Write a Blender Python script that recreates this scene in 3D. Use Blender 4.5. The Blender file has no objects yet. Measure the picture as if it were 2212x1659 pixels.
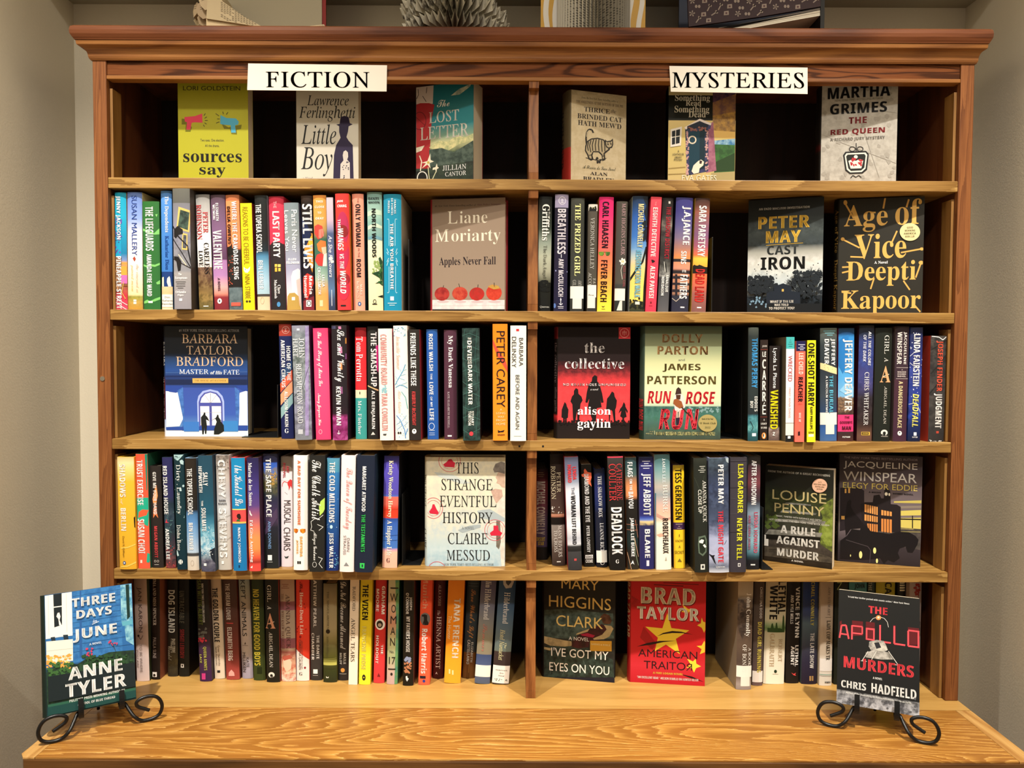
import bpy, math, random
from mathutils import Vector, Matrix
from mathutils.geometry import tessellate_polygon
sc = bpy.context.scene
COL = sc.collection
R = math.radians

# ------------------------------------------------------------------ camera
FPX, PITCH, ROLL = 1661.0, R(2.12), .0045
CAM = Vector((0, -1.56, 1.5))
_r = Vector((1, 0, 0)); _u = Vector((0, math.sin(PITCH), math.cos(PITCH))); CF = Vector((0, math.cos(PITCH), -math.sin(PITCH)))
CR = _r*math.cos(ROLL)+_u*math.sin(ROLL); CU = _u*math.cos(ROLL)-_r*math.sin(ROLL)
cd = bpy.data.cameras.new('camera'); cam = bpy.data.objects.new('camera', cd); COL.objects.link(cam)
cd.sensor_width = 36; cd.lens = FPX/2212*36; cd.clip_start = .02
cam.matrix_world = Matrix(((CR.x, CU.x, -CF.x, CAM.x), (CR.y, CU.y, -CF.y, CAM.y), (CR.z, CU.z, -CF.z, CAM.z), (0, 0, 0, 1)))
sc.camera = cam

def unp(px, py, Y=None, Z=None):
    "the point of the plane y=Y (or z=Z) seen at photograph pixel px, py"
    d = CF + CR*((px-1106)/FPX) - CU*((py-829.5)/FPX)
    t = (Y-CAM.y)/d.y if Y is not None else (Z-CAM.z)/d.z
    return CAM+d*t
def proj(P):
    d = Vector(P)-CAM; z = d.dot(CF)
    return 1106+FPX*d.dot(CR)/z, 829.5-FPX*d.dot(CU)/z

# ------------------------------------------------------------------ letters
# Blender's own built-in typeface also carries the mathematical alphabets: bold sans, bold serif, italic and script
UP, LO, DG = {'B': 0x1D5D4, 'G': 0x1D400, 'I': 0x1D434, 'C': 0x1D4D0}, {'B': 0x1D5EE, 'G': 0x1D41A, 'I': 0x1D44E, 'C': 0x1D4EA}, {'B': 0x1D7EC, 'G': 0x1D7CE}
def sign_of(st, c):
    if 'A' <= c <= 'Z' and st in UP: return chr(UP[st]+ord(c)-65)
    if st == 'I' and c == 'h': return chr(0x210E)
    if 'a' <= c <= 'z' and st in LO: return chr(LO[st]+ord(c)-97)
    if '0' <= c <= '9' and st in DG: return chr(DG[st]+ord(c)-48)
    return c
def outline(body, off=0):
    c = bpy.data.curves.new('letter', 'FONT'); c.body = body; c.size = 1; c.offset = off; c.resolution_u = 3
    o = bpy.data.objects.new('letter', c); m = o.to_mesh()
    V = [(v.co.x, v.co.y) for v in m.vertices]; T = [tuple(p.vertices) for p in m.polygons]
    o.to_mesh_clear(); bpy.data.objects.remove(o); bpy.data.curves.remove(c)
    return V, T
RAW = {}
def raw(st, c, off):
    k = (st, c, off)
    if k not in RAW:
        g = sign_of(st, c)
        if 'H' not in RAW: RAW['H'] = max(x for x, y in outline('H')[0])
        V, T = outline(g, off); W = outline(g+'H')[0]
        RAW[k] = (max(x for x, y in W)-RAW['H'], V, T)
    return RAW[k]
GC = {}
def glyph(st, c):
    key = (st, c)
    if key in GC: return GC[key]
    sh = 0; src = st; off = 0; asc = c.isascii() and c.isalpha()
    if st in ('R', 'RM'):
        if asc and c.isupper(): src = 'I'; sh = -.27
        elif asc: src = 'G'; off = -.011
        else: src = 'S'
    if st == 'BS': src = 'B'; sh = .2
    if st == 'SI': src = 'S'; sh = .2
    if st == 'GI': src = 'G'; sh = .22
    adv, vs, tr = raw(src, c, off)
    W = [(x+sh*y, y) for x, y in vs]
    if st == 'RM':
        n = len(W); W = W+[(x+.014, y+.003) for x, y in W]; tr = tr+[tuple(i+n for i in t) for t in tr]; adv += .014
    if st in ('B', 'BS') and asc:      # a little heavier, as display lettering is
        n = len(W); W = W+[(x+.03, y) for x, y in W]; tr = tr+[tuple(i+n for i in t) for t in tr]; adv += .03
    GC[key] = (adv, W, tr)
    return GC[key]
def text_geo(s, st, space=0.0):
    "vertices (0..1, 0..1 over the lettering's own box) and triangles of one line"
    V = []; T = []; x = 0
    for c in s:
        if c == ' ': x += .3+space; continue
        adv, vs, tr = glyph(st, c)
        o = len(V); V += [(x+a, b) for a, b in vs]; T += [tuple(o+i for i in t) for t in tr]; x += adv+space
    if not V: return [], []
    x0 = min(a for a, b in V); x1 = max(a for a, b in V); y0 = min(b for a, b in V); y1 = max(b for a, b in V)
    return [((a-x0)/(x1-x0), (b-y0)/(y1-y0)) for a, b in V], T

# ------------------------------------------------------------------ colours and materials
def lin(c): return c/12.92 if c <= .04045 else ((c+.055)/1.055)**2.4
def hx(h):
    if len(h) == 3: h = ''.join(c*2 for c in h)
    return tuple(lin(int(h[i:i+2], 16)/255) for i in (0, 2, 4))
def col2(s):
    if '/' in s:
        a, b = s.split('/'); return hx(a), hx(b)
    return hx(s), hx(s)
def mat(name):
    m = bpy.data.materials.new(name); m.use_nodes = True; nt = m.node_tree
    return m, nt, nt.nodes['Principled BSDF']
def plain(name, h, rough=.5, metal=0, spec=.5, bump=0, bscale=200, var=.0):
    m, nt, b = mat(name); c = hx(h)
    b.inputs['Base Color'].default_value = (*c, 1); b.inputs['Roughness'].default_value = rough
    b.inputs['Metallic'].default_value = metal; b.inputs['Specular IOR Level'].default_value = spec
    tc = nt.nodes.new('ShaderNodeTexCoord'); n = nt.nodes.new('ShaderNodeTexNoise'); n.inputs['Scale'].default_value = bscale; n.inputs['Detail'].default_value = 3
    nt.links.new(tc.outputs['Object'], n.inputs['Vector'])
    if var:
        mx = nt.nodes.new('ShaderNodeMix'); mx.data_type = 'RGBA'
        mx.inputs['A'].default_value = (*[x*(1-var) for x in c], 1); mx.inputs['B'].default_value = (*[min(1, x*(1+var)) for x in c], 1)
        nt.links.new(n.outputs['Fac'], mx.inputs['Factor']); nt.links.new(mx.outputs['Result'], b.inputs['Base Color'])
    if bump:
        bp = nt.nodes.new('ShaderNodeBump'); bp.inputs['Strength'].default_value = bump; bp.inputs['Distance'].default_value = .001
        nt.links.new(n.outputs['Fac'], bp.inputs['Height']); nt.links.new(bp.outputs['Normal'], b.inputs['Normal'])
    return m
def wood(name, axis, dark, mid, light, scale=1.0, rings=9.0, contrast=.5, rough=.38, seed=0, sharp=2.0, coat=.1, lat=7, spec=.4, saw=0, along=.9):
    "fir/oak board: long cathedral figure along one axis, fine pores over it"
    m, nt, b = mat(name); N = nt.nodes.new; L = nt.links.new
    tc = N('ShaderNodeTexCoord'); mp = N('ShaderNodeMapping'); L(tc.outputs['Object'], mp.inputs['Vector'])
    s = [lat*scale]*3; s[axis] = along*scale; mp.inputs['Scale'].default_value = s; mp.inputs['Location'].default_value = (seed*3.1, seed*1.7, seed*2.3)
    n1 = N('ShaderNodeTexNoise'); n1.inputs['Scale'].default_value = 1.6; n1.inputs['Detail'].default_value = 2.5; n1.inputs['Roughness'].default_value = .45; n1.inputs['Distortion'].default_value = .35
    L(mp.outputs['Vector'], n1.inputs['Vector'])
    mu = N('ShaderNodeMath'); mu.operation = 'MULTIPLY'; mu.inputs[1].default_value = rings*6.283; L(n1.outputs['Fac'], mu.inputs[0])
    if saw:      # early wood fades into late wood, then stops at a ragged line
        mu.inputs[1].default_value = rings
        m4 = N('ShaderNodeMapping'); L(tc.outputs['Object'], m4.inputs['Vector']); s4 = [230*scale]*3; s4[axis] = 16*scale; m4.inputs['Scale'].default_value = s4
        n4 = N('ShaderNodeTexNoise'); n4.inputs['Scale'].default_value = 1; n4.inputs['Detail'].default_value = 3; n4.inputs['Roughness'].default_value = .7; L(m4.outputs['Vector'], n4.inputs['Vector'])
        ad = N('ShaderNodeMath'); ad.operation = 'MULTIPLY_ADD'; ad.inputs[1].default_value = saw; L(n4.outputs['Fac'], ad.inputs[0]); L(mu.outputs[0], ad.inputs[2])
        fr = N('ShaderNodeMath'); fr.operation = 'FRACT'; L(ad.outputs[0], fr.inputs[0])
        mr = N('ShaderNodeMapRange'); mr.inputs['To Min'].default_value = 1; mr.inputs['To Max'].default_value = 0; L(fr.outputs[0], mr.inputs['Value'])
    else:
        sn = N('ShaderNodeMath'); sn.operation = 'SINE'; L(mu.outputs[0], sn.inputs[0])
        mr = N('ShaderNodeMapRange'); mr.inputs['From Min'].default_value = -1; L(sn.outputs[0], mr.inputs['Value'])
    pw = N('ShaderNodeMath'); pw.operation = 'POWER'; pw.inputs[1].default_value = sharp; L(mr.outputs[0], pw.inputs[0])
    mp2 = N('ShaderNodeMapping'); L(tc.outputs['Object'], mp2.inputs['Vector'])
    s2 = [420*scale]*3; s2[axis] = 14*scale; mp2.inputs['Scale'].default_value = s2
    n2 = N('ShaderNodeTexNoise'); n2.inputs['Scale'].default_value = 1; n2.inputs['Detail'].default_value = 3; L(mp2.outputs['Vector'], n2.inputs['Vector'])
    n3 = N('ShaderNodeTexNoise'); n3.inputs['Scale'].default_value = .5; n3.inputs['Detail'].default_value = 2; L(mp.outputs['Vector'], n3.inputs['Vector'])
    cr = N('ShaderNodeValToRGB'); cr.color_ramp.elements[0].color = (*hx(light), 1); cr.color_ramp.elements[1].color = (*hx(dark), 1)
    e = cr.color_ramp.elements.new(.45); e.color = (*hx(mid), 1)
    a = N('ShaderNodeMath'); a.operation = 'MULTIPLY_ADD'; a.inputs[1].default_value = contrast; L(pw.outputs[0], a.inputs[0])
    a2 = N('ShaderNodeMath'); a2.operation = 'MULTIPLY_ADD'; a2.inputs[1].default_value = .9; a2.inputs[2].default_value = -.27; L(n2.outputs['Fac'], a2.inputs[0])
    a3 = N('ShaderNodeMath'); a3.operation = 'MULTIPLY_ADD'; a3.inputs[1].default_value = .35; L(n3.outputs['Fac'], a3.inputs[0]); L(a2.outputs[0], a3.inputs[2])
    L(a3.outputs[0], a.inputs[2]); L(a.outputs[0], cr.inputs['Fac']); L(cr.outputs['Color'], b.inputs['Base Color'])
    b.inputs['Roughness'].default_value = rough; b.inputs['Specular IOR Level'].default_value = spec
    b.inputs['Coat Weight'].default_value = coat; b.inputs['Coat Roughness'].default_value = .3
    bp = N('ShaderNodeBump'); bp.inputs['Strength'].default_value = .12; bp.inputs['Distance'].default_value = .0008
    L(n2.outputs['Fac'], bp.inputs['Height']); L(bp.outputs['Normal'], b.inputs['Normal'])
    return m
M = {}
M['shelf'] = wood('honey_pine', 0, '7c5828', 'a27c42', 'bf9c60', 1.0, 16, .6, .42, 0, 1.1, .05, 6, .3, .5, .6)
M['desk'] = wood('golden_fir', 0, '905e24', 'b4823c', 'e4c07c', .8, 44, .95, .36, 5, .8, .12, 5.2, .4, 1.0, .8)
M['desk_back'] = wood('pale_fir', 0, '9c7238', 'b68c4a', 'c49a5a', 1.0, 5, .3, .38, 9, 2, .12)
M['desk_end'] = wood('fir_end_strip', 1, '9c6c34', 'b88c4e', 'c9a066', 1.0, 7, .5, .38, 3)
M['desk_front'] = wood('fir_edge', 0, '40260e', '5c3a18', '70491f', 1.0, 8, .5, .42, 2)  # darker wood colour stands in for shade on the front face
M['post'] = wood('red_fir_upright', 2, '5c3218', '804e29', '945f34', 1.1, 20, .45, .5, 1, 1.2, .0, 12, .25, .4, .5)
M['divider'] = wood('divider_fir', 2, '683c1c', '8a562c', '9e6a3a', 1.0, 12, .5, .38, 4, 2, .05, 7, .25)
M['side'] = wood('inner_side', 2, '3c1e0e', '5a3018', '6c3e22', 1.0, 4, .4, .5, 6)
M['cleat'] = wood('cleat_wood', 2, '6c481e', '8c6432', 'a47a44', 1.2, 4, .4, .5, 7)
M['crown'] = wood('crown_moulding', 0, '643a1b', '8a582a', '9a6834', .9, 6, .45, .5, 8, 2, .0, 7, .25)
M['crown_top'] = wood('crown_cap', 0, '4a2614', '6c3c20', '7a482a', .9, 6, .6, .55, 10, 2, .0, 7, .2)
M['frieze'] = wood('frieze_board', 0, '40200c', '6c3c1c', '7c4a26', 1.5, 12, .8, .6, 11, 3, .0, 6, .12)
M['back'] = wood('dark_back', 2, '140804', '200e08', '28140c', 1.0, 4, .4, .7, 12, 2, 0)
M['wall'] = plain('wall_paint', 'd8ceb8', .75, bump=.25, bscale=260, var=.03, spec=.25)
M['ceil'] = plain('ceiling_paint', '9c9480', .85, bump=.2, bscale=200)
M['floor'] = plain('floor_carpet', 'a08a6c', .95, bump=.5, bscale=500, var=.2)
M['paper'] = plain('white_card', 'e9e2d6', .6, var=.02)
M['black'] = plain('black_metal', '0c0c0c', .38, metal=.2, bump=.1, bscale=400)
M['bookend'] = plain('black_enamel', '0a0a0a', .45)
M['steel'] = plain('steel_plug', 'a8a49a', .3, metal=.9)
M['hole'] = plain('hole_black', '0a0705', .9)
def mk_pages():
    m, nt, b = mat('page_edges'); N = nt.nodes.new; L = nt.links.new
    tc = N('ShaderNodeTexCoord'); mp = N('ShaderNodeMapping'); mp.inputs['Scale'].default_value = (1400, 4, 4); L(tc.outputs['Object'], mp.inputs['Vector'])
    n = N('ShaderNodeTexNoise'); n.inputs['Scale'].default_value = 1; L(mp.outputs['Vector'], n.inputs['Vector'])
    cr = N('ShaderNodeValToRGB'); cr.color_ramp.elements[0].color = (*hx('a8977a'), 1); cr.color_ramp.elements[1].color = (*hx('e2d6bd'), 1)
    cr.color_ramp.elements[0].position = .3; cr.color_ramp.elements[1].position = .6
    L(n.outputs['Fac'], cr.inputs['Fac']); L(cr.outputs['Color'], b.inputs['Base Color']); b.inputs['Roughness'].default_value = .85
    return m
M['pages'] = mk_pages()
def mk_print(name, rough, coat):
    "printed paper: two printed inks per area, mottled by a noise the size of picture detail"
    m, nt, b = mat(name); N = nt.nodes.new; L = nt.links.new
    a1 = N('ShaderNodeAttribute'); a1.attribute_name = 'Col'; a2 = N('ShaderNodeAttribute'); a2.attribute_name = 'Col2'
    tc = N('ShaderNodeTexCoord'); n = N('ShaderNodeTexNoise'); n.inputs['Scale'].default_value = 75; n.inputs['Detail'].default_value = 5; n.inputs['Roughness'].default_value = .62
    L(tc.outputs['Object'], n.inputs['Vector'])
    mr = N('ShaderNodeMapRange'); mr.inputs['From Min'].default_value = .4; mr.inputs['From Max'].default_value = .6; L(n.outputs['Fac'], mr.inputs['Value'])
    mx = N('ShaderNodeMix'); mx.data_type = 'RGBA'; L(mr.outputs[0], mx.inputs['Factor']); L(a1.outputs['Color'], mx.inputs['A']); L(a2.outputs['Color'], mx.inputs['B'])
    L(mx.outputs['Result'], b.inputs['Base Color']); b.inputs['Roughness'].default_value = rough
    b.inputs['Specular IOR Level'].default_value = .22; b.inputs['Coat Weight'].default_value = coat; b.inputs['Coat Roughness'].default_value = .2
    return m
M['print'] = mk_print('printed_jacket', .5, .02)

# ------------------------------------------------------------------ objects
def empty(name, loc=(0, 0, 0), rot=(0, 0, 0)):
    o = bpy.data.objects.new(name, None); COL.objects.link(o); o.location = loc; o.rotation_euler = rot; o.empty_display_size = .05; return o
def tag(o, label=None, cat=None, group=None, kind=None):
    for k, v in (('label', label), ('category', cat), ('group', group), ('kind', kind)):
        if v: o[k] = v
    return o
class MB:
    "collects faces with two colours each; build() links them as one mesh object"
    def __init__(s): s.v = []; s.f = []; s.c = []; s.d = []
    def face(s, pts, c=None, d=None):
        o = len(s.v); s.v += [tuple(p) for p in pts]; s.f.append(tuple(range(o, o+len(pts))))
        c = c or (1, 1, 1); d = d or c
        if not isinstance(c[0], (tuple, list)): c = [c]*len(pts)
        if not isinstance(d[0], (tuple, list)): d = [d]*len(pts)
        s.c += c; s.d += d
    def tris(s, V, T, c, d):
        o = len(s.v); s.v += [tuple(p) for p in V]
        for t in T:
            s.f.append(tuple(o+i for i in t)); s.c += [c]*len(t); s.d += [d]*len(t)
    def box(s, x0, x1, y0, y1, z0, z1, c=None, d=None, bev=0):
        P = [(x0, y0, z0), (x1, y0, z0), (x1, y1, z0), (x0, y1, z0), (x0, y0, z1), (x1, y0, z1), (x1, y1, z1), (x0, y1, z1)]
        for q in ((0, 3, 2, 1), (4, 5, 6, 7), (0, 1, 5, 4), (1, 2, 6, 5), (2, 3, 7, 6), (3, 0, 4, 7)): s.face([P[i] for i in q], c, d)
    def prism(s, pts, z0, z1, c=None):
        n = len(pts)
        for i in range(n):
            a, b = pts[i], pts[(i+1) % n]; s.face([(a[0], a[1], z0), (b[0], b[1], z0), (b[0], b[1], z1), (a[0], a[1], z1)], c)
        s.face([(a[0], a[1], z0) for a in pts[::-1]], c); s.face([(a[0], a[1], z1) for a in pts], c)
    def tube(s, pts, r, c=None, n=8):
        P = [Vector(p) for p in pts]; rings = []
        up = Vector((0.1, 1, .05))
        for i, p in enumerate(P):
            t = (P[min(i+1, len(P)-1)]-P[max(i-1, 0)]).normalized(); a = t.cross(up)
            if a.length < 1e-4: a = t.cross(Vector((1, 0, 0)))
            a.normalize(); b = t.cross(a)
            rr = r if not isinstance(r, (list, tuple)) else r[i]
            rings.append([p+(a*math.cos(k*2*math.pi/n)+b*math.sin(k*2*math.pi/n))*rr for k in range(n)])
        for i in range(len(rings)-1):
            for k in range(n): s.face([rings[i][k], rings[i][(k+1) % n], rings[i+1][(k+1) % n], rings[i+1][k]], c)
        s.face(rings[0][::-1], c); s.face(rings[-1], c)
    def build(s, name, m, parent=None, bevel=0, smooth=False, merge=False):
        me = bpy.data.meshes.new(name); me.from_pydata(s.v, [], s.f); me.materials.append(m)
        if m.name.startswith('printed'):
            for nm, arr in (('Col', s.c), ('Col2', s.d)):
                at = me.color_attributes.new(nm, 'FLOAT_COLOR', 'CORNER')
                at.data.foreach_set('color', [x for q in arr for x in (q[0], q[1], q[2], 1)])
        me.update()
        if merge or bevel or smooth:
            import bmesh
            bm = bmesh.new(); bm.from_mesh(me); bmesh.ops.remove_doubles(bm, verts=bm.verts, dist=1e-6)
            bmesh.ops.recalc_face_normals(bm, faces=bm.faces); bm.to_mesh(me); bm.free()
        if smooth:
            me.polygons.foreach_set('use_smooth', [True]*len(me.polygons)); 
        o = bpy.data.objects.new(name, me); COL.objects.link(o)
        if parent: o.parent = parent
        if bevel:
            b = o.modifiers.new('bevel', 'BEVEL'); b.width = bevel; b.segments = 2; b.limit_method = 'ANGLE'
        return o
def catmull(P, n=6):
    P = [Vector(p) for p in P]; out = []
    for i in range(len(P)-1):
        a = P[max(i-1, 0)]; b = P[i]; c = P[i+1]; d = P[min(i+2, len(P)-1)]
        for k in range(n):
            t = k/n; out.append(.5*((2*b)+(c-a)*t+(2*a-5*b+4*c-d)*t*t+(3*b-a-3*c+d)*t**3))
    return out+[P[-1]]

# ------------------------------------------------------------------ printing on a book's face
LIFT0, DL = .00012, .000009
class Face:
    "a printable surface: pos(u, v, lift), u across 0..1, v down 0..1; q() turns photo-crop units into u, v"
    def __init__(s, pos, q, curved, mb): s.pos = pos; s.q = q; s.curved = curved; s.mb = mb; s.n = 0; s.L0 = LIFT0*(2.5 if curved else 1)
    def lift(s): s.n += 1; return s.L0+DL*s.n
    def bg(s, bands):  # on many spines the bands also carry shade cast by the shelf above
        st = []
        for b in bands.split():
            if ':' in b: p, c = b.split(':'); st.append((float(p)/100, col2(c)))
            else: st.append((None, col2(b)))
        if len(st) == 1: st = [(0, st[0][1]), (1, st[0][1])]
        if st[0][0] is None: st[0] = (0, st[0][1])
        if st[-1][0] is None: st[-1] = (1, st[-1][1])
        st = [(0, st[0][1])]+st if st[0][0] > 0 else st
        st = st+[(1, st[-1][1])] if st[-1][0] < 1 else st
        us = [i/10 for i in range(11)] if s.curved else [0, 1]
        for (v0, c0), (v1, c1) in zip(st, st[1:]):
            if v1-v0 < 1e-5: continue
            for a, b in zip(us, us[1:]):
                s.mb.face([s.pos(a, v1, 0), s.pos(b, v1, 0), s.pos(b, v0, 0), s.pos(a, v0, 0)], [c1[0], c1[0], c0[0], c0[0]], [c1[1], c1[1], c0[1], c0[1]])
        s.us = us
    def poly(s, pts, c):
        "pts in u, v; clipped to the face and cut into strips where the face is curved"
        c, d = col2(c) if isinstance(c, str) else c; L = s.lift()
        def clip(P, f):
            out = []
            for i in range(len(P)):
                a, b = P[i-1], P[i]; fa, fb = f(a), f(b)
                if (fa >= 0) != (fb >= 0): t = fa/(fa-fb); out.append((a[0]+(b[0]-a[0])*t, a[1]+(b[1]-a[1])*t))
                if fb >= 0: out.append(b)
            return out
        P = pts
        for f in (lambda p: p[0]-.004, lambda p: .996-p[0], lambda p: p[1]-.002, lambda p: .998-p[1]):
            P = clip(P, f)
            if len(P) < 3: return
        parts = [P]
        if s.curved:
            parts = []
            for k in range(10):
                Q = clip(clip(P, lambda p, k=k: p[0]-k/10), lambda p, k=k: (k+1)/10-p[0])
                if len(Q) >= 3: parts.append(Q)
        for Q in parts:
            T = tessellate_polygon([[Vector((a, b, 0)) for a, b in Q]])
            s.mb.tris([s.pos(a, b, L) for a, b in Q], T, c, d)
    def text(s, txt, st, c, box, horiz):
        V, T = text_geo(txt, st)
        if not V: return
        c, d = col2(c); L = s.lift()+(.0006 if s.curved else .00001)
        x0, y0, x1, y1 = box; xm, ym = (x0+x1)/2, (y0+y1)/2
        if horiz:
            u0 = s.q(x0, ym)[0]; u1 = s.q(x1, ym)[0]; v0 = s.q(xm, y0)[1]; v1 = s.q(xm, y1)[1]
            P = [(u0+(u1-u0)*a, v1+(v0-v1)*b) for a, b in V]
        else:
            u0 = s.q(x0, ym)[0]; u1 = s.q(x1, ym)[0]; v0 = s.q(xm, y0)[1]; v1 = s.q(xm, y1)[1]
            P = [(u0+(u1-u0)*b, v0+(v1-v0)*a) for a, b in V]
        P = [(min(.997, max(.003, a)), min(.999, max(.001, b))) for a, b in P]
        if s.curved and abs(u1-u0) > .26:      # wide letters follow the round of the spine
            def cut(Q, f):
                out = []
                for i in range(len(Q)):
                    a, b = Q[i-1], Q[i]; fa, fb = f(a), f(b)
                    if (fa >= 0) != (fb >= 0): t = fa/(fa-fb); out.append((a[0]+(b[0]-a[0])*t, a[1]+(b[1]-a[1])*t))
                    if fb >= 0: out.append(b)
                return out
            L -= .0003
            for t in T:
                tri = [P[i] for i in t]; k0 = int(min(p[0] for p in tri)*8); k1 = int(max(p[0] for p in tri)*8)
                if k0 == k1: s.mb.tris([s.pos(a, b, L) for a, b in tri], [(0, 1, 2)] if len(tri) == 3 else [tuple(range(len(tri)))], c, d); continue
                for k in range(k0, k1+1):
                    Q = cut(cut(tri, lambda p: p[0]-k/8), lambda p: (k+1)/8-p[0])
                    if len(Q) >= 3: s.mb.tris([s.pos(a, b, L) for a, b in Q], [tuple(range(len(Q)))], c, d)
            return
        s.mb.tris([s.pos(a, b, L) for a, b in P], T, c, d)
    def items(s, data, horiz):
        "one drawing per line"
        extra = []
        for ln in data:
            ln = ln.strip()
            if not ln: continue
            if ln[0] == '@':
                k, c, *r = ln[1:].split('|'); w = None
                if k in ('l', 'L'): w = float(r[0]); r = r[1:]
                nums = [float(x) for x in ','.join(r).split(',')]
                if k == 'p': s.poly([s.q(nums[i], nums[i+1]) for i in range(0, len(nums), 2)], c)
                elif k == 'r' or k == 'K':
                    x0, y0, x1, y1 = nums; xm = (x0+x1)/2
                    if k == 'K': extra.append(('spine_label', nums, c)); continue
                    n = 6; s.poly([s.q(x0+(x1-x0)*i/n, y0) for i in range(n+1)]+[s.q(x1-(x1-x0)*i/n, y1) for i in range(n+1)], c)
                elif k == 'o' or k == 'O':
                    cx, cy, rx, ry = nums[:4]
                    if k == 'O': extra.append(('sticker', nums, c)); continue
                    s.poly([s.q(cx+rx*math.cos(a*math.pi/12), cy+ry*math.sin(a*math.pi/12)) for a in range(24)], c)
                elif k == 'ring':
                    cx, cy, rx, ry, t = nums
                    P = [(cx+rx*math.cos(a*math.pi/14), cy+ry*math.sin(a*math.pi/14)) for a in range(29)]
                    s.line(P, t, c)
                elif k == 'l': s.line([(nums[i], nums[i+1]) for i in range(0, len(nums), 2)], w, c)
                elif k == 'n':
                    n, sz, x0, y0, x1, y1 = nums; rd = random.Random(int(n*7+x0+y0))
                    for _ in range(int(n)):
                        cx, cy = rd.uniform(x0, x1), rd.uniform(y0, y1); a0 = rd.random()*6
                        s.poly([s.q(cx+sz*rd.uniform(.4, 1)*math.cos(a0+i*1.05), cy+sz*rd.uniform(.4, 1)*math.sin(a0+i*1.05)) for i in range(6)], c)
                elif k == 't':   # branching bare tree: x, y of foot, height, spread
                    x, y, h, spd = nums[:4]; rd = random.Random(int(x+y))
                    def br(x, y, a, l, w, dep):
                        x2, y2 = x+l*math.sin(a), y-l*math.cos(a); s.line([(x, y), (x2, y2)], w, c)
                        if dep:
                            for q in range(3): br(x2, y2, a+rd.uniform(-1, 1)*spd, l*rd.uniform(.6, .85), w*.62, dep-1)
                    br(x, y, 0, h*.3, h*.055, 4)
            else:
                t, st, c, bx = ln.split('|'); hz = horiz
                if st.endswith('^'): st = st[:-1]; hz = True
                if st.endswith('>'): st = st[:-1]; hz = False
                s.text(t, st, c, [float(x) for x in bx.split(',')], hz)
        return extra
    def line(s, P, w, c):
        for (a, b), (e, f) in zip(P, P[1:]):
            L = math.hypot(e-a, f-b) or 1; nx, ny = -(f-b)/L*w/2, (e-a)/L*w/2; n = s.n
            s.poly([s.q(a+nx, b+ny), s.q(e+nx, f+ny), s.q(e-nx, f-ny), s.q(a-nx, b-ny)], c); s.n = n
        s.n += 1

# ------------------------------------------------------------------ books
SHZ = {0: 1.8545, 1: 1.59, 2: 1.3272, 3: 1.0598, 4: .7926}      # z of the boards the books stand on
ROWN = ['top shelf', 'second shelf', 'third shelf', 'fourth shelf', 'bottom shelf']
ZLIM = [2.08, 1.8305, 1.566, 1.302, 1.0335]; SPINES = []
SHELF_Y = {0: 387, 1: 672, 2: 952, 3: 1233, 4: 1510}
CROP = [0, 0, 1.0]; ROW = [0]; BOOKS = []
def crop(x, y, k): CROP[:] = [x, y, k]
def setback(ybot):
    z = SHZ[ROW[0]]; return unp(1106, ybot, Z=z).y
def S(xt0, xt1, xb0, xb1, yt, yb, bands, items, desc, k='h', s=None, side=None, d=None, yaw=0):
    "a book standing with its spine out; numbers in units of the current crop of the photograph"
    cx, cy, ck = CROP; P = lambda x, y: (cx+x/ck, cy+y/ck)
    row = ROW[0]; z0 = SHZ[row]
    if s is None: s = max(-.02, min(.12, setback(cy+yb/ck))) if row >= 3 else .012
    A, B = unp(*P(xt0, yt), Y=s), unp(*P(xt1, yt), Y=s); C, D = unp(*P(xb0, yb), Y=s), unp(*P(xb1, yb), Y=s)
    w = ((B-A).length+(D-C).length)/2-.0012; xt = (A.x+B.x)/2; xb = (C.x+D.x)/2
    h = (A.z+B.z)/2-z0; lean = math.atan2(xt-xb, (A.z+B.z)/2-(C.z+D.z)/2); h = h/math.cos(lean)-abs(math.sin(lean))*w/2
    h = min(h, ZLIM[row]-z0-abs(math.sin(lean))*w)
    d = min(d or min(.158, h*.66), .239-s)
    hard = k == 'h'; b = .0028 if hard else .0003; b = min(b, w*.12)
    root = empty('hardcover_book' if hard else 'paperback_book', (xb, s, z0+abs(math.sin(lean))*w/2+.0002), (0, lean, R(yaw)))
    SPINES.append((row, xb, w, math.tan(lean)*h, s, root))
    mb = MB()
    def pos(u, v, L):
        t = 2*u-1; return Vector((t*w/2, b*abs(t)**2.6-L, h*(1-v)))
    def q(x, y):
        f = (y-yt)/(yb-yt); xl = xt0+(xb0-xt0)*f; xr = xt1+(xb1-xt1)*f; return (x-xl)/(xr-xl), (y-yt)/(yb-yt)
    F = Face(pos, q, True, mb); F.bg(bands); ex = F.items(items.split('\n'), False)
    side = side or bands.split()[len(bands.split())//2].split(':')[-1]; c1, c2 = col2(side)
    t = .0026 if hard else .0006
    for sg in (-1, 1):
        xo, xi = sg*w/2, sg*(w/2-t)
        mb.box(min(xo, xi), max(xo, xi), b, d, 0, h, c1, c2)
    mb.box(-w/2+t, w/2-t, b*.6+.0006, b+t, 0, h, c1, c2)
    for zz in (0, h):
        pts = [pos(u/10, 1 if zz == 0 else 0, 0) for u in range(11)]; mb.face(pts if zz else pts[::-1], c1, c2)
    mb.build('cover', M['print'], root)
    pb = MB(); g = .0035 if hard else .0004
    pb.box(-w/2+t+.0001, w/2-t-.0001, b+t, d-g-.001, g, h-g); pb.build('page_block', M['pages'], root)
    finish(root, F, ex, desc, row, xb, False)
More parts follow.
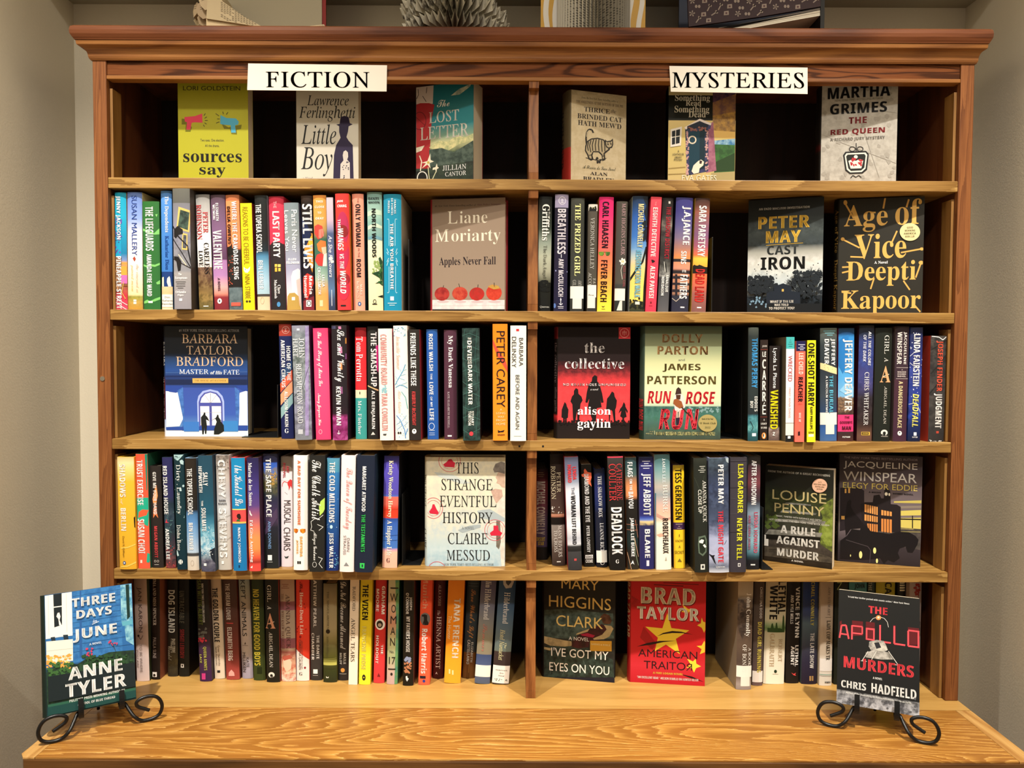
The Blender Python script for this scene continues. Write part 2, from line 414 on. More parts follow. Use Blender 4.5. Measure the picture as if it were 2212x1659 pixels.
def front_book(root, W, h, T, q, bands, items, hard, spine, spitems):
    mb = MB()
    def pos(u, v, L): return Vector((u*W, -L, h*(1-v)))
    face = Face(pos, q, False, mb); face.bg(bands); ex = face.items(items.split('\n'), True)
    bl = .007 if hard else .0; spine = spine or bands
    def pos2(u, v, L):
        if not hard: return Vector((-L, T*(1-u), h*(1-v)))
        ph = math.pi*u; return Vector((-(bl+L)*math.sin(ph), T*(.5+.5*math.cos(ph))+L*math.cos(ph)*.3, h*(1-v)))
    sp = Face(pos2, lambda x, y: (x/100, y/100), True, mb); sp.bg(spine); sp.items(spitems.split('\n'), False)
    c1, c2 = col2(spine.split()[0].split(':')[-1]); t = .0026 if hard else .0006
    mb.box(0, W, .00002, t, 0, h, c1, c2); mb.box(0, W, T-t, T, 0, h, c1, c2)
    if hard:
        for zz in (0, 1): mb.face([pos2(u/10, 1-zz, 0) for u in range(11)], c1, c2)
    mb.box(0, t, t, T-t, 0, h, c1, c2)
    mb.build('cover', M['print'], root)
    g = .0035 if hard else .0003
    pb = MB(); pb.box(t+.0001, W-g, t+.0001, T-t-.0001, g, h-g)
    pb.build('page_block', M['pages'], root)
    return face, ex
def F(xtl, xtr, xbl, xbr, ytl, ytr, sl, sr, T, bands, items, desc, k='h', spine=None, spitems='', px=None):
    "a book standing with its front cover out; sl, sr: how far its left and right edges stand behind the shelf edge"
    cx, cy, ck = CROP; P = lambda x, y: (cx+x/ck, cy+y/ck); row = ROW[0]; z0 = SHZ[row]
    A = unp(*P((xtl+xbl)/2, (ytl+1250)/2), Y=sl); B = unp(*P((xtr+xbr)/2, (ytr+1250)/2), Y=sr)
    W = math.hypot(B.x-A.x, B.y-A.y); yaw = math.atan2(B.y-A.y, B.x-A.x)
    h = (unp(*P(xtl, ytl), Y=sl).z+unp(*P(xtr, ytr), Y=sr).z)/2-z0
    hard = k == 'h'; root = empty('hardcover_book' if hard else 'paperback_book', (A.x, A.y, z0+.0002), (0, 0, yaw))
    ybl = (proj((A.x, A.y, z0))[1]-cy)*ck; ybr = (proj((B.x, B.y, z0))[1]-cy)*ck
    def q(x, y):
        f = (y-ytl)/(ybl-ytl); xl = xtl+(xbl-xtl)*f; xr = xtr+(xbr-xtr)*f; u = (x-xl)/(xr-xl)
        ta = ytl+(ytr-ytl)*u; tb = ybl+(ybr-ybl)*u; return u, (y-ta)/(tb-ta)
    face, ex = front_book(root, W, h, T, q, bands, items, hard, spine, spitems)
    finish(root, face, ex, desc, row, A.x, True)
def finish(root, F_, ex, desc, row, x, faceout):
    for nm, nums, c in ex:
        lb = MB(); a, b = col2(c); L = .0018 if nm == 'sticker' else .00045
        if nm == 'spine_label':
            x0, y0, x1, y1 = nums; n = 8
            us = [max(.0, min(1., F_.q(x0+(x1-x0)*i/n, (y0+y1)/2)[0])) for i in range(n+1)]
            v0 = F_.q((x0+x1)/2, y0)[1]; v1 = min(.999, F_.q((x0+x1)/2, y1)[1])
            for i in range(n):
                lb.face([F_.pos(us[i], v1, L), F_.pos(us[i+1], v1, L), F_.pos(us[i+1], v0, L), F_.pos(us[i], v0, L)], a, b)
        else:
            cx, cy, rx, ry = nums[:4]; pts = [F_.q(cx+rx*math.cos(i*math.pi/16), cy+ry*math.sin(i*math.pi/16)) for i in range(32)]
            lb.face([F_.pos(u, v, L) for u, v in pts][::-1], a, b)
            G = Face(F_.pos, F_.q, False, lb); G.L0 = L+.00004
            sc_ = rx/100
            for i, (tx, ww) in enumerate(STK.get(int(nums[4]) if len(nums) > 4 else 0, [])):
                yy = cy-ry*.5+ry*i*1.0/max(1, len(STK[int(nums[4])])-1); G.text(tx, 'B', "553", (cx-rx*ww, yy-ry*.1, cx+rx*ww, yy+ry*.12), True)
        lb.build(nm, M['print'], root)
    BOOKS.append((row, x, root, desc, faceout))
STK = {1: [('GOOD', .3), ('MORNING', .5), ('AMERICA', .6), ('BOOK CLUB', .45)], 2: [('Book of the Year', .6), ("'O' Book Club", .85), ('2022', .3)],
       3: [('#1', .2), ('NEW YORK TIMES', .8), ('BESTSELLING', .6), ('AUTHOR', .4)]}
# ================================================================== TOP SHELF
ROW[0] = 0
crop(0, 0, 3.16)
F(1210, 1692, 1222, 1697, 545, 545, .07, .07, .03, 'aca828', '''
LORI GOLDSTEIN|S|2a2a20|1248,588,1640,618
@p|6e6c14|1240,810,1280,815,1310,870,1300,900,1265,900,1268,850,1240,850
@p|6e6c14|1510,840,1560,870,1590,860,1650,850,1645,880,1615,885,1618,918,1580,915,1570,880,1530,880
@p|d8405a|1258,800,1330,793,1380,775,1382,838,1330,835,1308,838,1300,885,1272,885,1276,835,1262,830
@p|4fa6c4|1505,785,1545,805,1610,808,1630,830,1625,850,1605,855,1610,905,1578,905,1575,855,1520,850,1503,845
@l|222|4|1392,790,1402,775
@l|222|4|1396,808,1412,798
@l|222|4|1398,823,1418,823
@l|222|4|1396,838,1410,848
@l|222|4|1388,852,1396,865
@l|222|4|1495,792,1472,775
@l|222|4|1500,812,1482,812
@l|222|4|1498,832,1475,840
@l|222|4|1525,780,1520,762
@l|222|4|1545,782,1556,766
Two exes. One election.|S|333|1368,948,1530,966
All the drama.|S|333|1400,986,1497,1003
sources|G|111|1252,1048,1650,1108
say|G|111|1362,1142,1540,1212''', 'yellow-green book with pink and blue megaphones', 'p', px=1)
crop(500, 0, 3.16)
F(440, 865, 447, 868, 560, 560, .075, .075, .028, 'd2cdbf', '''
Lawrence|I|222|515,652,800,720
Ferlinghetti|I|222|460,722,845,830
Little|I|1c1c1c|475,848,715,985
Boy|I|1c1c1c|475,1005,690,1205
@p|2c2240|715,850,738,845,745,800,770,790,800,800,808,840,828,848,800,862,795,900,785,935,800,960,828,990,835,1240,695,1240,700,1060,715,990,745,940,735,900,735,862
@p|cfc8c0|760,1060,765,1035,780,1025,795,1040,797,1070,790,1090,808,1110,810,1240,742,1240,745,1120,765,1095
@n|2c2240|14|6|745,1100,808,1220
a Novel|I|222|487,1208,555,1228''', 'white book with a hatted man in silhouette', 'p')
F(1258, 1655, 1262, 1650, 588, 557, .10, .055, .05, '1c6c78 40:2a8088 50:7a9c88 56:c8c898 66:70805c/38483c 78:28302a/3c4a3c 22302a', '''
@p|d4c4bc|1240,560,1382,560,1376,705,1240,705
@l|222|4|1272,600,1276,640,1262,668
@l|222|4|1335,590,1330,632
@l|222|4|1305,650,1330,690
@p|d8d8b8/8a9a90|1500,655,1560,610,1640,580,1630,600,1560,650
@p|ac2a30|1240,712,1290,698,1350,700,1388,712,1370,800,1360,960,1352,1150,1240,1150
@ring|6c1c20|1285,820,44,60,5
@l|6c1c20|4|1255,790,1320,850
@p|e0d8a0/a8b080|1350,1005,1420,960,1480,970,1540,925,1600,940,1650,915,1650,960,1560,985,1480,1030,1380,1020
@p|30403a/54645a|1352,1020,1440,1010,1520,1040,1655,960,1655,1100,1352,1140
The|C|e8e8e0|1405,680,1492,728
LOST|RM|eee8dc|1350,755,1555,832
LETTER|RM|eee8dc|1290,855,1620,942
@l|e8e0c8|7|1290,1180,1300,1100,1285,1060
@p|ece4cc|1262,1005,1320,990,1300,1025,1262,1040
@p|ece4cc|1295,1110,1340,1098,1360,1045,1362,1090,1385,1102,1355,1112,1362,1150,1340,1122,1300,1150,1330,1112
@p|ece4cc|1378,1145,1396,1140,1405,1115,1410,1138,1420,1145,1405,1155,1402,1178,1394,1156,1376,1160
@o|c8b050|1346,1108,9,9
@l|d8d8b0|5|1400,1170,1370,1235
@l|d8d8b0|5|1345,1140,1355,1235
@p|141414|1262,1170,1340,1160,1352,1240,1262,1240
@ring|e0e0d8|1305,1215,34,44,7
JILLIAN|R|eee|1445,1125,1603,1160
CANTOR|R|eee|1462,1170,1603,1200''', 'teal and red book with white lettering and flowers', 'p', spine='ac2a30')
crop(1100, 0, 3.16)
F(425, 802, 420, 793, 618, 650, .05, .088, .045, 'cdbd9c/c2b08c', '''
@r|b7a684/cdbd9c|425,618,802,652
From the New York Times bestselling author of|I|554|492,672,745,690
THE SWEETNESS AT THE BOTTOM OF THE PIE|G|765|456,700,778,718
THRICE|G|2c2424|510,738,685,770
the|I|444|695,745,728,770
BRINDED CAT|G|2c2424|465,788,770,822
HATH MEW'D|G|2c2424|468,832,765,868
@l|2c2824|11|572,908,562,886,542,884,528,905,522,945,526,985
@l|cdbd9c|4|545,889,530,905,526,935
@p|2c2824|516,1000,528,965,556,946,600,940,640,950,668,975,690,990,684,1022,662,1040,650,1050,654,1092,632,1100,628,1062,606,1040,572,1040,566,1062,574,1090,556,1098,538,1088,530,1060,514,1030
@p|b0a080|524,1002,534,972,558,954,600,948,636,957,660,982,676,1000,672,1020,650,1034,640,1048,644,1086,636,1088,634,1056,612,1032,570,1032,556,1056,560,1086,548,1084,538,1056,522,1028
@l|1c1814|6|540,970,532,1000,538,1030
@l|1c1814|6|556,958,546,995,554,1040
@l|1c1814|6|574,952,564,990,568,1030
@l|1c1814|6|592,950,584,990,588,1030
@l|1c1814|6|610,950,606,990,610,1030
@l|1c1814|6|628,956,628,995,632,1036
@l|1c1814|6|646,966,650,1000,650,1032
@l|1c1814|5|542,1062,560,1058
@l|1c1814|5|634,1066,650,1062
@p|2c2824|652,985,650,950,664,962,690,958,706,944,708,985,700,1008,676,1014,658,1004
@p|b0a080|660,984,658,966,668,970,690,968,700,960,700,984,694,1000,676,1006,664,998
@l|1c1814|4|668,972,672,980
@l|1c1814|4|690,970,686,978
@o|1c1814|672,985,5,5
@o|1c1814|692,982,5,5
@l|2c2824|5|520,1078,600,1095,660,1080
@n|2c2824|7|12|590,1080,635,1112
A Flavia de Luce Novel|C|443|500,1135,725,1160
ALAN|G|2c2424|550,1176,668,1199
BRADLEY|G|2c2424|502,1212,712,1237''', 'aged cream book with a striped cat drawing', 'h', spine='5c5038 60:5c5038 60:9c2c24 9c2c24', spitems='''
HATH MEW'D|G|111|20,20,50,80''')
F(1088, 1547, 1083, 1541, 590, 590, .06, .06, .03, 'c9bb8a 9:c9bb8a 9:1c1e18 34:1c1e18 34:d8c080 60:cdb870 100:c8b078', '''
@p|3a2c50/6c4a5c|1388,590,1547,590,1547,780,1388,790
@p|a87c50/7a5a58|1388,700,1547,640,1547,760,1388,800
@p|c89c50/8a6a48|1388,790,1547,760,1547,900,1388,890
@p|e0b868|1395,890,1547,900,1547,950,1395,935
@p|3c74a4/9cc0cc|1400,960,1547,945,1547,990,1400,985
@p|3c6c34/2c5028|1400,985,1547,990,1547,1180,1400,1180
@p|26401f|1400,1110,1547,1040,1547,1165,1400,1175
@p|a89868|1380,1180,1547,1170,1547,1240,1380,1240
@p|a86c80/8c5068|1345,860,1392,830,1410,1100,1415,1165,1345,1180
@p|40406c/203040|1200,880,1300,810,1378,850,1372,880,1360,880,1360,1170,1215,1200
@p|e4d8d0|1195,870,1300,810,1380,842,1375,856,1300,828,1205,885
@p|1c2434|1215,862,1300,826,1360,852,1355,868,1215,885
@p|103848|1225,905,1335,880,1335,1150,1230,1170
@p|0c2834|1300,890,1335,880,1335,1150,1300,1160
@ring|e8d8c0|1250,955,24,24,9
@n|c89c98|40|9|1208,890,1225,1190
@n|c89c98|36|9|1340,870,1358,1160
@n|8a5a50|22|10|1225,870,1350,895
@p|e0d8cc|1100,885,1178,865,1172,995,1100,1005
@p|14181c|1110,897,1166,882,1162,978,1110,990
@l|e0d8cc|5|1136,885,1134,995
@l|e0d8cc|5|1105,940,1172,928
@p|ece0cc|1245,1170,1258,1130,1290,1100,1310,1090,1330,1105,1325,1130,1300,1150,1295,1180,1260,1188
@p|3c2c28|1300,1095,1318,1100,1312,1120,1298,1118
A|S|333|1150,1025,1160,1040
LIGHTHOUSE|S|333|1115,1047,1192,1062
LIBRARY|S|333|1128,1068,1178,1082
MYSTERY|S|333|1125,1086,1182,1100
@l|a08850|4|1088,1150,1205,1140
@l|a08850|4|1085,1190,1205,1185
Something|G|e0dccc|1130,648,1368,702
Read|G|e0dccc|1203,686,1308,724
Something|G|e0dccc|1127,724,1364,782
Dead|G|e0dccc|1222,760,1340,803
EVA GATES|S|e8e0c8|1180,1196,1415,1236''', 'book picturing a cottage door and pug', 'p')
crop(1500, 0, 3.107)
F(858, 1370, 845, 1350, 572, 553, .08, .05, .04, 'bab5ab/a8a298', '''
@n|a09a90|50|22|860,560,1360,1200
@l|a49e94|3|860,900,1000,960,1360,1100
@l|a49e94|3|900,700,1350,760
@l|a49e94|3|1100,760,1240,1190
MARTHA|B|1c1a1c|896,580,1318,655
NEW YORK TIMES BESTSELLING AUTHOR|S|776|945,660,1268,675
GRIMES|B|1c1a1c|912,690,1295,760
THE|B|8c2428|1038,785,1160,828
RED QUEEN|B|8c2428|915,862,1280,905
A RICHARD JURY MYSTERY|B|8a847c|912,920,1280,945
@l|161616|5|1088,960,1088,1020
@ring|161616|1062,1000,20,15,5
@ring|161616|1114,1000,20,15,5
@p|161616|1000,1040,1015,1018,1155,1014,1172,1035,1160,1140,1130,1165,1045,1168,1015,1145
@p|d8d4cc|1010,1045,1022,1028,1150,1024,1162,1040,1150,1132,1125,1155,1048,1158,1024,1138
@p|1c1e1a|1020,1050,1030,1038,1142,1034,1151,1046,1142,1126,1120,1145,1052,1148,1034,1130
@p|e0dcd4|1035,1080,1060,1070,1085,1080,1110,1068,1135,1078,1122,1130,1050,1132
@o|e0dcd4|1085,1053,13,12
@n|b02830|16|11|1045,1065,1125,1110
@l|161616|5|1050,1195,1065,1178,1085,1190,1105,1178,1122,1192''', 'grey-white book with a crown emblem', 'h', spine='16110f 55:16110f 60:40100e 64:16110f', spitems='''
MARTHA GRIMES|B|2c2824|40,15,70,50''')

# ================================================================== SECOND SHELF
ROW[0] = 1
crop(200, 380, 5.183)
S(236, 374, 257, 388, 185, 1490, '1a9cc0 20:1fa6c8 52:1a7ca8 52:1a7ca8 58:7a8cc0 60:d8983c 70:d070a0 78:7a5040/a07850 88:c03040 100:d84868', '''
@r|19a0c4/2c90c0|225,480,322,900
@n|6a50a8|26|16|228,470,320,900
@n|46306c|18|12|228,520,300,960
@r|6e4a3a/94705a|230,900,325,1290
@r|e8a040|322,1005,388,1105
@r|e46ab0|322,1105,388,1200
@n|c89060|16|14|240,1000,330,1260
@l|8a4a28|10|232,1215,385,1225
@l|e8e4e0|7|240,1350,388,1440
@l|e8e4e0|7|240,1400,380,1490
@l|c8a850|8|350,1180,330,1300,370,1370
JENNY JACKSON|B|fff|255,225,316,708
PINEAPPLE STREET|B|fff|264,895,326,1482''', 'teal and pink hardcover with bold white lettering', s=.012)
S(380, 548, 386, 560, 182, 1490, '6480c4 22:8aa4dc 42:e8e6ea 60:f6efe4 87:f2dca4 89:a8a44c/7c7c30 94:a88c40/c8a050 c09038/a87c30', '''
SUSAN MALLERY|S|26408c|437,222,498,885
@p|a84838|470,895,486,925,470,955,448,920
the vineyard at|I|dc9c8c|482,985,520,1300
painted moon|I|dcae5c|424,990,462,1285
@r|f4ecd8|458,1378,492,1400
@r|f4ecd8|458,1405,492,1428''', 'pale blue to cream book with blue lettering')
S(553, 738, 562, 762, 285, 1492, '2f6c34 2c6832', '''
@p|7cc46c|555,585,600,600,650,620,690,640,735,590,762,570,762,700,745,650,700,655,640,650,590,620,555,612
@p|7cc46c|560,985,610,1000,660,985,700,990,765,960,765,985,700,1015,640,1005,600,1020,562,1005
@p|7cc46c|700,430,725,425,715,460
@p|7cc46c|712,1190,755,1160,755,1205,725,1210
@p|7cc46c|564,1400,610,1380,640,1400,700,1370,764,1345,764,1375,700,1400,640,1410,566,1425
THE LIFEGUARDS|B|fff|590,345,682,835
AMANDA EYRE WARD|B|fff|606,872,664,1342
@r|e8f0e0|622,1395,675,1418''', 'green splash-patterned book with white lettering')
S(752, 885, 772, 894, 150, 1490, '5a94dc 20:4c8ad4 67.9:3c78c4 67.9:1c3c78 80.5:1c3c78 80.5:e4c498 86.5:e0b888 86.5:e4c498 100:e8d0b0', '''
@p|f0ead8|836,1135,860,1110,868,1130,872,1170,880,1228,850,1230,832,1180
@p|e8dcc0|772,1125,795,1118,798,1230,772,1230
The Dependents|G|f4f8fc|800,210,854,616
Katharine Dion|G|1c4c9c|812,655,856,1036
@K|f0ece0|773,1318,893,1458
Dion,|S^|222|808,1338,872,1362
Katherin|S^|222|780,1376,892,1398
Dependen|S^|222|774,1414,892,1440''', 'narrow blue book with white and navy lettering', side='3c6cb0')
S(887, 1082, 905, 1106, 140, 1495, '66665f 12:5c5c58 12:787880 30:88889a 52:8c8c96/707078 68:8c8c92 70:9c9898 100:8e8a92', '''
@p|dcb868|962,345,1098,388,1080,632,936,588
@p|26342e/4a6054|982,378,1082,408,1066,608,954,570
@p|dcb868|1008,640,1062,650,1062,830,998,825
@p|70707c/30383c|1018,660,1052,666,1050,812,1010,808
@p|1c1a1c|905,600,950,560,1010,600,1012,650,960,660,930,700,905,680
@l|1c1a1c|14|890,560,960,680,1060,780,1105,1010
@l|1c1a1c|10|890,700,1000,860,1100,1030
@p|1c1a1c|900,900,960,905,995,960,985,1060,955,1070,935,960,905,930
@l|241c18|9|900,930,1100,1035
@l|e0d0b0|9|960,880,1050,1000
The|G^|f8f8f8|960,1090,1000,1115
Europeans|G^|f8f8f8|915,1130,1062,1162
@l|333|5|925,1188,1045,1188
@l|333|5|935,1210,1040,1210
@l|333|5|930,1235,1040,1235
@l|333|5|950,1257,1018,1257
Orlando|G^|f8f8f8|925,1288,1048,1315
Figes|G^|f8f8f8|950,1325,1020,1352
@r|f4f4f4|970,1376,1004,1404''', 'thick grey book with a framed-painting picture', s=-.012, side='4a4644')
S(1145, 1305, 1186, 1350, 208, 1490, '7c7a78 8:a8a6a4 25:c8c4c4 40:f0eeec 55:e8e4e0 63:d8d0cc 63:5c4038/8a6c54 80:5a4028/8a7048 88:a88850/6c5830 100:54502c', '''
PETER|G|b43c40|1238,400,1292,635
ROBINSON|G|b43c40|1158,320,1222,708
CARELESS|G|161214|1250,745,1308,1092
LOVE|G|161214|1184,830,1236,1002
@r|e8e8e0|1240,1445,1300,1455''', 'grey-white moorland book with red and black lettering', side='4a4646')
S(1310, 1478, 1360, 1520, 212, 1490, '4c3a44 10:6a5068 30:7c5c80 45:6a4868 56:5c3c58 57:a878ac 70:b080b4 80:e0a8a8 86:d88878 89:8c2c34 100:782830', '''
ELIZABETH|B|fff|1380,305,1412,500
WETMORE|B|fff|1342,320,1370,488
VALENTINE|B|fff|1348,605,1450,1036
A NOVEL|BS|4c3040|1402,1132,1430,1282
@o|f4e8e0|1422,1392,26,30
@o|222|1422,1392,7,14''', 'purple hardcover with one large white title word')
S(1480, 1636, 1526, 1682, 212, 1490, 'b06840 5:bc7048 5.2:f0905c 40:f08c58 46:e07c50 48:201c1a/3a3430 80:1c1a1a 81:56666c/6c7c80 100:4c5a5e/687478', '''
@n|1c1a18|40|22|1510,790,1600,870
@n|c86048|20|9|1515,880,1570,1230
@l|1c1a18|14|1555,760,1550,860
WHERE THE CRAWDADS SING|B|fff|1572,285,1626,1150
DELIA OWENS|B|1c1614|1506,340,1546,756
@r|f05c4c|1550,1408,1660,1446''', 'orange and black hardcover with white and black lettering', side='a86440')
S(1645, 1786, 1690, 1818, 306, 1490, 'f6dc1c', '''
REASONS TO BE CHEERFUL|S|8c7418|1684,348,1746,985
NINA STIBBE|S|7c6818|1708,1095,1764,1365
@p|fff8e8|1690,1010,1712,1030,1740,1035,1765,1008,1760,1050,1735,1078,1705,1072,1690,1045
@o|222|1708,1040,5,5
@o|3c3418|1728,1395,13,13
@o|3c3418|1760,1395,13,13''', 'bright yellow paperback with dim brown lettering', 'p', side='8c1c1c')
crop(540, 380, 5.183)
S(40, 190, 82, 222, 218, 1495, '1c2020 38:1c1c1c 48:1c2830 53:4c84a8 62:7cacc8 75:a8c8dc 86:a8c4d0 86:4c4844 88:3c3834 88.5:d8c4a0 100:dcc8ac', '''
THE TOPEKA SCHOOL|B|fff|62,318,132,856
BEN LERNER|B|e8f2fa|92,940,150,1262
@ring|c8ac8c|138,1390,20,36,4''', 'black-topped book fading to pale blue, white lettering')
S(198, 378, 240, 402, 230, 1492, '9c1c30 7:9c1c30 7.2:d83650 41:d02c44 44:5c1c28 46:2c2426 100:262224', '''
@p|2c2426|215,770,250,730,330,720,385,760,385,900,215,900
@p|d83650|205,320,250,300,340,310,375,330,375,760,330,735,250,735,215,770
THE|S|f0b0b4|260,285,298,360
LAST PARTY|B|fff|254,395,336,908
@r|f0c454|276,980,305,1010
@r|f4d070|312,982,345,1012
@r|e8b040|278,1018,306,1064
@r|f0c454|318,1022,344,1060
Clare|G|f4f0f0|312,1212,344,1310
Mackintosh|G|f4f0f0|274,1155,306,1362
@o|4c8cc0|322,1428,20,28''', 'red and black hardcover with white lettering')  # dark red top and its rounded edge paint the shelf's shadow
S(370, 542, 410, 576, 300, 1494, '7c8c94 30:8c9498 48:989cb0 62:a4a4c0 75:c4c4d8 88:dcd8dc 100:c8b890', '''
@p|e8e0e4|460,1120,480,1060,540,1030,560,1050,560,1150,520,1180,540,1400,480,1380
@p|e8bcb8|520,1160,560,1140,575,1400,555,1450
@p|b8964c|415,1340,440,1305,500,1300,545,1340,570,1494,410,1494
Paris Never|S|fff|470,380,532,850
Leaves You|S|fff|384,385,436,832
ELLEN|B^|fff|425,916,520,940
FELDMAN|B^|fff|402,950,552,978
@r|f4f0e4|468,1348,505,1384''', 'shorter grey book with white lettering and pale leg')
S(566, 692, 590, 724, 222, 1500, '3c2a20 6:20160f 30:12121a 70:1c1424 80:301420 100:501824', '''
@p|d88c2c|660,640,700,640,715,960,700,1080,640,900,605,820,640,740
@p|f0c040|650,700,690,660,705,760,680,860
@p|182448|575,470,640,540,690,660,620,800,580,760
@p|c8342c|590,1130,640,1085,710,1120,715,1200,640,1400,590,1300
@p|7c2834|585,1400,720,1340,724,1500,588,1500
STILL LIVES|B|fff|588,315,700,1032
@l|4c8ce0|8|600,880,648,885
@l|4c8ce0|8|600,990,640,1025
Maria|B|fff|664,1115,704,1320
Hummel|B|fff|602,1115,644,1356
@r|f4f0ec|628,1388,690,1460
@ring|161214|660,1422,22,26,8''', 'black multicoloured book with huge white lettering')
S(696, 852, 732, 882, 216, 1503, 'ec9c48 20:e0a050 30:b49458 38:3c6450 55:3c6858 60:70988c 72:a0b8a8 80:d8ac78 86:f0a058 100:f0a458', '''
@p|c8443c|715,560,760,540,810,560,832,640,810,690,760,710,715,640
@p|d88070|770,600,820,590,830,670,790,700,768,690
@p|e07838|745,760,790,718,850,730,856,830,800,860,760,830
@p|f0c0a0|800,800,855,790,858,880,820,890
@p|c83c38|722,940,745,880,800,860,830,880,812,1010,760,1000
@p|e8e0d8|826,880,862,860,862,1010,815,1010
THIS|B^|fff4e0|735,275,820,300
CLOSE|B^|fff4e0|720,335,834,360
TO|B^|fff4e0|755,400,800,425
OKAY|B^|fff4e0|730,462,830,489
LEESA|B|fff|810,1108,838,1240
CROSS-SMITH|B|fff|760,1025,794,1322
@r|f8d0a0|780,1390,818,1460''', 'orange and teal book with painted faces')
S(846, 936, 882, 956, 240, 1500, 'd8c4d0 20:c8b4c8 28:8c8cb0 32:4c5c84 50:58648c 70:4c6080 82:5878a0 90:445070 100:2c3450', '''
As She Recovers|SI|f4f4fc|882,665,926,1130
@o|f4ecdc|905,920,26,20
@o|f4ecdc|925,955,18,16
@l|f0f0f8|6|915,1270,918,1450''', 'very narrow lilac and slate-blue book', 'p')
S(946, 1106, 976, 1132, 198, 1506, 'e63a34 50:e43c38 100:e0383c', '''
@o|b83058|1035,590,72,190
@o|8c2224|1030,625,74,76
@o|c22c50|1035,870,74,190
@o|d43438|1040,790,60,60
@o|98242c|1045,1160,76,74
@o|c83048|1050,1270,66,126
JADE|B^|fff|968,272,1042,300
CHANG|B^|fff|975,322,1082,352
THE|B|fff|980,485,1014,585
WANGS|BS|fff|980,590,1048,836
VS. THE|BS|fff|1004,875,1054,1045
WORLD|BS|fff|1008,1065,1078,1320
@r|222|1014,1448,1075,1466''', 'red hardcover patterned with overlapping dark ovals', s=-.003, side='d88030')
S(1136, 1272, 1156, 1290, 200, 1498, 'f6a088 100:f8a48c', '''
THE|S|5c4038|1200,245,1218,300
ONLY WOMAN|B|2c2428|1182,315,1240,786
IN THE|S|5c4038|1208,805,1230,905
ROOM|B|2c2428|1192,925,1245,1126
MARIE|B|fcdccc|1236,1210,1260,1325
BENEDICT|B|fcdccc|1196,1175,1222,1362
@o|2c5890|1228,1424,20,24
@o|f4f4f4|1228,1424,8,12''', 'salmon-pink hardcover with dark lettering', side='2c4450')
S(1306, 1474, 1322, 1494, 182, 1502, '7ca8a4 14:98bcb0 18:a8ccbc 26:88b4ac 30:8cb0a8 38:7ca8a4 42:dce4c8 60:ece6c0 100:e8e0b0', '''
@p|c0d8c4|1310,400,1400,370,1470,390,1478,440,1400,430,1312,450
@p|c8dcc8|1315,560,1400,520,1480,560,1482,590,1400,570,1316,600
@p|6c9cac|1318,680,1400,660,1484,690,1484,720,1400,700,1318,710
@n|90a860|34|18|1365,950,1480,1100
@p|26482c|1440,920,1460,900,1490,960,1492,1100,1470,1040
@p|1c4024|1360,1085,1450,1060,1490,1050,1492,1170,1440,1130
@p|1c4024|1400,1200,1450,1175,1493,1160,1493,1230,1450,1195
@p|1c2820|1430,1345,1494,1325,1494,1360
@n|3c6a38|20|14|1440,960,1492,1200
DANIEL|B^|1c2020|1324,240,1452,268
MASON|B^|1c2020|1324,282,1450,308
NORTH WOODS|B|141818|1364,365,1412,906
@ring|222|1396,1400,16,22,6
@r|222|1368,1424,1425,1434''', 'pale green landscape book with black lettering')
S(1490, 1694, 1496, 1700, 204, 1504, '1a8cae 50:1890b4 100:168ab0', '''
FRANCES|B|e8f8fc|1614,270,1636,422
DE PONTES|B|e8f8fc|1580,252,1602,438
PEEBLES|B|e8f8fc|1542,280,1564,416
THE AIR YOU BREATHE|B|fff|1570,530,1608,1265
@l|bce4f0|5|1532,485,1550,480,1556,500,1556,780
@l|bce4f0|5|1648,485,1630,480,1626,500,1626,780
@l|bce4f0|5|1556,1010,1556,1290,1548,1306,1534,1300
@l|bce4f0|5|1632,1010,1632,1290,1640,1306,1652,1300
@l|bce4f0|6|1552,860,1530,810
@l|bce4f0|6|1548,880,1528,850
@l|bce4f0|6|1632,860,1650,810
@l|bce4f0|6|1636,880,1654,850
@l|bce4f0|6|1552,915,1530,960
@l|bce4f0|6|1552,940,1530,1000
@l|bce4f0|6|1636,915,1656,960
@l|bce4f0|6|1634,940,1652,1000
@r|f4fcff|1570,1345,1612,1390
@l|e0f0f8|6|1540,1420,1644,1420
@l|e0f0f8|6|1560,1442,1622,1442''', 'turquoise hardcover with fine white scroll lines', side='b4aa98', d=.17)
crop(840, 380, 5.183)
F(480, 1300, 489, 1305, 268, 240, .06, .035, .034, '84705f 20:8e7a68 50:8a7664 85:8c7866 88:8c7866', '''
@p|9a8674|490,580,640,540,900,500,1100,420,1300,380,1300,1380,490,1380
#1 New York Times bestselling author of|I|1c1814|512,322,975,348
Nine Perfect Strangers|I|5c2c34|985,308,1245,334
Liane|R|efe6d2|658,392,1102,530
Moriarty|R|efe6d2|518,592,1250,770
Apples Never Fall|G|20141c|565,905,1200,1020
@r|e8dcdc/d8c8cc|480,1388,1310,1494
@r|14100f|480,1494,1310,1560
@l|c0b0b0|4|480,1455,1310,1450
@o|c8b4b8|612,1410,70,14
@o|c8b4b8|806,1410,70,14
@o|c8b4b8|998,1410,70,14
@o|c8b4b8|1190,1410,70,14
@o|8c2020/b03830|600,1322,84,76
@o|a82c24/c04c38|802,1318,87,76
@o|b82824/a02c24|992,1322,84,74
@o|b83420/d04430|1182,1308,87,86
@p|b89848/c08040|1110,1240,1160,1215,1230,1230,1250,1260,1180,1270
@l|1c1410|6|614,1250,618,1225
@l|1c1410|6|800,1248,788,1205
@l|1c1410|6|1002,1252,1006,1215
@l|1c1410|6|1186,1240,1184,1195''', 'brown-grey book picturing four red apples', 'h', spine='9c2430')  # lighter slanted polygon paints the lit area below the shelf's shadow
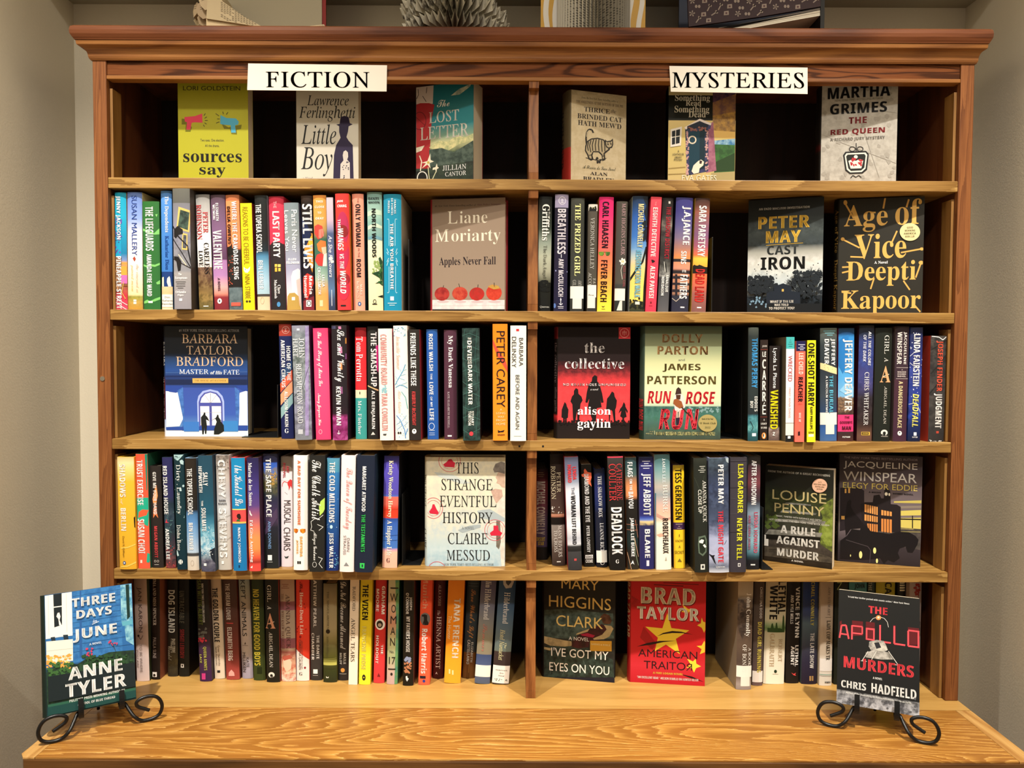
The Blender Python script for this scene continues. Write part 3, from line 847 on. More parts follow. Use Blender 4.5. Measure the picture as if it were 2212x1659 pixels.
# right bay
crop(1140, 380, 5.186)
S(128, 278, 106, 256, 232, 1524, '0c0f0c 10:141814 28:303a30 40:8c988c 52:b0b4a0 65:a0a08c 74:585848 78:14160f 100:0e0e0e', '''
@n|0c0e0c|70|20|115,1180,250,1300
Griffiths|G|f4f0e8|160,320,246,726
ELLY|S|c8c8c0|234,405,252,490
The Dark Angel|R|3c3c34|162,780,214,1150
Quercus|R^|d8d8d0|134,1462,242,1488''', 'black and misty grey book with white lettering')
S(304, 462, 288, 442, 206, 1525, 'a098b8 11.3:a098b8 11.4:1c162c 50:201a34 100:1c1a38', '''
@ring|ece8f4|387,278,40,42,6
@l|ece8f4|6|372,262,402,262
@l|ece8f4|6|370,280,405,280
@l|ece8f4|6|387,258,387,305
@l|ece8f4|6|366,300,408,300
BREATHLESS|B|ece6f0|332,370,430,876
@l|ece6f0|7|376,880,376,920
AMY McCULLOCH|B|ece6f0|342,930,402,1356
@l|ece6f0|6|370,1370,370,1450
@l|ece6f0|6|350,1435,370,1452,392,1435
@o|f4f0f8|370,1392,8,10
@o|5878b8|300,1460,14,28
@o|8c90c0|312,1065,8,9
@o|a0a8d8|446,1076,6,7
@l|d8d4e0|6|335,1470,402,1470
@l|d8d4e0|6|340,1488,400,1488''', 'dark navy book with lilac top band and emblem')
S(484, 642, 472, 626, 250, 1525, '44463f 20:363832 80:3a3c38 100:2a2c2a', '''
THE PRIZED GIRL|G|f2eea2|526,315,592,1122
AMY|R|b8b8b0|565,1170,605,1240
GIL|R|b8b8b0|500,1170,540,1240
@K|e8e4dc|466,1240,640,1378
@K|e4e0d8|500,1378,606,1494
@r|888|515,1336,600,1342''', 'dark grey plastic-covered book with pale yellow lettering')
S(682, 786, 662, 772, 318, 1525, 'dcd8cc 6:e0dcd0 6.3:544e46 50:4a463e 75:4c4840 100:2c2c2c', '''
@p|1c1c1c|684,395,690,360,700,345,715,355,745,352,765,335,775,370,770,396
@o|c8c080|722,362,5,5
@o|c8c080|748,362,5,5
VERONICA HELLEY|R|c8c6c0|700,470,746,1046
ACCO|R|c8c6c0|676,1085,714,1224
FA|R|c8c6c0|732,1150,764,1210
@K|ece8e0|652,1225,772,1364
@K|e4e0d8|664,1364,758,1486
Fine|S^|444|680,1330,742,1348''', 'narrow dark brown book with thin grey lettering', side='8c8478')
S(800, 972, 776, 938, 236, 1526, 'd02068 15:e02c70 38:ee5a68 50:f47058 65:f88c50 80:f8b048 90:f8d040 100:f4e048', '''
CARL HIAASEN|B|24101c|832,290,908,810
FEVER BEACH|B|28140c|815,945,890,1416
@p|7c9c38/40602c|792,852,850,850,856,875,840,898,810,896,796,880
@p|7c9c38/40602c|872,850,928,852,922,880,908,896,882,898,870,875
@l|3c3424|5|850,856,872,856
@p|24140c|826,1462,845,1470,864,1460,855,1476,836,1478
@l|5c3c10|5|826,1498,866,1498''', 'pink to yellow gradient book with bold black lettering')
S(1000, 1120, 962, 1100, 286, 1525, '4c4840 50:484440 74:4c4840 76:3a3c3a 100:242826', '''
MARY HIGGINS CLARK|R|c09ca0|1050,310,1094,890
KISS THE GIRL|R|a84c58|1070,1010,1098,1250
@p|ece6dc|1026,940,1045,950,1048,925,1062,918,1072,935,1092,925,1096,948,1108,965,1090,980,1080,1000,1062,990,1040,1000,1042,970,1024,962
@o|c8b050|1064,960,14,14
@l|e0dcd0|5|1060,1000,1045,1060,1060,1160
@K|e8e2d8|950,1264,1096,1400
@p|d8d4cc|990,1512,1030,1405,1060,1400,1060,1512''', 'grey-brown book with dull pink lettering and daisy', side='6c4440')
crop(1340, 380, 5.186)
S(134, 322, 102, 268, 226, 1520, '1c2836 10:24487c 18:2c5cac 35:3c74c4 45:6c9cd0 52:b4c4c4 60:e8cc90 72:f4d470 90:f8d868 93:54502c 100:2c3428', '''
@p|16202c|250,230,322,230,322,560,290,480,270,400,300,330
@n|16202c|26|26|255,500,310,720
@l|141a18|22|300,790,250,960,180,1050,90,1190
@p|141a18|292,800,310,780,306,1000,268,1480,250,1500,262,1240,285,1000
@n|1c2018|40|18|105,1370,240,1480
MICHAEL CONNELLY|B|f8ecb0|194,315,262,800
RESURRECTION WALK|B|74bcd8|164,830,232,1362
@r|e8e4d0|165,1408,215,1440''', 'blue to yellow sunset book with palm trunk')
S(346, 466, 274, 404, 236, 1524, 'e44c5c 15:e84458 100:e83c54', '''
THE|S|f8a0a4|386,290,404,336
EIGHTH DETECTIVE|B|fff|352,355,408,905
@p|161214|344,940,366,940,392,955,380,968,356,978
ALEX PAVESI|B|fff|326,1010,384,1374
@r|7c1c28|332,1410,352,1434
@l|7c1c28|5|318,1458,360,1458''', 'coral-red paperback with white lettering', 'p')
S(476, 600, 412, 546, 248, 1522, '1c1816 15:2c2828 24:888078/4c4844 30:302c2c/504c4a 50:2c2a2a 60:5c5c58/30302e 68:a8a8a4/606060 70:3c3c3e 85:4c4c50 100:5c5c60', '''
@r|c8c4bc|540,285,562,312
THE SHADOW DISTRICT|B|b42c3c|505,345,560,930
@l|d8d8d0|6|490,960,500,1070
@l|141414|8|510,980,520,1080
ARNALDUR|B|f4f4f0|506,1105,542,1300
INDRIDASON|B|f4f4f0|456,1112,490,1340''', 'black-grey book with crimson lettering', side='14100e')
S(632, 816, 566, 770, 244, 1520, '3a3878 12:403c80 25:5c588c 35:7c6c88 44:a8786c 52:dc8850 53.5:e08c50 53.6:2c2428 56:2c2428 56.4:d8906c 62:d89078 64:2c2428 66.5:2c2428 66.6:c88868 84:a87860 86:2c2c38 100:2c2c40', '''
@r|28222a|575,1120,780,1150
@r|28222a|575,1195,780,1220
@r|28222a|575,1270,780,1300
@r|28222a|610,1100,636,1340
@l|d0c0b0|6|575,1370,620,1405,690,1345
J.A.JANCE|B|fff|684,340,786,770
SINS|B|fff|678,840,742,985
OF THE|B^|fff|692,1050,738,1078
FATHERS|B|fff|664,1105,756,1372
@r|f4f0f0|672,1462,722,1476''', 'thick purple to orange pier picture book', side='2c2c50')
S(842, 1012, 794, 962, 250, 1518, '38241f 6:5c3830 12:94584c 20:8c5c68 32:80587c 42:a05870 50:e07048 53:f8c448 60:f4a83c 61:1c1814 66:1c1814 66.5:f07444 74:d86c50 84:a06058 100:7c5450', '''
@p|1c1814|805,1008,830,990,845,1000,870,1000,880,990,910,998,940,1010,965,1015,990,1010,990,1030,805,1030
SARA PARETSKY|B|fff|872,335,960,900
DEAD LAND|B|d02c28|836,1040,944,1408
@r|f4f0f0|858,1462,908,1476''', 'orange sunset city book with red and white lettering')
crop(1580, 380, 4.254)
F(150, 843, 150, 840, 238, 182, .08, .035, .026, '1c1f20 15:232828 28:343c3c/485050 40:40484c/2c3434 46:a8a8a0 55:c8c8c0/e4e4e0 64:dce0dc/b8c0c0 76:b4c4cc/d8e0e4 85:34404c/182028 93:101418', '''
AN ENZO MACLEOD INVESTIGATION|B|d0d0cc|248,286,715,306
PETER|B|e8bc48|245,368,718,480
MAY|B|e8bc48|318,502,640,612
@l|b89028|5|320,640,660,612
CAST|B|3c4040|330,638,620,722
IRON|B|20201e|272,742,680,860
@t|14181c|290,1180,260,.9
@t|14181c|700,1160,360,.9
@t|14181c|230,1180,220,.9
@t|14181c|640,1180,300,.9
@n|20262c|120|26|160,930,420,1080
@n|20262c|150|24|570,880,838,1120
@n|14181c|24|8|190,760,800,960
@p|1c2430|330,1180,330,1080,400,1060,400,1020,480,990,560,1020,560,1060,640,1070,640,1180
@r|f0b860|472,1042,490,1064
@r|14181c|140,1175,845,1260
@n|7898b0|16|14|170,1120,330,1210
WHAT IF THE LIE|B|f4f0e8|365,1145,580,1168
WAS TOLD|B|f4f0e8|405,1176,535,1198
TO PROTECT YOU?|B|f4f0e8|355,1206,590,1230''', 'stormy-sky book with gold and black lettering', 'p', spine='101214')
F(985, 1762, 985, 1766, 236, 172, .068, .03, .042, '2b2923', '''
@l|d8a858|16|1030,258,1120,400
@l|d8a858|16|1405,200,1390,300
@l|d8a858|16|1620,205,1600,280
@l|d8a858|14|1015,590,1180,665
@l|d8a858|14|1560,700,1750,660
@l|d8a858|14|1520,500,1470,620
@l|d8a858|14|1095,748,1230,750
@l|d8a858|14|1320,940,1290,1040
@l|d8a858|14|1590,960,1650,1045
@l|d8a858|14|1700,930,1745,790
@l|d8a858|14|1020,845,1090,840
@l|d8a858|14|1020,895,1080,880
@l|d8a858|14|1110,1080,1020,1070
@l|d8a858|14|1690,1180,1750,1250
@o|d8a858|1038,260,18,22
@o|d8a858|1020,590,18,16
@o|d8a858|1748,662,20,14
@o|d8a858|1745,790,22,18
Age|G|dcae5c|1030,270,1432,520
of|G|dcae5c|1500,200,1738,440
Vice|G|dcae5c|1132,530,1608,760
A Novel|G|fff|1318,780,1442,806
Deepti|G|dcae5c|1060,778,1700,1010
Kapoor|G|dcae5c|1018,1050,1750,1270
@O|e4d49c|1635,508,92,82,1
@ring|8c7c8c|1635,508,50,44,4''', 'black book covered in huge gold lettering', 'h', spine='16140f', spitems='''
Age of Vice|G|8c7038|60,8,92,46
Deepti Kapoor|G|8c7038|60,52,92,96''')

# ================================================================== THIRD SHELF
ROW[0] = 2
crop(200, 670, 5.183)
F(822, 1740, 805, 1732, 180, 185, .045, .05, .04, '1c2026 24:1c222c 32:24406c 40:284c90 46:24386c 55:2c4488 56:3c54a8 80:3c5cb4 93:5c90cc 94:e4eef6 100:d4e4f2', '''
#1 NEW YORK TIMES BESTSELLING AUTHOR|R|c0c4cc|980,214,1650,246
@l|3c5c98|10|810,700,1740,690
@l|1c2c5c|14|810,740,1740,735
@r|1c284c|810,775,1740,835
BARBARA|R|d4b494|1010,268,1630,370
TAYLOR|R|d4b494|1058,400,1575,498
BRADFORD|R|d4b494|940,520,1688,625
MASTER|R|f4f4f4|972,662,1300,714
of His|GI|f4f4f4|1320,680,1450,718
FATE|R|f4f4f4|1465,668,1645,718
@r|d8ac5c|1118,762,1518,815
THE HOUSE of FALCONER|R|2c2418|1140,778,1495,798
@p|eef4f8|805,905,950,915,1000,1060,1010,1200,960,1300,800,1310
@p|eef4f8|1740,895,1645,925,1620,1100,1625,1290,1740,1290
@p|2c489c|800,845,1010,845,1000,900,930,925,860,915,810,890
@p|2c489c|1600,845,1740,840,1740,910,1670,895
@p|3860a8/4c7cc8|945,900,1010,860,1020,1350,990,1350,1000,1200
@p|3860a8/4c7cc8|1640,900,1590,860,1600,1340,1625,1340,1640,1100
@p|a8b8ec|1165,1330,1165,1020,1180,960,1230,905,1315,885,1400,905,1450,960,1468,1020,1468,1330
@p|4c54a8|1182,1330,1182,1030,1200,975,1245,925,1315,908,1385,925,1430,975,1448,1030,1448,1330
@p|fcfcf4|1200,1035,1215,985,1255,940,1315,922,1375,940,1415,985,1432,1035
@r|f8fafa|1198,1075,1300,1290
@r|f8fafa|1328,1075,1432,1290
@l|5c5c8c|5|1316,925,1316,1290
@l|8c8cb0|4|1250,945,1310,1035
@l|8c8cb0|4|1385,945,1322,1035
@l|8c8cb0|4|1200,1145,1432,1145
@p|2c4ca0|800,1310,1740,1290,1740,1350,800,1345
@p|3c78c8|1000,1250,1180,1250,1180,1360,1010,1360
@p|3c84cc|1450,1240,1620,1240,1620,1360,1450,1360
@p|1c2020|1230,1170,1240,1145,1255,1150,1255,1175,1275,1195,1300,1245,1262,1225,1270,1300,1260,1385,1245,1385,1242,1310,1230,1390,1215,1390,1210,1300,1205,1290,1203,1200
@p|1c2020|1380,1190,1388,1168,1402,1175,1405,1200,1440,1250,1420,1235,1460,1290,1462,1355,1400,1392,1345,1392,1350,1330,1380,1250,1365,1215,1300,1248,1370,1205''', 'navy and blue book with couple before arched window', 'h', spine='16161c 45:1c2c4c 50:481418 84:481418 85:a8b8dc 100:dcdce4', spitems='''
BARBARA|R|d0d0d0|82,14,98,36
TAYLOR|R|d0d0d0|62,14,78,36
MASTER of His FATE|G|f0f0f0|60,46,84,84''')  # near-black upper bands of the cover include painted shelf shade
crop(580, 680, 5.529)
S(118, 266, 144, 306, 110, 1490, 'a43c30 10.4:a43c30 10.5:1c2654 35:1e2a58 45:26365c 78:1c2454 100:1c2252', '''
@p|dc5c3c|120,840,290,650,290,780,130,940
@p|e4a078|130,960,292,785,294,930,136,1090
@p|8cb0b4|136,1120,294,940,296,1060,140,1250
@p|2c4870|125,760,200,640,285,540,288,640,128,830
@ring|d8a89c|205,184,42,42,5
@l|d8a89c|5|190,165,222,165
@l|d8a89c|5|205,160,205,208
@l|d8a89c|5|185,200,226,200
HOME OF THE|B|fff|218,376,266,790
AMERICAN CIRCUS|B|fff|150,300,200,872
ALLISON LARKIN|B|fff|192,920,236,1346
G|G^|fff|192,1368,244,1422''', 'navy book with diagonal orange and teal stripes', s=.012)
S(266, 482, 314, 520, 128, 1532, '8c8ca0 8:6c747c/8c949c 30:54605c/8c9498 50:6c747c/98a0a8 70:6c7078/9090a8 90:646470/8c90a0 100:7c8088', '''
@r|9080b0/a8a0c8|440,140,482,1480
@l|a8acb0|5|280,620,430,900,470,1000
@l|4c5458|6|480,640,400,900,300,1000
@r|f0f0f4|335,165,370,190
JOHN|R|f4f4f4|364,280,430,526
HART|R|f4f4f4|286,285,348,512
REDEMPTION ROAD|R|f4f4f4|338,595,404,1326
@r|c0c4cc|352,1402,412,1460''', 'thick purple-grey book with thin white lettering', s=-.012, side='4c2c54')
S(528, 702, 556, 752, 160, 1520, 'f03c6c 15:f84878 50:f84c7c 100:f44070', '''
The Last Story of Mina Lee|C|fff|572,205,640,866
Nancy Jooyoun Kim|C|fff|574,955,630,1346
@ring|f8b0c4|618,1422,20,26,6''', 'hot pink hardcover with white script lettering', s=-.007, side='b02050')
S(738, 936, 768, 942, 125, 1530, '241e22 70:241c22 77:2c1824 80:801c58/b04c90 92:6c1c4c/902c70 100:8c2464/c060a0', '''
@r|2c2c44/4c4c6c|742,135,800,170
@p|c47ca4|832,140,868,140,872,175,834,170
@p|c47ca4|835,395,880,385,885,465,845,470
@p|d89058|845,590,880,580,885,665,850,665
@p|8c5480|850,880,885,875,888,960,856,960
@r|6c3c6c|920,470,940,540
@r|b07838|920,280,938,350
Sex and Vanity|C|fff|780,180,910,815
KEVIN KWAN|B|fff|810,872,866,1346
@l|f0e8ec|6|840,1410,840,1450
@l|f0e8ec|6|822,1440,840,1456,858,1440''', 'black and magenta book with looping white script', s=-.012, side='2c1824')
S(1028, 1166, 1036, 1176, 154, 1490, '84141a 8:84141a 8.4:dc2c34 55.8:e03038 55.8:f0dcbc 63:f0dcbc 63.1:3c9c98 100:3c9894', '''
Tom Perrotta|R|fff|1046,265,1126,796
Mrs. Fletcher|R|fff|1068,1030,1112,1432
@o|2c2c2c|1090,936,6,18''', 'red over teal book with white serif lettering', side='30080c')
S(1176, 1304, 1178, 1322, 140, 1505, '161414 4:242422 100:242422', '''
@p|d83890|1280,380,1306,360,1312,700,1290,640
@p|e8c088|1180,850,1250,880,1320,905,1320,925,1240,890,1182,865
THE SMASH-UP|B|fff|1222,210,1294,866
ALI BENJAMIN|B|fff|1222,915,1274,1380
@p|e8e4e0|1220,1455,1248,1415,1278,1450''', 'charcoal book with bold white capitals and slash')
S(1302, 1474, 1326, 1500, 166, 1535, 'f2ebdf', '''
COMMUNITY BOARD|B|eca4a4|1336,235,1414,850
TARA CONKLIN|B|eca4a4|1350,955,1424,1412
@n|88bcc8|20|16|1355,850,1415,950
@p|444|1366,1455,1412,1452,1402,1475,1368,1472''', 'cream hardcover with pale pink capitals', s=-.012, side='b83050')
crop(840, 680, 5.531)
S(42, 222, 76, 240, 130, 1522, 'f2efe4', '''
@l|4c98c4|10|70,850,120,760,170,680,200,600
@l|7cb8d4|6|100,780,70,740
@l|7cb8d4|6|130,740,200,720
@l|7cb8d4|6|110,760,190,790
@l|7cb8d4|6|150,700,130,650
@l|7cb8d4|6|160,680,215,660
@l|4c98c4|9|75,880,130,850,180,860,225,890
@l|7cb8d4|6|100,850,80,800
@l|7cb8d4|6|150,845,220,820
@l|4ca0a8|8|150,930,200,1000,225,1140
@l|4c88c8|10|200,1500,190,1400,140,1280,90,1220
@l|4c88c8|10|200,1460,225,1380
@l|7cb0dc|6|150,1290,90,1330
@l|7cb0dc|6|170,1330,100,1390
@l|7cb0dc|6|160,1290,210,1220
@l|7cb0dc|6|180,1350,230,1300
@n|4c98c4|20|9|50,150,200,260
@n|8cc0d8|24|8|70,1200,230,1480
Invincible Summer|I|d88c80|84,258,134,660
Alice Adams|I|d88c80|110,908,148,1188
@o|222|114,1432,11,13
@o|222|140,1432,11,13''', 'white book with blue fern pattern', s=-.007)
S(222, 366, 246, 384, 176, 1520, '2a2522', '''
FRIENDS LIKE THESE|B|fff|256,220,326,858
KIMBERLY McCREIGHT|BS|dc4c4c|276,925,322,1342
@o|f4f4f0|303,1412,27,30
@o|222|303,1405,8,10''', 'black book with slanted red author lettering', s=-.005, side='9c2a30', d=.165)
S(438, 584, 462, 592, 175, 1502, '2c5898 6:2458a8 100:2454a0', '''
ROSIE WALSH|B|fff|476,230,528,672
THE|B|e8f0fc|494,705,520,780
LOVE|B|fff|482,810,532,962
OF MY|B|e8f0fc|496,985,522,1110
LIFE|B|fff|486,1130,538,1272
@ring|e8f0fc|511,1345,33,40,5
@l|c8d8f0|5|478,1395,548,1395
@l|c8d8f0|5|482,1425,548,1425
@l|c8d8f0|5|482,1448,548,1448''', 'royal blue hardcover with bold white capitals', side='4c3438')
S(650, 812, 662, 812, 182, 1500, '502e3e 100:4c2a3a', '''
My Dark Vanessa|G|f8f0f0|696,250,766,876
KATE ELIZABETH RUSSELL|R|d0c4c8|702,925,726,1362
@r|e8e0e4|702,1448,752,1466''', 'plum hardcover with white serif lettering', side='8c8884')
S(866, 1088, 886, 1092, 160, 1512, '1a2826/304844', '''
@l|4c7870|4|870,250,960,220,1085,270
@l|4c7870|4|870,400,960,370,1085,420
@l|4c7870|4|872,520,960,560,1085,520
@l|4c7870|4|874,680,960,640,1088,700
@l|4c7870|4|876,800,960,860,1088,810
@l|4c7870|4|878,960,960,920,1090,980
@l|4c7870|4|880,1100,960,1140,1090,1090
@l|4c7870|4|882,1240,960,1200,1090,1260
@l|4c7870|4|884,1380,960,1430,1090,1370
@l|3c6860|4|900,170,880,500,930,800,900,1500
@l|3c6860|4|1060,170,1030,500,1080,900,1040,1500
THE|B^|f0f0e8|940,275,985,298
DEVIL|B|f8f8f0|936,310,990,540
AND|S|f0f0e8|968,520,992,590
THE|S|f0f0e8|940,530,962,590
DARK WATER|B|f8f8f0|946,600,998,1080
STUART|B|f8f8f0|984,1155,1016,1330
TURTON|B|f8f8f0|948,1155,980,1328
@o|e04048|985,1428,24,26''', 'thick dark green wave-patterned book', s=-.01, side='161014')
S(1234, 1422, 1242, 1422, 110, 1502, 'f4861c 50:f88c20 100:f49028', '''
@p|e0503c|1236,290,1280,380,1330,450,1400,560,1420,620,1420,680,1360,590,1290,480,1238,360
PETER CAREY|S|20181c|1284,195,1390,1104
A|S^|fcd4a0|1328,1118,1352,1144
LONG|S^|fcd4a0|1282,1160,1392,1186
WAY|S^|fcd4a0|1298,1204,1382,1230
FROM|S^|fcd4a0|1282,1246,1392,1272
HOME|S^|fcd4a0|1282,1288,1394,1316
@p|20181c|1300,1375,1330,1388,1385,1375,1370,1400,1330,1402,1305,1410
KNOPF|B^|40201c|1300,1424,1388,1442''', 'orange book with thin black lettering', s=-.006, side='c82c24')
S(1446, 1648, 1450, 1640, 130, 1538, 'f2efe4', '''
BARBARA|S|3a3a3c|1556,280,1608,622
DELINSKY|S|3a3a3c|1464,265,1520,640
BEFORE AND AGAIN|S|3a3a3c|1512,730,1560,1394
@r|c83038|1520,170,1556,198
@l|888|4|1492,1478,1585,1478''', 'white book with thin grey lettering beside divider', s=-.012)
# right bay
crop(1140, 680, 4.809)
F(312, 1066, 312, 1062, 128, 128, .04, .04, .045, '1c1413 30:201414 34:381418/5c1c20 40:8c2c30/4c1c20 50:ec4044/d83a40 84:f0484c/e83c40 86:1c1413 100:1e1615', '''
@r|c8343c|942,128,1066,248
@ring|f0b0ac|1001,188,46,46,5
@l|f0b0ac|5|985,178,985,205
@l|f0b0ac|5|1000,160,1000,215
@l|f0b0ac|5|1018,178,1018,205
@l|f0b0ac|5|978,178,1025,178
@p|1a1414|695,625,722,640,722,690,745,715,775,820,790,910,765,915,755,870,770,960,720,970,710,1120,680,1120,670,1080,625,965,640,870,622,915,600,910,615,800,635,720,665,690,670,650
@p|1a1414|500,760,525,775,528,820,560,850,572,890,550,925,535,1120,520,1120,515,1000,495,1120,475,1120,465,930,445,900,460,850,480,825,480,790
@p|1a1414|875,795,898,810,905,850,928,890,920,960,910,985,915,1110,898,1110,880,1000,865,985,855,1110,845,1110,845,985,815,980,825,870,850,840
@p|1a1414|385,905,402,925,408,950,425,985,420,1070,408,1075,408,1130,392,1130,390,1075,380,1130,370,1130,370,1075,352,1065,355,985,370,945
@p|1a1414|998,905,1015,930,1018,955,1042,1000,1035,1025,1018,990,1030,1060,1005,1070,1005,1110,985,1110,985,1070,962,1055,975,995,945,1025,962,975,982,950
@n|1c1413|90|16|312,1100,1062,1140
the|RM|f6f0f0|588,290,795,396
collective|RM|f6f0f0|385,452,1000,560
NO KILLER GOES UNPUNISHED|B|f0e4e4|368,712,1020,738
a novel|I|f6f0f0|652,764,732,784
alison|G|f6f0f0|520,955,865,1038
gaylin|G|f6f0f0|518,1080,865,1200''', 'black and red silhouettes book with white lettering', 'h', spine='6c1418 10.5:6c1418 10.6:120e0d 78:120e0d 80:a82428 86:120e0d', spitems='''
the collective|G|584c4c|70,14,92,50
alison gaylin|G|584c4c|70,54,92,76''')
F(1216, 2014, 1212, 2006, 118, 118, .03, .03, .035, '4a5a48 10:6c7458 22:98a07c 32:c8cc9c 45:dce0b0 60:e0e4b8 70:c0d0b4 71:2c5450/4c7468 80:3c6c5c/48746c 92:486050/3c5048 100:38443c', '''
DOLLY|B|8a6840|1395,200,1815,290
PARTON|B|8a6840|1345,325,1870,414
and|S|555|1565,455,1630,480
JAMES|B|6a5a30|1400,508,1795,594
PATTERSON|B|6a5a30|1240,635,1955,722
RUN|BS|d42c38|1245,792,1492,922
ROSE|BS|d42c38|1642,796,1950,928
@n|7c9c9c|30|16|1640,960,2000,1010
RUN|BS|ec3c4c|1365,978,1780,1192
@p|3c2824|1530,840,1545,770,1565,750,1590,770,1600,850,1595,880,1540,880
@p|d8d4d0|1512,870,1530,830,1600,820,1622,850,1638,960,1610,980,1560,1010,1530,990
@p|4c2c1c|1540,830,1590,830,1585,880,1545,880
@p|94542c|1520,880,1550,870,1600,900,1620,960,1580,975,1540,950,1512,920
@l|3c2418|14|1600,960,1700,1062
@p|e0b0a0|1545,990,1560,990,1560,1080,1548,1080
@p|e0b0a0|1572,990,1595,990,1580,1070,1568,1070
@p|2c1c30|1542,1072,1582,1066,1572,1145,1548,1140
@O|a89860|1870,1125,98,90,2
ALSO|B|d8d4a0|1270,1208,1308,1220
AVAILABLE|B|d8d4a0|1230,1228,1308,1242
@l|d8d4a0|4|1322,1205,1322,1244
ALBUM OF 12 ORIGINAL DOLLY PARTON SONGS FROM THE NOVEL!|B|f0e8a0|1332,1216,1948,1252''', 'pale green book with red title and guitarist', 'h', spine='2c3c34 60:3c4c40 70:1c3028', spitems='''
RUN ROSE RUN|BS|b82c34|30,64,90,92''')  # cover bands darken upward to paint the shadow of the shelf
crop(1580, 680, 5.529)
S(206, 330, 192, 326, 152, 1494, '4c524c 8:2c3434 50:2c3636 76:242c30 78:2c5c68/4c8c98 90:3c7c84/6cacac 93:2c5c64 100:204850', '''
THOMAS PERRY|B|48a4e4|242,280,316,866
EDDIE'S|B|f4f4f0|276,965,318,1142
BOY|B|f4f4f0|222,1020,260,1104
@l|1c2428|8|225,1260,260,1330,240,1370
@r|e8f0f0|245,1400,298,1436''', 'narrow dark plastic-covered book with sky-blue lettering', side='0c0d0c', s=.006)
S(342, 440, 336, 434, 300, 1492, '2c211d 100:241c1a', '''
JOHN|B^|d8d0c8|365,364,425,390
LE|B^|f4f0e8|368,440,414,500
C|B^|f4f0e8|366,530,414,640
A|B^|f4f0e8|366,660,414,770
R|B^|f4f0e8|366,785,414,896
R|B^|f4f0e8|366,915,414,1026
É|B^|f4f0e8|368,1040,412,1182
@l|a04030|4|345,415,435,415
@l|a04030|4|340,1212,432,1212
A|B^|f4f0e8|382,1236,396,1256
LEGACY|B^|f4f0e8|350,1282,424,1304
OF SPIES|B^|f4f0e8|350,1330,426,1352
@o|f09040|387,1436,28,38
@o|f8f4ec|387,1436,13,28
@o|222|382,1432,7,20''', 'narrow dark brown paperback with stacked white letters', 'p', s=.02)
S(452, 592, 440, 578, 372, 1486, '221c1a 60:2c201e 85:2c2422 88:6c5850/a8948c 100:5c4c48', '''
Lynda La Plante|S|fff|484,400,542,870
VANISHED|B|f6ec20|462,890,558,1350
Z|B^|f4f4f0|490,1386,520,1428''', 'black paperback with yellow and white lettering', 'p', s=.02)
S(646, 764, 640, 750, 266, 1498, '44b0b0 11.3:44b0b0 11.4:f4f0ee 82:f0ecea 82:1c1814 83:e8e4dc 94:e8e4dc 94:1c1c1c 100:1c1c1c', '''
@l|2c6c70|4|695,302,712,302
@l|2c6c70|4|685,325,722,325
@l|2c6c70|4|672,350,738,350
@l|2c6c70|4|682,375,728,375
WRECKED|S|b84c5c|672,485,730,786
MARY ANNA EVANS|S|cc989c|680,860,708,1214
@r|f4f0ec|670,1432,706,1462''', 'white book with turquoise top and rose lettering', 'p', side='6c6450', s=.0)
S(770, 894, 748, 878, 314, 1524, '1c1c48 10:1c1c48 10.2:f46c58 55:ee6050 100:f07060', '''
@l|d8d8f0|7|795,358,885,358
@l|d8d8f0|7|820,378,860,378
@l|d8d8f0|7|790,398,885,398
@l|d8d8f0|7|815,418,865,418
LEE CHILD|B|fcfcf0|800,460,862,712
REACHER|B|1c1418|792,745,856,1042
A NOVEL|S|9c3c34|790,1060,852,1076
MAKE ME|B|fcdcd4|800,1175,830,1286
@p|3c1818|790,1400,820,1396,820,1446,790,1448''', 'coral paperback with navy top block', 'p', s=-.005)
S(902, 1014, 898, 1006, 306, 1524, 'f2ea28', '''
ONE-SHOT HARRY|B|2c2c1c|912,336,994,1092
GARY PHILLIPS|B|2c2c1c|938,1100,970,1370
SOHO|B^|2c2c1c|918,1396,986,1420
@r|fcfcd0|918,1428,984,1460''', 'lemon-yellow paperback with black lettering', 'p', s=-.008, side='5c5818')
S(1062, 1270, 1060, 1266, 158, 1512, '5c645c 8:4c5454 15:343c40 35:2c343c 60:3c4650 76:2c4468 90:3860a0 100:44689c', '''
@l|7cc0d0|7|1098,195,1250,195
@l|7cc0d0|7|1115,220,1232,220
@l|7cc0d0|7|1140,244,1210,244
JEFFERY|B|fff|1182,285,1242,606
DEAVER|B|fff|1110,290,1164,590
@p|e8d8a0|1060,572,1120,585,1270,640,1272,715,1180,690,1060,645
@n|b89c60|10|6|1070,600,1260,680
THE BURIAL|B|64bcdc|1168,725,1216,1180
A LINCOLN RHYME|B|f0f0f0|1124,730,1148,1170
@K|eeeae2|1060,1170,1268,1316
@K|e8e4dc|1124,1316,1232,1430''', 'thick slate-blue book crossed by a cream rope', side='202428')
S(1278, 1482, 1276, 1460, 160, 1505, '1c3448 5:1c4878 8:3488d0 25:48a0e0 45:58a8e4 60:7cb8e4 62:8c7460/5c4c40 72:4c3834/7c6454 76.5:3c2c28 76.6:e43c78 91.5:e43c78 91.6:38282a 100:4c2c2c', '''
@p|2878c0|1276,320,1330,260,1400,240,1400,560,1330,700,1276,600
@p|90c8f0|1290,900,1380,800,1470,860,1470,980,1380,960
@n|8c7058|30|20|1280,980,1460,1160
JEFFERY DEAVER|B|fff|1324,290,1448,1146
THE|B^|4c1428|1350,1206,1410,1234
GOODBYE|B^|4c1428|1296,1264,1448,1296
MAN|B^|4c1428|1322,1324,1430,1370
PUTNAM|B^|f4f4f4|1326,1446,1416,1464''', 'bright blue mountain book with pink block', side='8c1440')
crop(1820, 680, 5.53)
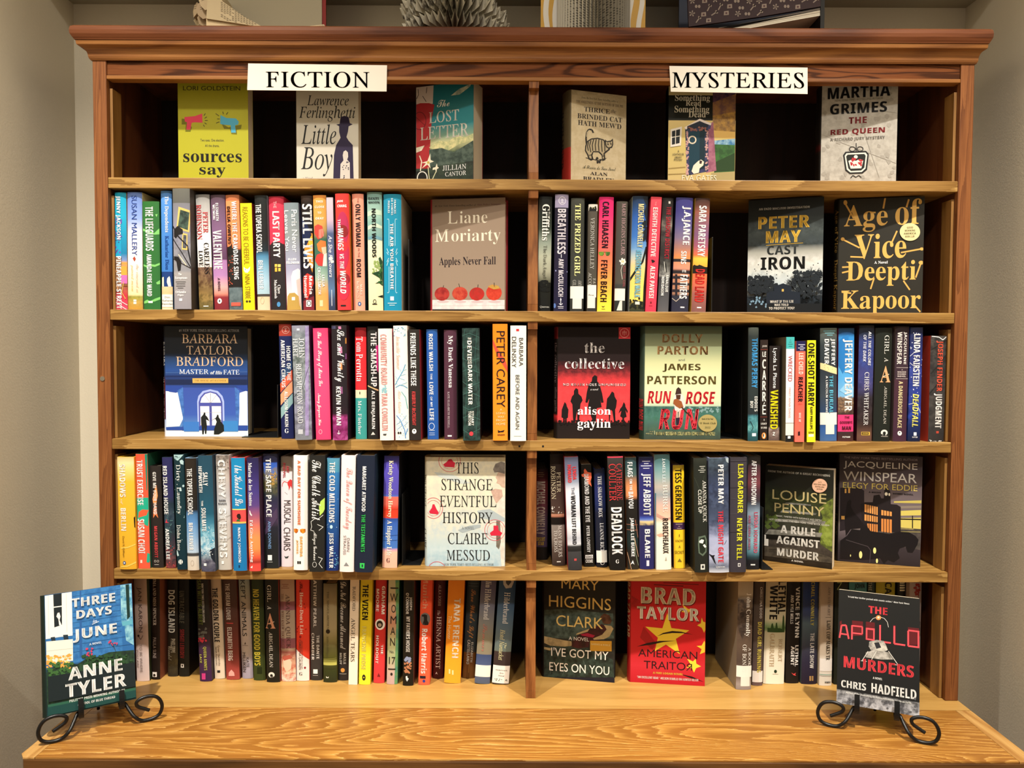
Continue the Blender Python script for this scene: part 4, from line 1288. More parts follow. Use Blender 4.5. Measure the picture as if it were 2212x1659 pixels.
S(204, 390, 172, 358, 128, 1502, '20242c 8:242c44 14:34407c 30:3c4c94/2c3470 50:34386c/504c84 62:3c343c/242028 85:3a2c2a/2c2220 95:6c4c40 100:5c4038', '''
ALL THE COLORS|BS|f0f0f8|306,198,342,602
OF THE DARK|BS|d8dcf0|244,240,282,560
CHRIS WHITAKER|R|f4f0f0|256,680,312,1312
@r|d8b048|222,1390,332,1430
@r|2c2420|228,1396,314,1424
CROWN|B^|d8b048|236,1402,304,1418''', 'indigo to brown book with white lettering', side='3c1c2c')
S(402, 606, 366, 572, 156, 1506, '121612 4:1e231e 100:1e221e', '''
GIRL|R|e8e4dc|500,245,558,462
A|R|e8e4dc|498,510,548,560
A|G^|e0a878|446,608,580,802
@l|fff0d8|7|480,735,560,705
ABIGAIL DEAN|R|d8d4cc|492,850,526,1296
@o|e8e4dc|500,1402,44,36
@r|1e221e|450,1418,552,1440
@o|1e221e|500,1406,20,18
VIKING|B^|c0bcb4|456,1440,544,1452''', 'dark green hardcover with large burning letter A', side='4c4440')
S(640, 812, 606, 768, 140, 1508, '30242a 34:3c2c36 34:3c2c36 46:3c2c36 46:482c38 100:44283a', '''
JACQUELINE|B|f0e8e4|724,205,768,590
WINSPEAR|B|f0e8e4|652,205,708,590
@l|d8ccc8|4|645,628,800,628
@l|d8ccc8|4|640,760,795,760
A|B^|d8ccc8|702,648,716,660
MAISIE|B^|d8ccc8|656,672,762,688
DOBBS|B^|d8ccc8|656,697,760,713
NOVEL|B^|d8ccc8|656,722,758,740
A DANGEROUS PLACE|B|f0e0b0|662,790,712,1346
@o|f4f0ec|682,1410,26,28
@o|2c1c24|682,1402,7,9''', 'plum-brown book with cream lettering and penguin mark', side='6c5c5c')
S(818, 972, 780, 938, 150, 1500, '28304c 10:2c3464/1c2450 40:242c70/3c4ca0 75:2c48b0/1c2c6c 85:1c2c60 100:141c38', '''
@n|e8ecf8|30|8|800,160,960,1000
@l|e8ecf8|5|800,500,850,450
@l|e8ecf8|5|800,560,840,600
@l|e8ecf8|5|790,1060,880,1040,940,1160
@l|e8ecf8|5|810,380,830,395
LINDA FAIRSTEIN|B|fff|844,230,924,842
DEADFALL|BS|f4f080|832,935,906,1326
@r|f0f0f4|848,1390,884,1430
DUTTON|B^|f0f0f4|830,1440,896,1456''', 'deep blue speckled book with pale yellow title')
S(1052, 1268, 1026, 1222, 252, 1500, '504c48/2c2a2a 30:3c3a3a/2a2828 60:4c4846/302e2e 100:302e2e', '''
@l|222|10|1050,420,1260,300
@l|222|10|1050,700,1250,480
@l|222|10|1040,930,1230,700
JOSEPH FINDER|B|e05c44|1108,310,1202,906
JUDGMENT|B|f8f4f0|1082,930,1190,1342
@r|b84838|1118,1375,1150,1402
@l|f0ece8|9|1060,258,1150,268,1205,300,1262,262
@n|f0ece8|14|8|1040,1482,1210,1500''', 'worn dark grey book with orange-red lettering', side='a83828', d=.15, yaw=6)

# ================================================================== FOURTH SHELF
ROW[0] = 3
crop(220, 960, 5.35)
S(160, 370, 190, 404, 148, 1466, 'd8bc80 5:ecdca8 10:f0d888 22:f0bc38 60:ecb430 100:e0a830', '''
@p|1c1410|372,860,400,830,404,1000,380,970
@p|f4cc60|210,1210,300,1200,400,1165,400,1180,300,1215,212,1224
@p|f4cc60|210,1430,300,1420,402,1375,402,1395,300,1435,212,1442
SHADOWS|B|fffaf0|196,230,274,616
of|I|fff4dc|206,640,240,702
BERLIN|B|fffaf0|212,745,280,1010
David R. Gillham|S|6c4c14|236,1075,262,1322
@o|2c4c80|257,1390,20,22
@o|f4f4f4|257,1390,9,10''', 'golden yellow hardcover with white lettering')
S(370, 530, 410, 560, 112, 1456, 'ec5438 10:f85c40 38:f85c40 38.5:f85c40 100:f45c40', '''
@p|24ac8c|388,628,470,620,545,625,552,740,540,960,500,940,470,870,395,900,390,720
@p|f4603c|410,860,420,790,470,760,545,770,520,830,440,850
@p|24ac8c|520,1380,530,1270,560,1290,560,1370,545,1390
@p|24846c|500,112,530,112,530,530,520,540,510,300
TRUST EXERCISE|B|fff|396,184,480,710
SUSAN CHOI|B|fff|408,872,500,1276
@r|f8dcd0|440,1354,466,1390''', 'orange-red and teal book with white capitals', side='2c6c54')
S(532, 688, 566, 716, 252, 1446, '2a2422', '''
@p|f09858|600,560,618,500,632,470,640,520,650,600,640,640,632,700,590,690,580,640
@p|e07c48|590,760,615,700,636,740,640,800,655,860,636,840,620,820,590,860
@p|f4c898|618,560,630,520,636,600,624,640
GIVE ME YOUR HAND|B|f8f4f0|590,320,634,816
MEGAN ABBOTT|B|dc4c50|606,955,648,1326
@ring|c8c0b8|614,1368,12,12,4
@ring|c8c0b8|650,1368,12,12,4
@l|c8c0b8|5|604,1408,662,1408''', 'shorter black book with flame-coloured hand')
S(686, 808, 734, 858, 150, 1450, '2c2c5c 35:30305c 42:243440 55:243848/405060 65:1c2c38/344c54 75:3c3440/24343c 88:704c50/2c3840 100:883c40/3c2c30', '''
@n|4c6c70|26|12|720,760,830,1200
@n|c04848|14|10|740,1180,850,1440
@p|d83c4c|735,905,748,870,752,905,780,915,725,916
RED ISLAND HOUSE|B|fff|706,250,762,816
ANDREA LEE|B|fff|736,985,784,1346''', 'navy book with leafy lower half and white capitals')
S(816, 948, 868, 982, 118, 1466, '143038 50:14343c 100:102c38', '''
@p|a8ccd0|816,120,948,120,920,150,880,190,850,180,825,160
@n|16343c|8|9|830,130,900,170
@p|b8d4d8|900,190,930,178,948,200,945,240,910,225
@p|b8d4d8|895,520,920,510,925,545,900,545
@o|b8d4d8|943,486,12,14
@p|b8d4d8|850,1230,875,1250,892,1300,870,1310,855,1270
@n|b8d4d8|12|6|830,400,970,1300
Dirty . Laundry|R|f4f4f0|852,235,916,816
Disha Bose|R|f4f4f0|868,940,914,1240
@o|e8ece8|911,1375,26,28
@o|143038|900,1364,6,7
@o|143038|922,1364,6,7
@o|143038|900,1388,6,7
@o|143038|922,1388,6,7''', 'dark teal book scattered with pale shapes')
S(946, 1090, 986, 1120, 160, 1474, '2c251e 30:2c251f 46:242424 50:4c7cac 57:5c90c8 70:88b0d8 84:b8cce0 85:4c4c4c 87:38383a 88:d4ccc0 100:d0c4b4', '''
THE TOPEKA SCHOOL|B|fff|984,280,1050,826
BEN LERNER|B|fafafa|1006,915,1056,1236
@ring|b8a898|1046,1390,18,32,4''', 'black-topped sky-blue book with white lettering')
S(1092, 1280, 1132, 1324, 130, 1492, '24485c 30:244c60 50:205870 58:3c7c98 65:4c94b0/8cc4d8 80:60a4c4/d0e4ec 88:4c6478/8c9ca8 90:3c3c4c/888898 100:54546c/20202c', '''
@p|1c2430|1250,1240,1320,1210,1324,1400,1270,1330
@n|f0f4f4|30|8|1140,960,1300,1300
SALLY|B|fff|1166,325,1230,482
HEPWORTH|B|fff|1100,255,1156,560
THE|B|f0f4f4|1140,655,1168,720
SOULMATE|B|fff|1142,740,1206,1014
@r|f0f0f0|1172,1392,1208,1422''', 'dark teal book with breaking blue wave', side='283848')
S(1292, 1482, 1334, 1504, 125, 1468, '988c84/5c5450 8:b0a8a0/8a827c 20:c0bab4 35:b8b8bc 45:ccd0d4 60:c0bcb8 80:c4c0b8 100:bcb8b0', '''
@n|5c5854|50|7|1300,140,1480,300
@l|a8a49c|5|1320,900,1500,820
@l|a8a49c|5|1325,1200,1500,1080
CHEVY|B|fff|1336,180,1436,622
DARK|B^|3c3c44|1345,642,1440,665
ROADS|B^|3c3c44|1336,680,1450,702
STEVENS|B|fff|1350,745,1452,1320
@r|f8f8f4|1382,1362,1412,1398''', 'grey book with very large white capitals')
crop(480, 960, 5.35)
S(90, 260, 126, 284, 156, 1478, '1c84b8 10:1c8cc4 45:1c84bc 45.2:d8d870 46:d8d870 46.2:b82c54 47:e85050 56:e85050 57.6:e8d860 58.3:2c3c8c 59:1c78b4 100:1c74b0', '''
@p|2c1c18|165,830,180,808,205,808,215,830,218,860,200,875,190,870,170,850
@p|2c7040|160,895,175,870,200,876,212,898
the Kindest Lie|C|fff|142,245,238,716
NANCY JOHNSON|B|f4f8fc|178,970,216,1376
@r|102c50|190,1410,205,1440''', 'bright blue book with small portrait band')
S(262, 428, 292, 460, 158, 1482, '28244c 10:30285c 30:483c84 42:5c4484 52:a85c74 60:d87868 70:f89458 80:f89050 88:dc5840 92:9c3028 94:d84840 100:d84c44', '''
Marisa de los Santos|G|fff|292,213,346,714
@p|fff4e8|300,768,312,772,322,800,344,826,330,834,306,810
I'd Give Anything|G|fff|302,880,358,1376
@p|f4f0ec|310,1438,345,1415,340,1446''', 'purple to orange sunset book with serif lettering', side='3c2438')
S(448, 648, 472, 662, 112, 1446, '1c1c2c 7:20203c 8:3058b8 16:3c6cc8/8c8050 25:8c7c4c/404830 34:4c4c3c/2c3840 40:2c2c44 50:3c3050 58:543c54/38304c 64:242430 80:202224 100:222424', '''
@n|b08c4c|24|16|560,320,640,480
@p|4c3c58|470,1000,560,840,645,740,650,860,560,980,480,1060
THE SAFE PLACE|B|fff|494,165,572,844
ANNA DOWNES|S|84b0e4|526,895,566,1216
@r|f4f4f0|520,1290,578,1352
@l|c8c8c4|5|510,1372,586,1372''', 'dark landscape book with bold white capitals')
S(666, 812, 670, 818, 142, 1428, '6c6054 13:786858 14:efe4ea 70:f2e8f0 100:ecdce4', '''
@p|f2e8f0|664,345,700,322,770,318,812,340,812,420,664,420
@p|d83c3c|756,440,790,405,815,420,815,530,795,480,775,535,770,490,758,470
@l|d83c3c|7|756,445,715,430,690,455,685,492
@l|888|4|720,555,756,580
AMY|B|b44048|744,250,778,330
POEPPEL|B|b44048|698,215,732,390
MUSICAL|S|3c3434|710,650,798,926
CHAIRS|S|3c3434|706,965,792,1236
@p|3c4440|712,1300,735,1310,775,1300,760,1325,730,1330''', 'pinkish-white book with a red cat')  # brown top with rounded pale edge is shelf shadow put into the colour
S(816, 988, 820, 986, 130, 1466, 'faf6ee', '''
A BAD DAY FOR SUNSHINE|B|ec7c50|870,185,906,936
@p|f09828/a03c14|822,985,850,980,880,988,872,1020,850,1036,826,1020
@p|f09828/a03c14|895,990,925,980,964,985,962,1020,935,1036,905,1020
DARYNDA|B|f0ac54|898,1070,930,1306
JONES|B|f0ac54|850,1110,880,1272
@r|222|866,1360,886,1392
@r|222|890,1360,910,1392''', 'ivory book with orange lettering and sunglasses')
S(1004, 1192, 998, 1182, 130, 1486, '222220', '''
@p|b8dc60|1120,720,1140,660,1192,618,1192,740,1170,790,1130,830
@l|f4f4f0|5|1075,860,1020,900,1030,960,1015,1000,1060,1010
@l|f4f4f0|5|1080,870,1120,860,1170,820
@l|f4f4f0|5|1100,930,1170,960,1120,1000
@l|f4f4f0|5|1110,1310,1160,1330,1120,1390,1160,1440
The Chalk Artist|C|f4f4f0|1030,183,1146,880
Allegra Goodman|C|f0f0ec|1036,1020,1096,1350
@ring|d0d0cc|1066,1400,24,30,5''', 'black book with chalk-white script and green leaf', side='1a1a1a')
S(1206, 1358, 1184, 1348, 160, 1472, '5494b0 12:4c94b4 13:3478b4 35:2c64a8 60:24508c 80:1c3878 100:182c68', '''
@n|c8e0f0|12|5|1200,500,1350,1000
@n|68b0d8|14|9|1300,1240,1348,1440
THE COLD MILLIONS|B|fff|1236,205,1304,906
@o|b8dcec|1260,958,18,22
JESS WALTER|B|fff|1222,1025,1288,1440''', 'blue gradient book with bold white capitals', side='1c2c50')
crop(720, 960, 5.027)
S(82, 246, 64, 222, 122, 1396, 'f6eae8 100:f4e4e2', '''
The Queen of Tuesday|C|e49c9c|104,258,208,926
DARIN|S|666|148,1022,178,1168
STRAUSS|S|666|108,995,138,1204
@p|888|112,1330,140,1288,172,1330''', 'pale pink book with rose script lettering')
S(248, 456, 230, 420, 122, 1402, '1c2436', '''
MARGARET ATWOOD|B|fff|312,240,356,732
THE TESTAMENTS|B|38c458|302,765,346,1176
@p|38c458|288,1300,340,1300,336,1360,290,1355
@r|1c2436|308,1315,322,1345''', 'dark navy book with green and white lettering', side='1c2c3c')
S(550, 716, 526, 694, 126, 1350, '28244c 5:3c347c 8:5c50bc 34:5850b4 36:4c70c0 36.5:ec6c5c 43:e86858 47:dc3c28 55:dc4428 56:2c4c94 60:3860b4 82:4878c4 84:d8a0b0 86:f4bca4 100:ecb49c', '''
@p|3a3280|550,180,575,170,570,240,552,300
@p|3a3280|716,180,690,200,710,290
@l|b85030|4|540,715,705,705
@l|305090|4|535,1000,700,990
@l|305090|4|532,1050,700,1045
Kristy Woodson Harvey|G|fdf4cc|588,175,648,798
A Happier Life|G|fff8e8|568,830,636,1214
G|G^|4c2c28|576,1240,616,1288''', 'violet, coral, blue and peach striped book', side='1a1c24')
F(1032, 1866, 1008, 1866, 140, 140, .03, .03, .045, 'e4dcc0/d4d0bc 40:dcd8c0/ccccbc 65:d4d4c4/bcc8c8 85:b0c8d0/c0d0d4 100:98b4c4/b0c4cc', '''
@p|6c6460/8c847c|1735,270,1760,210,1820,185,1866,200,1866,330,1800,340,1790,300,1750,305
@p|c8ac98/b89c88|1790,300,1866,320,1866,470,1830,465,1800,430,1770,420,1780,385,1762,360
@p|c8a898/b49484|1710,500,1760,480,1830,490,1840,560,1790,620,1770,640,1740,580
@p|ccc4b8/dcd8cc|1780,640,1866,540,1866,1340,1830,1340,1800,1000,1770,760
@p|645c50/7c7468|1770,800,1810,790,1820,1060,1800,1140,1770,1110
@p|a8b4b8|1560,720,1700,700,1866,800,1866,840,1600,800
@p|a0acb0|1350,930,1480,880,1600,870,1600,900,1400,960
@p|c0c8c4|1100,300,1300,330,1500,420,1400,430,1150,350
@ring|d04050|1270,182,116,116,5
@ring|d04050|1270,182,86,86,3
@p|c82840|1200,220,1240,190,1260,165,1290,160,1310,190,1330,200,1320,250,1220,245
@ring|d04050|1088,692,100,112,5
@ring|d04050|1088,692,76,84,3
@p|c82840|1040,730,1070,690,1080,650,1100,650,1120,700,1145,740,1130,760,1050,750
@ring|d04050|1756,930,112,114,5
@ring|d04050|1756,930,84,86,3
@p|c82840|1700,960,1740,930,1740,880,1790,880,1795,930,1835,960,1820,990,1710,990
@ring|d04050|1115,1370,100,96,5
@p|c82840|1070,1345,1090,1325,1140,1325,1160,1345
THIS|R|1c1c1c|1335,195,1580,318
STRANGE|R|1c1c1c|1180,375,1730,498
EVENTFUL|R|1c1c1c|1158,558,1770,680
HISTORY|R|1c1c1c|1185,735,1730,856
A NOVEL|R|4c4c4c|1392,892,1528,922
CLAIRE|R|1c1c1c|1240,960,1680,1084
MESSUD|R|1c1c1c|1225,1145,1700,1262
NEW YORK TIMES BEST-SELLING AUTHOR|R|4c4c4c|1190,1292,1742,1318''', 'pale book with red postmarks and dark serif title', 'h', spine='dcd4b8 60:ccccbc 100:a8bcc4', spitems='''
THIS STRANGE|R|222|68,16,92,46
CLAIRE|R|222|68,66,92,84''')
# right bay
crop(1130, 960, 5.352)
S(152, 290, 140, 284, 282, 1336, '2c1618 8:5c2428 20:702c30 40:6c3840 55:5c4454 75:4c3c50 85.5:483850 86:1c1614 100:1c1614', '''
@l|b08c60|6|175,328,235,328
@l|b08c60|6|165,350,245,350
@l|b08c60|6|175,372,235,372
MICHAEL CONNELLY|B|ccb4a4|156,430,256,1042
DESERT|B^|b09030|154,1072,256,1116
STAR|B^|b09030|170,1124,242,1166''', 'shorter maroon and violet book with tan lettering')
S(306, 466, 330, 496, 112, 1402, '221a17 25:3c2e28 50:54403a 53.5:6c4c3c 54:d89c80 56:b87860 57:1c1614 63:1c1614 64:988e88 75:8c8078 85:5c4c44 100:382c28', '''
@n|f4f0e8|8|9|320,720,460,800
@p|fff8f0|332,715,336,735,350,738,338,745,334,762,328,745,318,738,330,732
PETER|R|e8dcbc|390,320,436,555
ROBINSON|R|e8dcbc|320,250,374,632
MANY RIVERS|R|f8f4ec|406,935,452,1300
TO CROSS|R|f8f4ec|354,990,398,1244
@r|e8e4e0|388,1350,438,1362''', 'dark brown tramway book with cream lettering', side='14100e')
S(470, 644, 520, 686, 146, 1455, '383c4c 5:5c6078 15:6c7490 22:9098ac 30:dce0ec 38:e8ecf4 50:c8ccd8 60:e8ecf4 72:b8bcc8 77:d0d4dc 79:303030 83:1c1c1c 84:3c3c3e 100:302e30', '''
LINDA|B|ec3c40|572,260,620,410
HOWARD|B|ec3c40|510,235,558,440
THE|S|3c4050|556,495,594,582
WOMAN|B|26262e|552,590,612,836
LEFT BEHIND|B|34343c|566,855,616,1156
@r|c04848|590,1320,620,1345''', 'cloudy white and grey book with red lettering', side='8c3038')
S(668, 788, 706, 832, 232, 1412, '17140f', '''
@p|e06848|715,280,730,300,745,320,790,330,795,380,780,430,795,490,770,465,740,440,725,380,680,370,668,345,690,340,705,330,700,300
DIAMOND AND THE EYE|B|fff|712,342,766,896
PETER LOVESEY|B|fff|734,940,774,1246
@r|f0ece8|716,1276,810,1318
SOHO|B^|222|722,1284,804,1312
CRIME|B^|f0ece8|720,1328,808,1366''', 'black paperback with orange cat and white lettering', 'p')
S(818, 946, 850, 978, 288, 1418, '181a26 10:1c2448 20:242c64 35:202c5c 45:1c2034 60:1c2030 100:14161c', '''
THE SHADOW BOX|G|d8d8dc|866,365,914,840
LUANNE RICE|G|d8d8dc|890,905,936,1240
@K|ece8e0|838,1225,985,1364
@ring|e8e8e8|918,1368,22,20,5''', 'navy-black book with white library label')
S(974, 1158, 1002, 1192, 140, 1452, 'c03c50 1.2:c03c50 1.3:3c3836 15:242220 50:1c1a18 100:161412', '''
CATHERINE|R|cc4448|1082,225,1148,645
COULTER|R|dc3c40|994,225,1074,652
DEADLOCK|B|fff|1020,725,1150,1270
G|G^|f0ece8|1070,1328,1110,1372''', 'wide black book with heavy white title', side='161412')
S(1176, 1310, 1204, 1346, 150, 1442, '38484c 6:2c484c 16:4c6460 22:b87c54 27:dc905c 34:d88c5c 38:201e1a 55:1c1a18 75:1c2c2c 85:1c1a18 100:2c2820', '''
@l|a86c58|6|1300,870,1335,1080
@l|c8a080|6|1290,1080,1340,1300
@l|c8a080|6|1200,1240,1250,1440
@l|8c9c80|5|1290,1100,1300,1250,1340,1400
@l|a86c58|5|1190,920,1330,930
@l|a86c58|5|1190,980,1330,990
FLAGS|B|fff|1206,205,1266,376
ON THE|B|fff|1230,400,1262,532
BAYOU|B|fff|1218,545,1276,736
JAMES LEE BURKE|B|fff|1234,845,1286,1292
@p|f4f4f0|1240,1385,1268,1335,1288,1388,1268,1368''', 'dark marsh book with orange horizon and white capitals')
crop(1380, 960, 5.35)
S(10, 168, 8, 186, 150, 1438, '1c1c34 4:28285c 10:2c2c6c 52:2c2c6c 54:3c50a8 56:6c84c8 57.5:e0c890 60:c0a878/2c3c60 61:2c2c58 100:26265c', '''
@l|e0e0f0|7|40,195,130,195
@l|e0e0f0|7|60,222,112,222
@l|e0e0f0|9|25,248,145,248
@l|e0e0f0|7|50,276,122,276
JEFF ABBOTT|B|fff|28,335,140,816
BLAME|B|fff|68,975,132,1306
@r|d8d8e8|88,1335,122,1400''', 'indigo book with white capitals and skyline strip')
S(172, 366, 200, 378, 114, 1444, '48686c 6:4c7074 12:6c9498 20:90a8a8 28:b8b0a8 35:98a0a4 42:c8b0a8 50:e8b8a0 57:e8c8b0 60:f2e8d8 70:f4d8c4 74:f4ecdc 100:f2ecda', '''
@p|c89888|205,790,260,820,330,850,370,840,370,860,300,880,205,830
@p|e0a890|205,1040,260,1020,300,1050,240,1064
@p|3c6c7c|174,560,196,560,204,1440,196,1440
JAMES LEE|R|fff|272,165,308,446
BURKE|R|f0ece4|278,465,334,780
ROBICHEAUX|B|38302c|276,850,344,1256
@p|b0a898|300,1340,315,1290,325,1340''', 'teal to cream sky book with black and white lettering')
S(392, 528, 406, 540, 240, 1426, '988020 5:b09020 7:f8c824 55.5:f4c420 55.6:3c2448 62.5:3c2448 62.6:f4c828 100:f0c430', '''
TESS GERRITSEN|B|302c14|418,280,498,866
@l|c8b0a0|5|425,918,505,918
@l|c8b0a0|5|455,942,475,942
@l|c8b0a0|5|440,965,495,965
I|S^|4c4018|464,1030,470,1062
KNOW|S^|4c4018|424,1094,512,1124
A|S^|4c4018|458,1160,482,1190
SECRET|S^|4c4018|414,1224,524,1258
@p|7c6820|445,1350,470,1310,500,1352''', 'yellow book with a narrow purple band')
S(628, 792, 650, 806, 160, 1474, '30342c 5:262a24 100:20231e', '''
@l|3c4438|5|640,380,720,560,700,800
@l|3c4438|5|760,360,700,600,780,900
@l|c8c8c0|7|700,255,770,255
@l|c8c8c0|7|715,276,755,276
@l|c8c8c0|7|685,298,775,298
@l|c8c8c0|7|705,320,760,320
AMANDA QUICK|R|f4f0e8|728,415,786,895
CLOSE UP|S|f4f0e8|684,520,726,790
@p|5c6c5c|690,1060,770,1045,790,1100,785,1240,740,1285,690,1250,682,1150
@p|20281f|705,1080,760,1065,775,1110,770,1230,735,1262,704,1240,698,1150
@p|f0f0e8|695,1110,725,1090,755,1100,740,1140,700,1130
@p|f0f0e8|740,1160,760,1145,785,1180,765,1190
@r|e0dcd4|714,1378,764,1440
@r|222|728,1392,752,1424''', 'black-green book with camera lens picture', side='1c1c18', d=.19)
S(800, 1052, 822, 1042, 158, 1474, '4c5c6c/38424c 10:3c4858/28303c 25:303850/3c4868 40:2c3448/485470 55:4c5874/343c54 66:8c94b4/6c7494 70:a8b0d0 88:b4b8d4/a0a8c4 95:6c7488/505868 100:c8ccd8', '''
@p|16161c|804,1250,850,1275,880,1270,870,1295,895,1385,870,1350,845,1300
@l|16161c|5|1015,1105,990,1150
@p|a8b8c0|1010,160,1052,160,1050,220,1020,200
PETER MAY|B|fff|916,235,984,686
THE NIGHT GATE|B|ec4858|916,760,978,1356
Quercus|R^|f4f4f8|895,1395,995,1420''', 'wide stormy blue-grey book with crow silhouette')
S(1058, 1258, 1048, 1244, 152, 1468, '3a363c 5:3e3a42 100:38343c', '''
@l|504c54|5|1060,190,1256,185
@l|2c282e|5|1060,200,1256,196
@l|504c54|5|1056,330,1254,320
@l|2c282e|5|1056,500,1254,490
@l|504c54|5|1056,620,1250,640
@l|504c54|5|1056,800,1250,790
@l|2c282e|5|1054,1010,1250,1000
LISA GARDNER|B|ece83c|1142,228,1208,786
NEVER TELL|B|ece83c|1132,845,1194,1322
@r|d8d8d8|1144,1362,1176,1402
@r|38343c|1152,1370,1168,1394''', 'creased charcoal book with yellow capitals')
S(1262, 1416, 1248, 1398, 136, 1436, '2c2a28 6:302c2c 12:503038 24:743c44 30:4c3038 40:38343c 44:5c6878 50:8ca0b4 60:90a8bc/607080 75:8cb8c8 84:5c8898 89:284048 92:1c1c20 100:1c1c20', '''
AFTER SUNDOWN|B|fff|1300,185,1360,690
LINDA HOWARD|B|cc6078|1328,775,1376,1242
AND LINDA JONES|B|bc607c|1258,810,1290,1206
@r|f0f0f0|1292,1372,1345,1386''', 'dusky red and icy blue book with pink names')
crop(1620, 960, 4.809)
F(158, 868, 150, 858, 212, 272, .088, .018, .03, '1b1a14 20:20211a 35:262c1c/384020 45:2c3024/40482c 55:38382c/2c3020 68:3c3a34/2c2a24 80:4c443c/3c3630 90:3c342c/2c2620 100:20190f', '''
@p|4c5428/788838|860,560,800,600,720,660,760,760,720,900,740,1040,858,1120
@p|6c7c2c/90a048|860,750,760,840,740,960,800,1060,858,1060
@n|50602c|40|24|160,740,300,860
@p|5c5c54/8a8880|380,600,640,625,640,640,360,618
@p|5c5c54/8a8880|340,680,700,715,690,735,320,705
@p|64625a/8a8880|300,770,790,800,780,830,260,800
@p|6a6860/8c8a80|200,880,760,920,740,965,160,930
@p|16140f|170,935,740,970,740,1010,170,980
@p|3c362e/544c40|155,1060,400,1070,700,1120,855,1180,855,1235,155,1160
@l|1c1814|5|200,1090,400,1100,520,1140,760,1160
FROM THE AUTHOR OF A GREAT RECKONING|B|c8c4b8|185,290,830,312
LOUISE|S|c0b07c|235,490,795,592
PENNY|S|c0b07c|258,630,775,724
'MAGIC, TWISTED WITH ELEGANCE AND DEPTH'|S|d8d4c8|275,756,750,776
NOT OFTEN SEEN. -THE NEW YORK TIMES BOOK REVIEW|S|d8d4c8|200,800,830,818
A RULE|B|f4f0e8|325,856,685,938
AGAINST|B|f4f0e8|282,972,730,1054
MURDER|B|f4f0e8|290,1100,725,1182
A NOVEL|B|f4f0e8|442,1206,568,1224
@O|e8b498|727,430,76,72,3
@K|dcd8d0|152,938,196,1052''', 'angled dark garden-steps book with peach round sticker', 'p', spine='16140f')
F(930, 1796, 915, 1768, 98, 130, .085, .04, .04, '3a3034 14:443a3e 25:5c5054 38:6c6064 50:786c6c 62:84786c 72:6c6064 84:3c3438 100:2a2428', '''
@p|d8c868|1560,690,1785,680,1785,920,1560,900
@p|7c7070|1560,740,1785,735,1785,760,1560,765
@p|c8b860|1500,590,1790,580,1790,612,1500,606
@p|8c8074|1570,640,1785,636,1785,660,1570,664
@p|58504c/44403c|1380,850,1785,880,1785,1100,1200,1000
@l|c8b868|5|1380,870,1700,880
@l|c8b868|5|1520,905,1770,910
@p|2c2428|935,450,1130,440,1190,480,1195,850,935,900
@p|241e20|1150,620,1200,600,1280,600,1290,530,1350,520,1370,560,1395,560,1400,480,1430,440,1462,490,1468,620,1530,625,1570,650,1570,930,1440,900,1180,900
@p|e49c54|1195,620,1332,650,1332,735,1195,700
@p|e49c54|1370,680,1478,700,1478,745,1370,735
@p|e49c54|1195,725,1332,750,1332,810,1195,790
@p|dc8c48|1370,770,1478,780,1478,920,1370,905
@p|dc8c48|1220,820,1332,830,1332,920,1240,900
@l|241e20|7|1220,610,1220,900
@l|241e20|7|1244,610,1244,900
@l|241e20|7|1268,610,1268,900
@l|241e20|7|1292,610,1292,910
@l|241e20|7|1314,610,1314,920
@l|241e20|7|1395,680,1395,920
@l|241e20|7|1424,680,1424,920
@l|241e20|7|1452,680,1452,920
@o|f4ecd8|1420,515,16,18
@o|f4ecd8|1452,520,9,16
@r|e8b060|985,460,1002,505
@r|e8b060|1022,455,1040,505
@r|e8b060|950,742,985,778
@l|1c1818|12|1570,775,1785,780
@l|1c1818|10|1690,740,1690,870
@p|1a1618|940,1000,1010,950,1060,880,1150,890,1160,820,1220,850,1260,900,1450,930,1560,905,1650,910,1720,950,1750,990,1740,1040,1690,1125,1640,1120,1620,1060,1560,1080,1540,1130,1560,1180,1500,1225,1440,1200,1400,1240,1360,1180,1200,1200,940,1190
@p|1c1618|1010,600,1040,570,1056,590,1050,640,1080,700,1150,780,1200,850,1150,870,1050,880,1000,950,985,800,1000,680
@l|4c4448|6|1000,990,1230,1060,1260,1100,1250,1240
@o|ece898|1156,1147,17,38
@o|ece898|1302,1103,16,32
@o|ece898|1326,1210,11,24
@o|ece898|1050,1155,5,12
THE NEW YORK TIMES BESTSELLING AUTHOR|S|98888c|975,138,1745,160
JACQUELINE|S|d8d4d0|970,185,1740,268
WINSPEAR|S|d8d4d0|970,292,1735,388
ELEGY FOR EDDIE|S|d8c468|965,408,1740,468
A MAISIE|B|1c1818|1238,490,1366,506
DOBBS NOVEL|B|1c1818|1490,508,1700,524''', 'angled brown-grey book with black horse and lit windows', 'h', spine='140f10', spitems='''
JACQUELINE WINSPEAR|B|3c3434|70,8,90,50
ELEGY|S|4c4420|70,56,90,76''')

# ================================================================== BOTTOM SHELF
ROW[0] = 4  # several spine colours lighten low down, where the painted shelf shade ends
crop(270, 1230, 5.531)
S(86, 256, 138, 286, 45, 1358, 'b09c94 20:c0aaa0 55:c8b0a8 70:d4bcb4 76:e8d4d0 100:e4d0cc', '''
@n|3c2c2c|10|12|145,60,260,110
@l|3c2c2c|6|150,800,190,850,215,800
@o|3c2c2c|160,805,14,14
JAN KARON|S|5c4c4c|144,215,206,762
TO BE WHERE|S|8c7c78|178,905,208,1246
YOU ARE|S|8c7c78|136,965,162,1190''', 'pinkish-beige book partly behind the left easel', side='3c4430')
S(306, 412, 312, 420, 45, 1338, '26170f 100:1c1412', '''
EMMA AND MISS SPENCER|G|c4b4a4|334,60,374,676
PAULA SLINE|S|a89890|332,825,374,1076
@r|f4f0ec|324,1245,382,1305
@o|26170f|350,1285,16,18''', 'narrow dark brown book with pale serif lettering', side='8c5440', d=.17)
